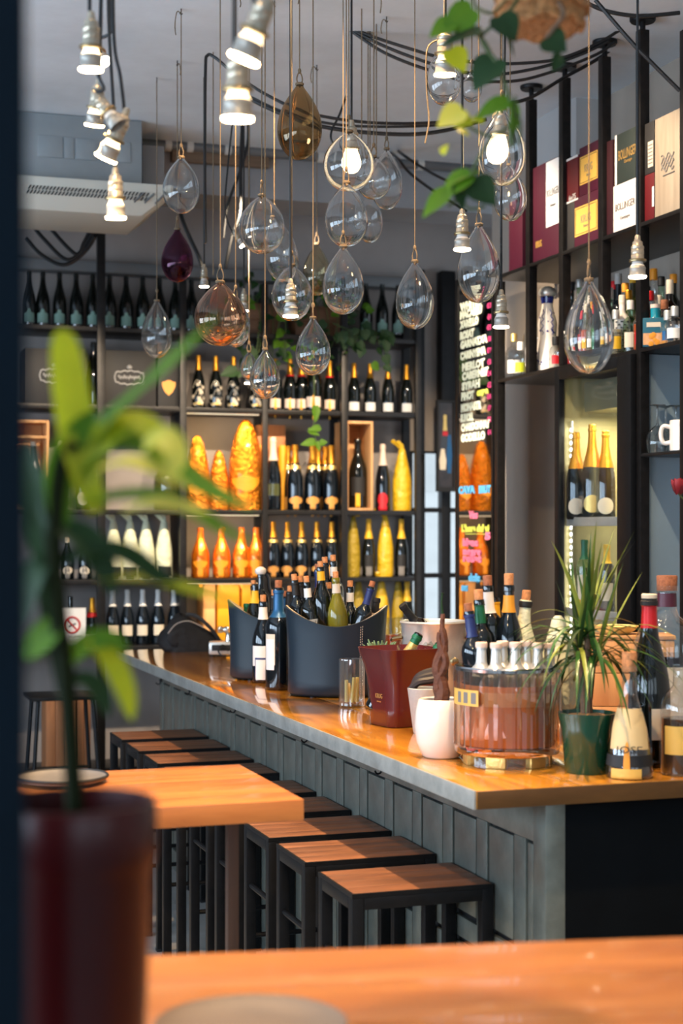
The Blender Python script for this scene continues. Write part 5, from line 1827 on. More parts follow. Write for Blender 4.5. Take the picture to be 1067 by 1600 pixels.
def d_wood(t, w, h):
    m = MB()
    for i in range(5):
        P = [(w * (-.22 + .5 * k_ / 14), -.0016, h * (.46 + .03 * i + .03 * math.sin(k_ * .9 + i * 1.7))) for k_ in range(15)]
        m.tube(P, .0028, 4)
    m.tube([(w * -.15, -.0016, h * .40), (w * .3, -.0016, h * .40)], .003, 4)
    ob('brand_mark', m.mesh('brand_mark', M_GREYINK), t)


rbox(795, 816, 318, ZTOP, M_BOXBURG, 'narrow burgundy bottle box at the far end of the top shelf')
rbox(829, 874, 254, ZTOP, M_BOXBURG, 'wide burgundy bottle box with a white lettered panel', decor=d_b2)
_, z1 = rbox(880, 898, 318, ZTOP, M_BOXBLK, 'black bottle box underneath the white-edged red one', dep=.26)
rbox(882, 903, 246, z1 + .001, M_BOXRED, 'red bottle box with white edges stacked on a black one', decor=d_red, dep=.26)
_, z1 = rbox(897, 935, 303, ZTOP, M_BOXBURG, 'lower burgundy box with yellow label of a stack of two', decor=d_yel)
rbox(905, 935, 225, z1 + .001, M_BOXBURG, 'upper burgundy box with yellow label of a stack of two', decor=d_yel)
rbox(938, 957, 222, ZTOP, M_BOXDRK, 'plain dark red bottle box beside the white lettered one', dep=.28)
_, z1 = rbox(958, 996, 284, ZTOP, pm('cream_card', S(232, 220, 214), .55), 'white lettered champagne box under the dark green one', decor=d_bolw)
rbox(961, 996, 204, z1 + .001, M_BOXGRN, 'dark green lettered champagne box stacked on a white one', decor=d_bolg)
_, z1 = rbox(1001, 1022, 273, ZTOP, M_BOXRED, 'red and white bottle box beneath the small black one', decor=d_red2)
rbox(1003, 1022, 192, z1 + .001, M_BOXBLK, 'small black box with shipping label beside the wooden box', decor=d_blk)
rbox(1023, 1062, 178, ZTOP, M_GREYWOOD, 'pale wooden wine box with branded mark at the shelf end', decor=d_wood)

# liquor bottles on the lower shelf
def liq(u, vt, K_or_f, label, dX=.08, R=None, group='liquor bottles on the rack'):
    X = RX + dX
    p = PX(u, 540, X)
    H = PX(u, vt, X).z - ZLOW
    K = K_or_f(H) if callable(K_or_f) else K_or_f
    return place(K, 'liquor_bottle', label, 'bottle', (X, p.y, ZLOW), group=group)


def clear_b(R, capm, lab, liqm=None, prof=SQUAT, gm=M_CLEAR, capr=.016, caph=.04, lw=None):
    return lambda H: kit(prof, R, H * .93, gm, liquid=(liqm, .60) if liqm else None, labels=[('rect', (lw or R * 1.7), H * .26, H * .28, lab, .001)] if lab else [], cap=(capm, capr, caph), n=18)


liq(803, 520, clear_b(.042, M_GOLDP, M_WHITE), 'squat clear bottle with gold cap at the far end of the liquor shelf')
liq(813, 535, clear_b(.034, M_WHITE, M_LEAFL), 'low clear bottle with lime green label beside the gold-capped one', .05)
liq(832, 480, clear_b(.046, M_CORKD, M_WHITE), 'clear bottle with brown stopper beside the white ceramic decanter')
CLASE = [(0, 0), (.98, 0), (1, .02), (.93, .10), (.78, .24), (.66, .36), (.60, .42), (.62, .50), (.66, .56), (.60, .62), (.48, .69), (.40, .745), (.37, .79), (.37, .80), (0, .80)]
def clase(H):
    m = MB()
    random.seed(9)
    R = .072
    for i in range(26):
        zz = random.choice((random.uniform(.05, .26), random.uniform(.45, .72))) * H
        aa = random.uniform(-1.3, 1.3)
        r = rad_at(CLASE, zz / H) * R + .0012
        ctr = Vector((r * math.sin(aa), -r * math.cos(aa), zz))
        m.lathe([(0, -.002), (random.uniform(.003, .006), 0), (0, .002)], 6, Matrix.Translation(ctr) @ Matrix.Rotation(aa, 4, 'Z') @ Matrix.Rotation(PI / 2, 4, 'X'))
    for s in (-.55, .55):
        P = []
        for k_ in range(16):
            zz = H * (.44 + .29 * k_ / 15)
            r = rad_at(CLASE, zz / H) * R + .001
            aa = s + .16 * math.sin(k_ * 1.6)
            P.append((r * math.sin(aa), -r * math.cos(aa), zz))
        m.tube(P, .0024, 4)
    pr = m.mesh('blue_pattern', M_CERB)
    col = MB()
    n = 24
    lo = [(.40 * R * math.cos(2 * PI * i / n), .40 * R * math.sin(2 * PI * i / n), H * .80) for i in range(n)]
    up = [(.47 * R * math.cos(2 * PI * i / n), .47 * R * math.sin(2 * PI * i / n), H * (.86 + .045 * (1 if i % 4 < 2 else 0))) for i in range(n)]
    col.loft([lo, up], True, True)
    st = MB().lathe([(0, H * .86), (.52 * R, H * .88), (.62 * R, H * .915), (.60 * R, H * .93), (.52 * R, H * .965), (.30 * R, H * .99), (0, H)], 24)
    return [('ceramic_body', MB().lathe([(r * R, z * H) for r, z in CLASE], 28).mesh('ceramic_body', M_CERAM), []), ('blue_pattern', pr, []),
            ('collar', col.mesh('collar', M_CERB), []), ('stopper', st.mesh('stopper', M_STEEL), [])]


liq(855, 447, clase, 'tall white ceramic decanter with blue pattern and silver stopper', .12)
liq(868, 527, clear_b(.03, M_BLACKM, M_RED, lw=.04), 'small bottle with black cap and red label before the ceramic decanter', .03)
liq(886, 478, clear_b(.036, M_ORANGE, M_CREAM, M_ORSPIRIT, BORD), 'bottle with bright orange cap right of the ceramic decanter', .06)
liq(893, 436, clear_b(.034, M_BLACKM, None, None, BORD, M_DARKB), 'tall blue-black bottle at the rear of the shelf near the decanter', .26)
liq(905, 432, clear_b(.036, M_STEEL, M_GREYINK, None, BORD, M_CLEARG), 'tall greenish bottle with steel cap at the shelf rear', .26)
liq(902, 470, clear_b(.034, M_CERAM, M_YELLOW, M_REDSPIRIT, BORD), 'red liqueur bottle with yellow label behind the large clear drop', .10)
liq(917, 462, clear_b(.036, M_CERAM, M_CREAM, M_LIQ, BORD), 'cream-labelled liquor bottle seen through the large clear drop', .10)
liq(931, 470, clear_b(.036, M_GOLD, M_CREAM, M_LIQ, SQUAT), 'gold-capped squat liquor bottle seen through the large clear drop', .08)
liq(941, 440, clear_b(.034, M_CORKD, M_WHITE, None, BORD, M_BROWNG), 'brown liquor bottle in the rear rank by the middle post', .24)
liq(952, 450, clear_b(.040, M_WHITE, None, M_GRNSPIRIT, BORD, M_CLEARG, .018, .05), 'pale green gin bottle with white cap')


def gin(H):
    R = .036
    k_ = kit(BORD, R, H * .95, M_CERAM, cap=(M_CREAM, .015, .04), n=20)
    m = MB()
    for r in range(11):
        for c_ in range(5):
            if (r + c_) % 2:
                continue
            a0 = -.9 + .36 * c_
            z0 = H * (.05 + .05 * r)
            q = R + .001
            m.add([(q * math.sin(a), -q * math.cos(a), z) for a, z in ((a0, z0), (a0 + .34, z0), (a0 + .34, z0 + H * .022), (a0, z0 + H * .022))], [(0, 1, 2, 3)])
    k_.append(('lattice', m.mesh('lattice', M_INK, smooth=0), []))
    return k_


liq(972, 463, gin, 'white gin bottle printed with a black lattice')
liq(966, 425, clear_b(.036, M_CERAMG, M_GREYINK, None, BORD, M_DARKB, .017, .05), 'dark bottle with grey round stopper in the rear rank', .25)
liq(977, 440, clear_b(.034, M_ORANGE, M_WHITE, M_LIQ, BORD), 'bottle with white neck label and orange cap in the rear rank', .2)
liq(985, 470, clear_b(.034, M_CERAM, M_CREAM, None, BORD, M_CLEARG), 'greenish bottle with long cream label beside the latticed gin')
liq(989, 425, clear_b(.036, M_YELLOW, M_YELLOW, None, BORD, M_OLIVEG), 'yellow-capped olive bottle high behind the steel post', .25)
liq(1005, 438, clear_b(.035, M_REDF, M_CREAM, M_ORSPIRIT, BORD), 'orange aperitif bottle with red cap just past the steel post', .14)
liq(1016, 455, clear_b(.033, M_REDF, M_RED, M_REDSPIRIT, BORD), 'slender bright red liqueur bottle', .10)
liq(1021, 418, clear_b(.036, M_ORANGE, M_NAVY, None, BORD, M_CLEAR, .017, .05), 'tall bottle with navy neck and orange cap in the rear rank', .25)


def teal(H):
    w = .052
    m = box((-w, -.034, 0), (w, .034, H * .62)).mesh('glass_body', M_TEAL, bevel=.005)
    lo = box((-w * .97, -.0355, .008), (w * .97, -.0345, H * .29)).mesh('label', M_PEACH, smooth=0)
    cream = box((-w * .7, -.0355, H * .42), (w * .4, -.0345, H * .52)).mesh('label', M_CREAM, smooth=0)
    fr = MB()
    random.seed(2)
    for i in range(9):
        fr.lathe([(0, -.002), (random.uniform(.009, .014), 0), (0, .002)], 10, Matrix.Translation((random.uniform(-w * .75, w * .75), -.0365, H * random.uniform(.05, .33))) @ Matrix.Rotation(PI / 2, 4, 'X'))
    return [('glass_body', m, []), ('label', lo, []), ('label', cream, []), ('fruit_print', fr.mesh('fruit_print', M_ORANGE), []),
            ('neck', MB().lathe([(.024, H * .62), (.020, H * .66), (.020, H * .84)], 18).mesh('neck', pm('teal_glaze', S(20, 130, 150), .25)), []),
            ('cap', MB().lathe([(.021, H * .84), (.0215, H * .92), (0, H * .93)], 18).mesh('cap', M_PINKW), [])]


liq(1024, 470, teal, 'square teal bottle with fruit-printed label and bright teal neck', .05)
liq(1033, 430, clear_b(.036, M_BLACKM, M_WHITE, None, BORD, M_CLEARG), 'pale green bottle with black cap in the rear rank by the end post', .22)
liq(1046, 440, clear_b(.036, M_CREAM, M_GREYINK, None, BORD, M_BROWNG, .017, .06), 'brown bottle with thick cream cap near the end post', .14)
liq(1043, 487, clear_b(.030, M_STEEL, M_BLUEF, None, SQUAT, M_CLEAR), 'small bottle with blue label beside the square teal one', .05)
liq(1054, 480, clear_b(.038, M_STEEL, M_WHITE, None, SQUAT, M_CLEAR, lw=.07), 'squat bottle with plain white label next to the end post', .05)

for (u, vt, dX, R_, capm, labm, liqm, prof, gm, dsc) in (
        (883, 452, .24, .034, M_STEEL, M_BLUEF, None, BORD, M_DARKB, 'steel-capped dark bottle with blue label behind the orange-capped one'),
        (896, 486, .05, .032, M_REDF, M_CREAM, M_REDSPIRIT, BORD, M_CLEAR, 'small red-capped bottle with cream label at the front of the liquor shelf'),
        (909, 476, .06, .034, M_CREAM, M_YELLOW, M_ORSPIRIT, BORD, M_CLEAR, 'amber bottle with yellow label seen through the big clear drop'),
        (924, 482, .04, .034, M_BLACKM, M_WHITE, M_LIQ, SQUAT, M_CLEAR, 'black-capped squat bottle seen through the big clear drop'),
        (921, 440, .26, .036, M_ORANGE, M_CREAM, None, BORD, M_OLIVEG, 'olive bottle with orange cap at the shelf rear behind the big drop'),
        (937, 478, .04, .032, M_REDF, M_GREENF, M_GRNSPIRIT, BORD, M_CLEARG, 'green-labelled bottle with red cap by the middle post'),
        (946, 462, .16, .034, M_CORK, M_CREAM, M_LIQ, BORD, M_CLEAR, 'corked pale bottle between the middle post and the green gin'),
        (959, 436, .26, .034, M_REDF, M_NAVY, None, BORD, M_DARKB, 'dark bottle with red cap and navy label behind the green gin'),
        (962, 484, .03, .03, M_STEEL, M_YELLOW, M_LIQ, SQUAT, M_CLEAR, 'low bottle with yellow label in front of the green gin'),
        (982, 452, .20, .034, M_GOLD, M_CREAM, M_GRNSPIRIT, BORD, M_CLEARG, 'gold-capped greenish bottle behind the latticed gin'),
        (1000, 474, .05, .03, M_WHITE, M_REDF, M_ORSPIRIT, BORD, M_CLEAR, 'white-capped bottle with red label partly behind the steel post'),
        (1011, 446, .24, .034, M_BLACKM, M_YELLOW, None, BORD, M_BROWNG, 'brown bottle with yellow label in the rank behind the red liqueur'),
        (1029, 462, .14, .034, M_CREAM, M_GREYINK, M_LIQ, BORD, M_CLEARG, 'clear greenish bottle with cream cap behind the teal bottle'),
        (1038, 470, .10, .03, M_CORKD, M_WHITE, M_LIQ, BORD, M_CLEAR, 'slim corked bottle between the teal bottle and the end post'),
        (1052, 426, .26, .036, M_ORANGE, M_CREAM, None, BORD, M_DARKG, 'tall dark bottle with orange cap in the rear corner of the shelf')):
    liq(u, vt, clear_b(R_, capm, labm, liqm, prof, gm), dsc, dX)

# display fridge
FY0, FY1 = RY(985, 3.27), RY(866, 3.27)
FX0, FX1 = 3.27, RW - .005
FZ0, FZ1 = .92, PX(965, 556, 3.27).z
FZ1 = min(FZ1, ZLOW - .02)
t = thing('display_fridge', 'lit glass-doored drinks fridge with rows of small lights behind the dracaena', 'fridge', (FX0, (FY0 + FY1) / 2, FZ0), -PI / 2)
w, h, d = FY1 - FY0, FZ1 - FZ0, FX1 - FX0
for nm, lo, hi in (('side_wall', (-w / 2, .03, 0), (-w / 2 + .03, d, h)), ('side_wall', (w / 2 - .03, .03, 0), (w / 2, d, h)),
                   ('top_wall', (-w / 2 + .03, .03, h - .04), (w / 2 - .03, d, h)), ('bottom_wall', (-w / 2 + .03, .03, 0), (w / 2 - .03, d, .05)), ('back_wall', (-w / 2 + .03, d - .03, .05), (w / 2 - .03, d, h - .04))):
    ob(nm, box(lo, hi).mesh(nm, M_FRINT if nm == 'back_wall' else (M_FSIDE if nm == 'side_wall' else M_BLACKM), bevel=.003), t)
ob('liner', MB().box((-w / 2 + .0305, .034, .05), (-w / 2 + .036, d - .03, h - .04)).box((w / 2 - .036, .034, .05), (w / 2 - .0305, d - .03, h - .04)).mesh('liner', M_FRINT, smooth=0), t)
dr = ob('door', MB().box((-w / 2, 0, 0), (-w / 2 + .045, .03, h)).box((w / 2 - .12, 0, 0), (w / 2, .03, h)).box((-w / 2 + .045, 0, h - .05), (w / 2 - .12, .03, h)).box((-w / 2 + .045, 0, 0), (w / 2 - .12, .03, .06)).mesh('door', M_BLACK, bevel=.003), t)
ob('pane', box((-w / 2 + .045, .012, .06), (w / 2 - .12, .018, h - .05)).mesh('pane', M_PANE, smooth=0), dr)
zs1, zs2 = PX(915, 812, 3.4).z - FZ0, PX(915, 952, 3.4).z - FZ0
for z in (zs1, zs2):
    ob('shelf', box((-w / 2 + .037, .05, z - .012), (w / 2 - .037, d - .035, z)).mesh('shelf', M_CLEAR, smooth=0), t)
    ob('shelf_rail', box((-w / 2 + .037, .042, z - .03), (w / 2 - .037, .05, z + .010)).mesh('shelf_rail', M_STEEL, bevel=.002), t)
ob('evaporator', box((-w / 2 + .06, .12, h - .2), (w / 2 - .14, d - .04, h - .06)).mesh('evaporator', pm('evaporator_panel', S(150, 146, 116), .3, .5), bevel=.01), t)
ob('notice', box((-w * .18, d - .034, h * .70), (w * .2, d - .0305, h * .78)).mesh('notice', M_WHITE, smooth=0), t)
for (x, y) in ((-w / 2 + .052, .06), (-w / 2 + .13, d - .055), (.03, d - .055), (w / 2 - .16, d - .055)):
    s = ob('light_strip', box((x - .008, y, .10), (x + .008, y + .006, h - .24)).mesh('light_strip', M_STEEL, smooth=0), t)
    m = MB()
    k_ = 0
    z = .12
    while z < h - .26:
        m.box((x - .0065, y - .002, z - .0065), (x + .0065, y, z + .0065))
        z += .030
    lo = ob('light_point', m.mesh('light_point', M_LED, smooth=0), s)
    lo['kind'] = 'stuff'
l = area('fridge_light', (0, .2, h - .22), (0, 0, -1), .4, .2, 9, (1, .90, .62))
l.parent = t
kfr = kit(CHAMP, .048, .43, M_DARKG, foil=(M_GOLD, .55), labels=[('oval', .085, .07, .08, M_GOLDP)])
kfr2 = kit(CHAMP, .045, .40, M_DARKG, foil=(M_GOLD, .58), labels=[('oval', .08, .06, .075, M_CREAM)])
for i, (u, K, dx_) in enumerate(((900, kfr2, .07), (925, kfr, .10), (946, kfr2, .14))):
    p = PX(u, 700, FX0 + dx_)
    place(K, 'champagne_bottle', 'gold-foiled champagne bottle on the fridge top shelf, %s from the light strip' % ordn(i), 'bottle', (FX0 + dx_, p.y, FZ0 + zs1 + .0005), group='champagne bottles in the fridge')
kfb = kit(CHAMP, .035, .23, M_DARKB, labels=[('arch', .05, .07, .06, M_PINKW)], foil=(M_BLUEF, .7))
for i, u in enumerate((957, 964)):
    p = PX(u, 700, FX0 + .16)
    place(kfb, 'champagne_bottle', 'small blue-necked bottle in the fridge by the door frame, %s of two' % ordn(i), 'bottle', (FX0 + .20 + .10 * i, FY0 + .17 + .06 * i, FZ0 + zs1 + .0005), group='champagne bottles in the fridge')
kwf = kit(BORD, .038, .32, M_CLEARG, foil=(M_GREENF, .72), labels=[('rect', .07, .10, .12, M_CREAM), ('oval', .03, .03, .13, M_GREENF, .002), ('rect', .07, .03, .035, M_YELLOW)], liquid=(M_LIQ, .6))
kwo = kit(BORD, .036, .30, M_BROWNG, foil=(M_YELLOW, .72), labels=[('rect', .06, .09, .08, M_CREAM)])
for (u, K, dsc) in ((913, kwf, 'wine bottle with green neck foil and cream label on the lower fridge shelf'), (948, kwo, 'slim bottle with yellow neck foil on the lower fridge shelf')):
    p = PX(u, 850, FX0 + .11)
    place(K, 'wine_bottle', dsc, 'bottle', (FX0 + .11, p.y, FZ0 + zs2 + .0005))

# wine glasses and the mug on the side shelf
GL = [(.040, 0), (.046, .03), (.048, .055), (.040, .085), (.020, .105), (.006, .115), (.0042, .125), (.004, .185), (.006, .192), (.034, .1965), (.035, .199), (0, .1995)]
M_RG = realglass('pressed_glass', (.985, .99, .985))
mg = MB().lathe(GL + [(.002, .192), (.002, .12), (.018, .103), (.038, .084), (.046, .055), (.044, .03), (.038, .0)][::1], 28).mesh('wine_glass', M_RG, smooth=1.0)
for i, (u, dx) in enumerate(((1027, .04), (1056, .13), (1040, .11))):
    X = RX + dx
    p = PX(u, 700, X)
    tag(ob('wine_glass', mg, loc=(X, p.y, zg)), 'upside-down stemmed glass on the side shelf, ' + ('beside the mug handle', 'behind the mug', 'set back by the rack post')[i], 'glass', 'upturned wine glasses on the side shelf')
X = RX + .07
p = PX(1062, 700, X)
t = thing('mug', 'thick white mug with round handle on the side shelf', 'mug', (X, p.y, zg), face((X, p.y)))
ob('cup', MB().lathe([(0, 0), (.036, 0), (.041, .005), (.041, .125), (.038, .128), (.035, .124), (.035, .012), (0, .01)], 28).mesh('cup', M_CERAM), t)
ob('handle', MB().tube(smoothpts([(-.038, 0, .10), (-.062, 0, .105), (-.074, 0, .088), (-.074, 0, .055), (-.062, 0, .035), (-.038, 0, .038)], 5), .009, 8).mesh('handle', M_CERAM), t)

# lettered mirror between two posts
MY0, MY1 = RY(769), RY(716)
mz0, mz1 = .93, PX(742, 436, RX).z
t = thing('menu_mirror', 'tall narrow mirror covered in hand-painted menu lettering beside the rack', 'mirror', (RX, (MY0 + MY1) / 2, mz0), -PI / 2)
mw, mh = MY1 - MY0, mz1 - mz0
ob('mirror_plate', box((-mw / 2, 0, 0), (mw / 2, .012, mh)).mesh('mirror_plate', M_MIRROR, smooth=0), t)
ob('frame', MB().box((-mw / 2 - .03, -.006, -.01), (-mw / 2, .03, mh + .03)).box((mw / 2, -.006, -.01), (mw / 2 + .02, .03, mh + .03)).box((-mw / 2, -.006, mh), (mw / 2, .03, mh + .03)).mesh('frame', M_BLACK, smooth=0), t)
ob('backing', box((-mw / 2, .0125, 0), (mw / 2, .03, mh)).mesh('backing', M_BLACKM, smooth=0), t)


def mline(v, u0, u1, s, mat, px=13, bold=.0015):
    um = (u0 + u1) / 2
    p = PX(um, v, RX)
    Dp = depth(p)
    x = (MY0 + MY1) / 2 - p.y
    wd = (RY(u0) - RY(u1))
    ob('lettering', text_mesh(s, mat, px * Dp / F * 1.25, .0006, wd, bold), t, (x, -.002, p.z - mz0), ROT_NY)


for (v, u0, u1, s) in ((476, 719, 752, 'WHITES'), (489, 719, 753, 'MACABEU'), (505, 719, 748, 'XARELLO'), (523, 719, 741, 'ROSAT'), (535, 719, 761, 'GARNATXA'),
                       (553, 719, 759, 'CARINYENA'), (571, 722, 757, 'MERLOT'), (585, 722, 763, 'CABERNET'), (602, 722, 750, 'SYRAH'), (619, 721, 741, 'PINOT'),
                       (636, 720, 752, 'MONASTR'), (653, 720, 740, 'SUMOLL'), (666, 720, 765, 'CHARDONNAY'), (683, 720, 758, 'GODELLO')):
    mline(v, u0, u1, s, M_CHALKW, 13, .004)
for (v, u0, u1, s, m) in ((612, 745, 763, 'copa', M_CHALKY), (766, 716, 742, 'CAVA', M_CHALKB), (765, 748, 767, 'BRUT', M_CHALKB), (805, 733, 747, 'Vins', M_CHALKP),
                          (826, 721, 764, 'L\'hora del vi', M_CHALKY), (838, 758, 767, '5', M_CHALKP), (848, 723, 747, 'blanc', M_CHALKP), (862, 723, 752, 'negre', M_CHALKP), (873, 723, 752, 'rosat', M_CHALKP),
                          (903, 732, 750, 'dolç', M_CHALKB), (918, 721, 731, 'sec', M_CHALKB)):
    mline(v, u0, u1, s, m, 12, .004)
for (v0, v1, s) in ((500, 560, 'A'), (575, 640, 'B')):
    pass
for i, v in enumerate((478, 496, 512, 530, 548, 566, 584, 602, 620, 638, 656, 676)):
    mline(v, 761 + (i % 2), 768, '€%d' % (3 + i % 5), M_CHALKM, 9, .001)
z = PX(742, 834, RX).z - mz0
ob('underline', box((-.12, -.0025, z - .003), (.16, -.001, z)).mesh('underline', M_CHALKY, smooth=0), t)

# ================================================================== hanging glass drops
DROPP = [(0, .17), (.03, .18), (.07, .245), (.13, .375), (.21, .555), (.31, .745), (.41, .885), (.51, .97), (.61, 1.0), (.70, .985), (.79, .90), (.87, .755), (.935, .56), (.975, .36), (1, 0)]
ROUND = [(0, .14), (.02, .17), (.05, .28), (.10, .46), (.18, .66), (.28, .84), (.38, .945), (.48, .995), (.58, 1.0), (.68, .95), (.78, .84), (.87, .68), (.94, .47), (.98, .27), (1, 0)]


def drop(u, vt, vb, wpx, D, mat, label, rnd=0., hook=None, tilt=0., cord_dx=0., vis_hook=False):
    p = PD(u, vb, D)
    H = (vb - vt) * D / F
    R = wpx / 2 * D / F
    t = thing('glass_drop', label, 'pendant', p, random.uniform(0, 6), 'blown glass drops on jute cords')
    prof = [((1 - rnd) * a[1] + rnd * b[1], (1 - rnd) * a[0] + rnd * b[0]) for a, b in zip(DROPP, ROUND)]
    prof = smoothpts([(r * R, 0, (1 - s) * H) for r, s in prof], 3)
    outer = [(max(q.x, 0), q.z) for q in prof][::-1]
    outer[0] = (0, outer[0][1])
    th = max(.0022, R * .035)
    inner = [(max(r - th, 0) if r > 0 else 0, z + th * 1.8 * max(0., 1 - z / (H * .45)) ** 2) for r, z in outer]
    inner[0] = (0, inner[0][1])
    Mt = Matrix.Rotation(tilt, 4, (Vector((CT, -ST, 0)).cross(Vector((0, 0, 1)))))
    rzl = -t.rotation_euler[2]
    Mt = Matrix.Rotation(rzl, 4, 'Z') @ Mt
    prof2 = outer + [(outer[-1][0] - th * .5, H + th * .3)] + inner[::-1]
    ob('glass', MB().lathe(prof2, 36, Mt).mesh('glass', mat, smooth=1.2), t)
    topc = Mt @ Vector((0, 0, H))
    rc = .0019 if D < 5.6 else .0023
    zc = CEIL - p.z
    # looped jute tie at the neck, then the cord to its ceiling hook
    lp = .012 + .10 * R
    loop = smoothpts([topc + Vector((0, 0, -.012)), topc + Vector((lp * .5, 0, lp * .6)), topc + Vector((lp * .45, .0, lp * 1.5)), topc + Vector((0, 0, lp * 2.3)), topc + Vector((-lp * .45, 0, lp * 1.5)), topc + Vector((-lp * .5, 0, lp * .6)), topc + Vector((0, .002, -.012))], 4)
    ob('loop', MB().tube(loop, rc * 1.15, 6).mesh('loop', M_ROPE), t)
    ob('knot', MB().lathe([(0, -.010), (rc * 2.6, -.005), (rc * 3.0, .002), (rc * 2, .009), (0, .012)], 8, Matrix.Translation(topc + Vector((0, 0, lp * 2.4)))).mesh('knot', M_ROPE), t)
    ob('neck_tie', MB().lathe([(outer[-1][0] * 1.05, -.004), (outer[-1][0] * 1.22, -.001), (outer[-1][0] * 1.2, .004), (outer[-1][0] * 1.0, .006)], 12, Matrix.Translation(topc)).mesh('neck_tie', M_ROPE), t)
    P = [topc + Vector((0, 0, lp * 2.4)), topc + Vector((cord_dx * .5, 0, (zc - topc.z) * .5)), Vector((topc.x + cord_dx, topc.y, zc - .012))]
    ob('cord', MB().tube(P, rc, 6).mesh('cord', M_ROPE), t)
    hk = ob('ceiling_hook', MB().tube([(0, 0, 0), (0, 0, -.012), (.006, 0, -.02), (.0, 0, -.026), (-.006, 0, -.02)], .0025, 6).mesh('ceiling_hook', M_BLACK), t, (topc.x + cord_dx, topc.y, zc))
    tl = random.uniform(.03, .11)
    ob('cord_tail', MB().tube(smoothpts([(topc.x + cord_dx, topc.y, zc - .02), (topc.x + cord_dx + .02, topc.y, zc - .01), (topc.x + cord_dx + .03, topc.y, zc - .02 - tl * .5), (topc.x + cord_dx + .026, topc.y, zc - .02 - tl)], 4), rc, 5).mesh('cord_tail', M_ROPE), t)
    return t


random.seed(31)
drop(468, 132, 250, 70, 5.9, M_DROPA, 'smoky amber glass drop hanging high above the middle of the bar', .25)
drop(283, 246, 334, 58, 6.6, M_DROP, 'clear glass drop in front of the air conditioner corner', .35)
drop(277, 358, 441, 50, 7.33, M_DROPV, 'dark violet glass drop, the only purple one')
drop(245, 470, 560, 48, 7.6, M_DROP, 'clear glass drop hanging before the mint-labelled bottles', .05)
drop(409, 306, 397, 73, 6.1, M_DROP, 'round clear glass drop below the twin bright bulbs', .75)
drop(447, 338, 441, 54, 6.5, M_DROP, 'tilted clear glass drop overlapping the round one below the twin bulbs', .25, tilt=.18)
drop(495, 381, 462, 44, 7.4, M_DROPY, 'small straw-tinted glass drop behind the clear cluster', .1)
drop(344, 441, 541, 82, 5.2, M_DROPP, 'large rose-amber glass drop behind the plant leaf tip', .55)
drop(368, 466, 543, 46, 6.4, M_DROP, 'clear glass drop peeking out behind the rose-amber one', .6)
drop(456, 415, 502, 64, 6.3, M_DROP, 'round clear drop with a lamp hanging in front of it', .85)
drop(489, 497, 587, 55, 5.6, M_DROP, 'clear glass drop just above the champagne row', .1)
drop(414, 546, 624, 48, 5.8, M_DROP, 'lowest clear glass drop, level with the flower-painted bottles', .1)
drop(545, 206, 300, 80, 5.6, M_DROP, 'clear glass drop glowing from a bulb right behind it', .8)
drop(541, 286, 386, 68, 5.4, M_DROP, 'clear glass drop directly under the glowing one', .35)
drop(584, 245, 312, 54, 6.3, M_DROP, 'clear glass drop behind the glowing one, partly covered', .6)
drop(604, 233, 328, 50, 6.7, M_DROP, 'clear glass drop at the outer edge of the high cluster', .3)
drop(578, 300, 380, 40, 6.9, M_DROP, 'slim clear glass drop half hidden behind the cluster', .4)
drop(536, 386, 492, 65, 5.3, M_DROP, 'bottom clear glass drop of the column of three', .25)
drop(648, 409, 515, 60, 5.3, M_DROP, 'lone clear glass drop on a long cord beside the bottle shelf end', .2)
drop(694, 70, 165, 54, 5.0, M_DROP, 'clear glass drop with a lit lamp inside, behind the pothos', .5)
drop(737, 112, 160, 32, 6.2, M_DROP, 'tiny clear glass drop behind the pothos stem', .6)
drop(784, 170, 291, 75, 4.8, M_DROP, 'big clear glass drop with a bright bulb behind, under the pothos', .15)
drop(797, 262, 346, 52, 5.3, M_DROP, 'clear glass drop tucked beneath the big bright one', .4)
drop(748, 352, 474, 67, 5.0, M_DROP, 'clear glass drop in front of the lettered mirror top', .2)
drop(920, 438, 585, 78, 4.2, M_DROP, 'largest clear glass drop hanging in front of the liquor shelf', .12)
drop(389, 550, 594, 28, 6.9, M_DROP, 'tiny clear glass drop behind the lowest drop near the ivy', .5)

# spare cords that hold nothing in view
for i, (u, v0, D) in enumerate(((333, 430, 7.2), (565, 245, 6.6), (575, 245, 6.9), (588, 240, 6.8))):
    a = PD(u, v0, D)
    o = ob('jute_cord', MB().tube([(0, 0, 0), (0, 0, CEIL - a.z)], .0026, 5).mesh('jute_cord', M_ROPE), loc=a)
    tag(o, ('jute cord running straight up above the rose-amber drop', 'jute cord above the glowing drop, nearest of three', 'jute cord above the glowing drop, middle of three', 'jute cord above the glowing drop, outermost of three')[i], 'cord', 'bare jute cords')
P = pts(5.0, (694, 60), (676, 66), (667, 80), (666, 120), (668, 160), (670, 190), (664, 224))
o = ob('cord_end', MB().tube(smoothpts([q - P[0] for q in P], 5), .0028, 6).mesh('cord_end', M_ROPE), loc=P[0])
tag(o, 'loose end of jute cord dangling beside the lamp-lit drop', 'cord')

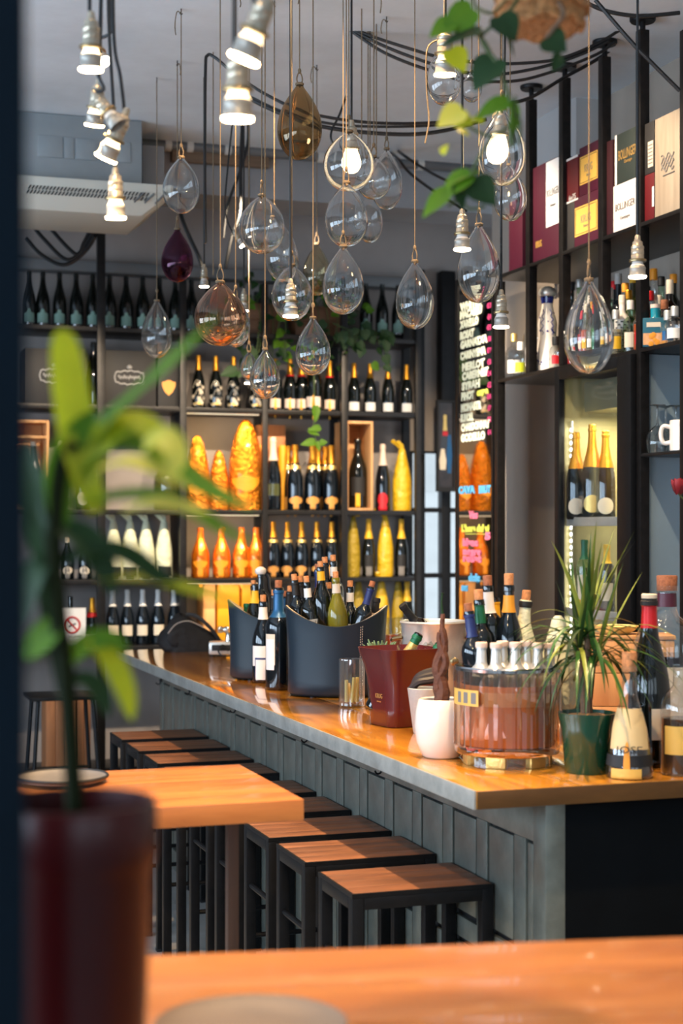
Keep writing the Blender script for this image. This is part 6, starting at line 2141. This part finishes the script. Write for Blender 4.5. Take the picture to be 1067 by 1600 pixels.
# ================================================================== bare lamps
def lamp_meshes():
    s = {}
    s['socket'] = MB().lathe([(0, .046), (.0185, .046), (.0192, .050), (.0180, .054), (.0180, .064), (.0170, .066), (.0180, .068), (.0180, .078), (.0170, .080), (.0180, .082), (.0185, .088), (.0150, .092), (.0142, .102), (.009, .106), (.0075, .118), (.005, .122), (0, .123)], 22).mesh('socket', M_NICKEL)
    s['socket_ring'] = MB().lathe([(.0182, .046), (.0240, .047), (.0246, .050), (.0240, .053), (.0182, .054)], 22).mesh('socket_ring', M_BRASS)
    s['bulb_neck'] = MB().lathe([(.0150, .047), (.0165, .040), (.0205, .034)], 18).mesh('bulb_neck', M_CERAM)
    s['collar'] = MB().lathe([(.0150, .036), (.0200, .034), (.0232, .028), (.0215, .023), (.0222, .014), (.0252, .003)], 24).mesh('collar', M_BULBC)
    s['face'] = MB().lathe([(0, 0), (.0235, .001), (.0252, .003), (.0252, .006)], 24).mesh('lit_face', M_BULBON)
    s['globe'] = MB().lathe([(.011, .064), (.013, .052), (.021, .036), (.027, .018), (.026, .002), (.018, -.012), (.008, -.018), (0, -.019)][::-1], 24).mesh('lit_globe', M_BULBON)
    s['face2'] = MB().lathe([(0, 0), (.0235, .001), (.0252, .003), (.0252, .006)], 24).mesh('lit_face', M_BULBDIM)
    return s


LM = lamp_meshes()
LM['lit_neck'] = MB().lathe([(.0150, .047), (.0165, .040), (.0205, .034)], 18).mesh('bulb_neck', emit('neck_spill_glow', (1, .70, .36), 5))  # emission put into the neck for light spilling from neighbouring bulbs


def lamp(u, v, fpx, D, label, tilt=(0, 0), on=2, power=6, cordpx=None, rod=False, sc=None):
    """u, v: centre of the lit face; tilt = lean of the bulb to the picture's side and depth"""
    p = PD(u, v, D)
    k_ = (sc or fpx * D / F / .0504)
    axis = (Vector((0, 0, 1)) + Vector((CT, -ST, 0)) * tilt[0] + Vector((ST, CT, 0)) * tilt[1]).normalized()
    q = Vector((0, 0, 1)).rotation_difference(axis)
    t = thing('hanging_lamp', label, 'lamp', p, 0, 'bare bulbs on black cords')
    R = Matrix.Translation((0, 0, 0)) @ q.to_matrix().to_4x4() @ Matrix.Scale(k_, 4)
    for nm, me in (('socket', LM['socket']),) + ((('lit_globe', LM['globe']),) if on == 3 else (('bulb_neck', LM['lit_neck' if on == 2 else 'bulb_neck']), ('collar', LM['collar'])) + ((('lit_face', LM['face'] if on == 2 else LM['face2']),) if on else ())):
        o = ob(nm, me, t)
        o.matrix_local = R
        if nm == 'socket':
            r = ob('socket_ring', LM['socket_ring'], o)
    top = R @ Vector((0, 0, .122))
    zc = CEIL - p.z
    if cordpx:
        P = [top] + [PD(a, b, (c_[0] if c_ else D)) - p for a, b, *c_ in cordpx]
    else:
        P = [top, top + axis * .05, Vector((top.x + axis.x * .08, top.y + axis.y * .08, (top.z + zc) * .5)), Vector((top.x + axis.x * .08, top.y + axis.y * .08, zc - .001))]
    ob('cord', MB().tube(smoothpts(P, 5), .0042, 6).mesh('cord', M_CABLE), t)
    if on:
        s = spot('lamp_light', tuple(-axis * (.024 if on == 3 else .004) * k_), -axis, power, (1, .70, .40) if on >= 2 else (1, .8, .56), 125, .7, .02, t)
    return t


lamp(379, 96, 50, 2.66, 'upper of the two overexposed bright bulbs high above the tables', (.42, -.15), 2, 60, [(398, 10), (400, -60), (400, -200)])
lamp(371, 190, 50, 2.86, 'lower of the two overexposed bright bulbs high above the tables', (0.02, -.12), 2, 50, [(366, 100), (366, 0), (366, -200)])
lamp(142, 112, 38, 3.4, 'lit bulb at the top of the tangled lamp bunch', (.02, -.1), 2, 22, [(140, 40), (140, 0), (140, -130)])
lamp(163, 98, 22, 4.0, 'small turned-away bulb behind the top of the lamp bunch', (-.5, .5), 1, 1, [(173, 50), (172, 0), (172, -80)])
lamp(147, 198, 30, 3.7, 'lit bulb leaning sideways in the middle of the lamp bunch', (.15, -.3), 2, 22, [(150, 150), (155, 110), (158, 0), (158, -100)])
lamp(186, 198, 30, 3.6, 'unlit nickel lamp tilting out of the lamp bunch', (-.75, .1), 0, 0, [(162, 140), (152, 110), (156, 50), (160, -110)])
lamp(164, 250, 36, 3.7, 'lit bulb tilted toward the jamb below the unlit lamp', (.5, -.25), 2, 22, [(186, 205), (194, 180), (188, 120), (178, 60), (176, -110)])
lamp(181, 343, 33, 3.9, 'lowest lit bulb of the tangled lamp bunch, hanging straight', (0, -.1), 2, 6, [(180, 260), (178, 180), (170, 40), (168, -80)])
lamp(695, 120, 35, 4.95, 'lit lamp hanging inside a clear drop behind the pothos', (0, -.12), 2, 6)
lamp(722, 392, 27, 4.7, 'lit lamp above the mirror beside a clear drop', (0, .0), 1, 5)
lamp(783, 513, 25, 5.0, 'lit lamp hanging below the others by the lettered mirror', (0, 0), 1, 5)
lamp(996, 435, 28, 4.6, 'lit lamp hanging in front of the liquor bottles', (0, 0), 1, 6)
lamp(454, 496, 25, 5.1, 'lit lamp in front of the round clear drop', (0, 0), 1, 5)
lamp(549, 262, 30, 5.75, 'glowing lamp hidden behind the high clear drops', (0, -.15), 3, 10)
lamp(775, 245, 36, 5.0, 'glowing lamp behind the big clear drop under the pothos', (.1, -.15), 3, 10)
lamp(319, 449, 15, 7.6, 'small lamp at the end of the straight black cord by the bottle shelf', (0, 0), 1, 3)
lamp(381, 487, 15, 8.0, 'small lamp behind the rose-amber drop near the ivy planter', (0, 0), 1, 3)
lamp(381, 384, 14, 7.6, 'small lamp tilting out beside the round clear drop', (-.7, .1), 1, 2, [(365, 366), (352, 330), (356, 260), (368, 150), (372, 119)])
lamp(389, 600, 14, 8.4, 'small lamp low beside the lowest glass drop', (0, 0), 1, 2)

# ================================================================== plants
def heart(L, W, fold=.25, curl=.3):
    """heart-shaped leaf in the XY plane, stalk end at the origin, tip at +Y"""
    rows = [(0, .0), (-.05, .30), (-.02, .62), (.10, .88), (.26, 1.0), (.44, .92), (.62, .70), (.80, .38), (.92, .16), (1.0, 0)]
    v, f = [], []
    for (s, ww) in rows:
        y = s * L
        wv = ww * W / 2
        z0 = -curl * L * s * s * .5
        v += [(-wv, y, z0 + wv * fold), (-wv * .5, y + (.03 * L if s < .05 else 0), z0 + wv * fold * .4), (0, max(y, 0) if s < .1 else y, z0), (wv * .5, y + (.03 * L if s < .05 else 0), z0 + wv * fold * .4), (wv, y, z0 + wv * fold)]
    for r in range(len(rows) - 1):
        for k_ in range(4):
            a = r * 5 + k_
            f.append((a, a + 1, a + 6, a + 5))
    return MB().add(v, f)


VF, VR, VU = Vector((ST, CT, 0)), Vector((CT, -ST, 0)), Vector((0, 0, 1))


def orient(origin, tipdir, normal):
    y = tipdir.normalized()
    z = (normal - y * normal.dot(y)).normalized()
    x = y.cross(z)
    return Matrix(((x.x, y.x, z.x, origin.x), (x.y, y.y, z.y, origin.y), (x.z, y.z, z.z, origin.z), (0, 0, 0, 1)))


# wicker basket with pothos
DB = 2.9
bp = PD(846, 46, DB)
t = thing('hanging_basket', 'round wicker basket hanging at the ceiling with trailing pothos vines', 'plant', bp)
r = 70 * DB / F
ob('basket', MB().lathe([(0, 0), (r * .80, 0), (r * .96, .018), (r, .06), (r * 1.02, .14), (r * .97, .15), (r * .92, .06), (0, .04)], 40).mesh('basket', M_WICKER), t)
for k_ in range(5):
    z = .006 + .028 * k_
    rr_ = r * (.90 + .09 * min(1, k_)) * 1.02
    ob('woven_strand', MB().tube([(rr_ * math.cos(a), rr_ * math.sin(a), z + .004 * math.sin(9 * a + k_)) for a in [2 * PI * i / 48 for i in range(49)]], .006, 6, False).mesh('woven_strand', M_WICKER), t)
for k_ in range(3):
    a = 2 * PI * k_ / 3
    ob('hanger', MB().tube([(r * .95 * math.cos(a), r * .95 * math.sin(a), .14), (0, 0, CEIL - bp.z - .05), (0, 0, CEIL - bp.z)], .004, 6).mesh('hanger', M_ROPE), t)
ob('soil', MB().lathe([(r * .92, .11), (0, .125)], 20).mesh('soil', M_SOILD), t)
DV = 2.75


def vine(*uv, r=.0035, mat=M_STEM, D=DV):
    P = smoothpts([PD(a, b, (c_[0] if c_ else D)) - bp for a, b, *c_ in uv], 5)
    ob('vine', MB().tube(P, r, 6).mesh('vine', mat), t)


vine((820, -20, 2.86), (800, 12, 2.81), (775, 36), (752, 58), (762, 80), (772, 92), (783, 115), (795, 150), (800, 180), (800, 230))
vine((752, 58), (735, 38), (718, 52), r=.0028)
vine((790, 0, 2.86), (770, 20), (745, 12), (738, -5), r=.003)
vine((742, 52), (758, 66), (772, 95), r=.0028)
vine((805, 150), (800, 190), (772, 212), (745, 205), (718, 186), r=.0026)
vine((795, 160), (812, 190), (810, 225), r=.0026)
vine((772, 212), (752, 240), (738, 268), (730, 290), (716, 300), r=.003)
vine((730, 290), (716, 310), (700, 322), r=.0024)
vine((720, 305), (732, 326), (758, 322), r=.0024)
vine((870, 0, 2.84), (880, 22), (862, 48), (852, 60), r=.004, mat=M_STEMB)
vine((868, 70), (876, 88), (872, 98), r=.0022)
# stalk (u, v), tip (u, v), width in px, facing (side, up, toward camera), material
for (a, b, wpx, nrm, mt, cu) in (
        ((738, 14), (690, 50), 44, (.3, .3, .9), M_LEAF, .3), ((708, 34), (670, 56), 34, (-.4, .2, .9), M_LEAF, .2), ((752, 48), (684, 66), 36, (.1, .8, .6), M_LEAFD, .3),
        ((703, 78), (728, 112), 40, (.2, .2, .9), M_LEAFL, .2), ((776, 92), (738, 138), 52, (-.3, .3, .9), M_LEAFD, .3), ((778, 26), (808, 62), 50, (.3, .2, .9), M_LEAFD, .3),
        ((790, 56), (806, 88), 16, (.8, .1, .5), M_LEAFD, .2), ((852, 60), (886, 78), 50, (.1, .3, .9), M_LEAFD, .25), ((874, 86), (864, 112), 22, (.5, .2, .8), M_LEAFD, .2),
        ((795, 158), (740, 180), 34, (.1, .6, .7), M_LEAF, .3), ((722, 172), (682, 196), 40, (-.2, .3, .9), M_LEAFY, .2), ((710, 186), (740, 192), 36, (.2, .4, .9), M_LEAFL, .2),
        ((716, 202), (734, 212), 16, (.1, .7, .6), M_LEAFY, .2), ((742, 182), (756, 192), 20, (0, .5, .8), M_LEAFL, .2), ((802, 160), (806, 222), 26, (.7, .1, .6), M_LEAF, .4),
        ((735, 272), (684, 306), 40, (-.1, .6, .7), M_LEAF, .4), ((700, 298), (658, 336), 30, (-.3, .3, .8), M_LEAF, .3), ((738, 285), (776, 318), 50, (.2, .2, .9), M_LEAFD, .3),
        ((714, 290), (724, 326), 24, (.3, .3, .8), M_LEAFD, .3), ((748, 270), (700, 282), 30, (0, .9, .4), M_LEAF, .3), ((690, 240), (700, 225), 12, (0, .4, .9), M_LEAFL, .2)):
    A, B = PD(a[0], a[1], DV), PD(b[0], b[1], DV - .01)
    L = (B - A).length
    nn = VR * nrm[0] + VU * nrm[1] - VF * nrm[2]
    m = heart(L, wpx * DV / F * 1.1, .22, cu)
    o = ob('leaf', m.mesh('leaf', mt, smooth=1.4), t)
    o.matrix_local = Matrix.Translation(-bp) @ orient(A, B - A, nn)

# ivy planters up on the bottle shelf
def planter(u0, u1, vt, z, Y, label, n, seed):
    random.seed(seed)
    x0, x1 = PY(u0, 500, Y).x, PY(u1, 500, Y).x
    zt = PY((u0 + u1) / 2, vt, Y).z - z
    w = x1 - x0
    t = thing('ivy_planter', label, 'plant', ((x0 + x1) / 2, Y, z))
    for k_ in range(2):
        ob('board', box((-w / 2, 0, zt * k_ / 2 + .001), (w / 2, .012, zt * (k_ + 1) / 2 - .001)).mesh('board', M_PLANTER, bevel=.002), t)
    ob('box_body', box((-w / 2, .0125, 0), (w / 2, .16, zt - .01)).mesh('box_body', M_PLANTER, bevel=.002), t)
    for i in range(n):
        x = random.uniform(-w * .9, w * 1.0)
        up = random.random()
        if up < .45:
            q = Vector((x, random.uniform(-.03, .12), zt + random.uniform(.0, .18)))
        else:
            q = Vector((x * 1.1, random.uniform(-.13, -.03), random.uniform(-.20, zt)))
        L = random.uniform(.045, .075)
        m = heart(L, L * .85, .2, .3)
        o = ob('leaf', m.mesh('leaf', random.choice((M_LEAFD, M_LEAFD, M_LEAF)), smooth=1.4), t)
        o.matrix_local = orient(q, Vector((random.uniform(-1, 1), random.uniform(-.6, .1), random.uniform(-1, .4))), Vector((random.uniform(-.4, .4), -1, random.uniform(0, .8))))
    for k_ in range(5):
        x = -w / 2 + w * (k_ + .5) / 5
        P = smoothpts([(x, .05, zt), (x + .02, -.02, zt + .04), (x + .04, -.07, zt * .4), (x + .03 * (-1) ** k_, -.08, -.12 - .03 * (k_ % 3))], 4)
        ob('vine', MB().tube(P, .003, 5).mesh('vine', M_STEM), t)
    return t


planter(388, 437, 474, SHZ[0], 9.80, 'wooden box planter with dark trailing ivy, nearer the lamps', 42, 1)
planter(462, 535, 478, SHZ[0], 9.80, 'longer wooden box planter with dark trailing ivy spilling over the shelf', 70, 2)
P0 = PY(545, 520, 9.68)
t = thing('trailing_ivy', 'dark ivy spray hanging off the top shelf edge above the silver-labelled bottles', 'plant', (P0.x, 9.68, SHZ[0]))
random.seed(4)
for (u0, u1, vv, n) in ((535, 610, 545, 26), (590, 605, 575, 6), (525, 565, 525, 12)):
    for i in range(n):
        q = PY(random.uniform(u0, u1), random.uniform(512, vv), 9.66 - random.uniform(0, .06)) - Vector((P0.x, 9.68, SHZ[0]))
        L = random.uniform(.05, .075)
        o = ob('leaf', heart(L, L * .9, .2, .3).mesh('leaf', M_LEAFD, smooth=1.4), t)
        o.matrix_local = orient(q, Vector((random.uniform(-.7, .7), -.1, -1)), Vector((random.uniform(-.4, .4), -1, .4)))
ob('vine', MB().tube(smoothpts([(PY(a, b, 9.67) - Vector((P0.x, 9.68, SHZ[0]))) for a, b in ((520, 505), (545, 515), (575, 520), (598, 540), (603, 572))], 5), .004, 5).mesh('vine', M_STEM), t)
P0 = PY(492, 640, 9.60)
t = thing('trailing_vine', 'pale green vine hanging down in front of the tan-labelled bottles', 'plant', (P0.x, 9.60, P0.z))
ob('vine', MB().tube(smoothpts([Vector((PY(486, 500, 9.74).x, 9.74, SHZ[0] + .004)) - P0] + [PY(a, b, 9.60) - P0 for a, b in ((487, 520), (490, 560), (491, 640), (490, 670), (496, 700))], 5), .0035, 5).mesh('vine', M_STEM), t)
for (a, b, c_, d_, wp) in ((493, 634, 494, 660, 15), (500, 668, 482, 672, 12), (482, 672, 500, 680, 12), (492, 690, 470, 694, 14), (494, 690, 500, 706, 10), (500, 692, 512, 690, 12)):
    A, B = PY(a, b, 9.60) - P0, PY(c_, d_, 9.58) - P0
    o = ob('leaf', heart((B - A).length, wp * .004, .2, .2).mesh('leaf', M_LEAF, smooth=1.4), t)
    o.matrix_local = orient(A, B - A, Vector((.2, -1, .4)))
P0 = PY(396, 560, 9.40)
t = thing('trailing_vine', 'dark-leaved vine tip hanging beside the lowest glass drop', 'plant', (P0.x, 9.55, P0.z))
P0 = Vector((P0.x, 9.55, P0.z))
ob('vine', MB().tube(smoothpts([Vector((PY(405, 500, 9.74).x, 9.74, SHZ[0] + .004)) - P0] + [PY(a, b, 9.55) - P0 for a, b in ((404, 520), (402, 540), (396, 565), (380, 585))], 5), .0035, 5).mesh('vine', M_STEM), t)
for (a, b, c_, d_, wp) in ((396, 560, 372, 590, 22), (398, 545, 384, 560, 18), (370, 578, 344, 586, 20), (404, 556, 392, 590, 16)):
    A, B = PY(a, b, 9.55) - P0, PY(c_, d_, 9.53) - P0
    o = ob('leaf', heart((B - A).length, wp * .004, .2, .2).mesh('leaf', M_LEAFD, smooth=1.4), t)
    o.matrix_local = orient(A, B - A, Vector((.2, -1, .4)))

# big blurred plant in the red pot on the nearest table
DPOT = 1.6
pc = PD(112, 1270, DPOT)
pc.z = 1.1005
zt = PD(112, 1278, DPOT - .1).z - 1.1005
r = .083
t = thing('potted_plant', 'large broad-leaved green plant in a dark red pot on the nearest table', 'plant', pc)
ob('pot', MB().lathe([(0, 0), (r * .80, 0), (r * .84, .006), (r * .90, zt * .45), (r * .97, zt * .82), (r * 1.0, zt * .84), (r * 1.03, zt * .86), (r * 1.03, zt - .006), (r * 1.0, zt), (r * .95, zt), (r * .93, zt * .88), (0, zt * .86)], 48).mesh('pot', M_POTR), t)
ob('soil', MB().lathe([(r * .94, zt * .9), (0, zt * .93)], 24).mesh('soil', M_SOILD), t)


def pl(uvd):
    return [PD(a, b, (c_[0] if c_ else DPOT)) - pc for a, b, *c_ in uvd]


ob('stem', MB().tube(smoothpts(pl(((118, 1285), (112, 1180), (104, 1060), (92, 960), (84, 850), (92, 740), (112, 690))), 5), .0095, 8).mesh('stem', M_STEMD), t)
ob('stem', MB().tube(smoothpts(pl(((112, 1180, 1.62), (96, 1080, 1.63), (74, 980, 1.64), (62, 900, 1.65), (70, 820, 1.65))), 5), .005, 8).mesh('stem', M_STEMD), t)
for (uvd, wpx, mt, nrm, fold) in (
        (((150, 800), (128, 720), (112, 630), (100, 540), (97, 515)), 60, M_LEAFL, (.3, .2, -.9), .3),
        (((95, 830), (92, 750), (112, 690), (150, 640)), 54, M_LEAF, (.4, .2, -.9), .3),
        (((110, 720, 1.62), (170, 660, 1.60), (240, 595, 1.56), (300, 540, 1.53), (342, 490, 1.50)), 60, M_LEAF, (.2, .7, -.6), .25),
        (((120, 740), (170, 700), (230, 700), (290, 745), (350, 780), (398, 795)), 54, M_LEAF, (0, .8, -.6), .3),
        (((130, 760), (160, 690), (210, 665), (250, 690), (268, 740)), 56, M_LEAFL, (.1, .7, -.7), .3),
        (((110, 790), (160, 780), (230, 775), (300, 800), (350, 830), (400, 850)), 50, M_LEAF, (0, .9, -.4), .2),
        (((150, 735, 1.56), (200, 722, 1.54), (250, 738, 1.53), (300, 765, 1.52)), 36, M_LEAFY, (0, .9, -.5), .2),
        (((225, 700, 1.55), (255, 682, 1.53), (276, 712, 1.52), (264, 750, 1.52)), 42, M_LEAFY, (.1, .5, -.8), .2),
        (((95, 900), (70, 860), (58, 810), (60, 770)), 40, M_LEAFD, (-.3, .3, -.9), .3),
        (((100, 1000), (84, 940), (80, 880), (90, 830)), 34, M_LEAFD, (.2, .3, -.9), .3),
        (((190, 800, 1.57), (240, 788, 1.55), (330, 800, 1.53)), 40, M_LEAFY, (0, .9, -.5), .2),
        (((90, 880), (150, 860), (200, 870), (250, 905), (300, 935)), 46, M_LEAFD, (0, .8, -.6), .3),
        (((150, 905), (230, 905), (300, 922), (345, 935), (372, 942)), 34, M_LEAFL, (0, .95, -.4), .2),
        (((140, 1000), (165, 1025), (185, 1060), (198, 1095), (206, 1125)), 46, M_LEAFL, (.6, .5, -.7), .3),
        (((96, 970), (80, 985), (58, 1010), (40, 1030)), 52, M_LEAF, (-.2, .5, -.8), .3),
        (((100, 1040), (130, 1010), (170, 1000), (200, 1020)), 40, M_LEAF, (.1, .6, -.8), .3),
        (((110, 1060), (140, 1065), (160, 1090), (170, 1120)), 34, M_LEAFD, (.1, .6, -.8), .3),
        (((88, 850), (66, 800), (50, 740), (46, 690)), 46, M_LEAFD, (-.3, .3, -.9), .3),
        (((90, 820), (130, 840), (160, 880), (176, 930)), 50, M_LEAFD, (.1, .5, -.8), .3),
        (((84, 870), (60, 890), (44, 930), (38, 980)), 46, M_LEAFD, (-.3, .4, -.8), .3)):
    P = smoothpts(pl(uvd), 4)
    n = len(P)
    up = VR * nrm[0] + VU * nrm[1] + VF * nrm[2]
    ws = [wpx * DPOT / F * (max(.04, math.sin(PI * (.10 + .90 * i / (n - 1))) ** .75)) for i in range(n)]
    ob('leaf', leaf_strip(P, ws, up, fold).mesh('leaf', mt, smooth=1.4), t)
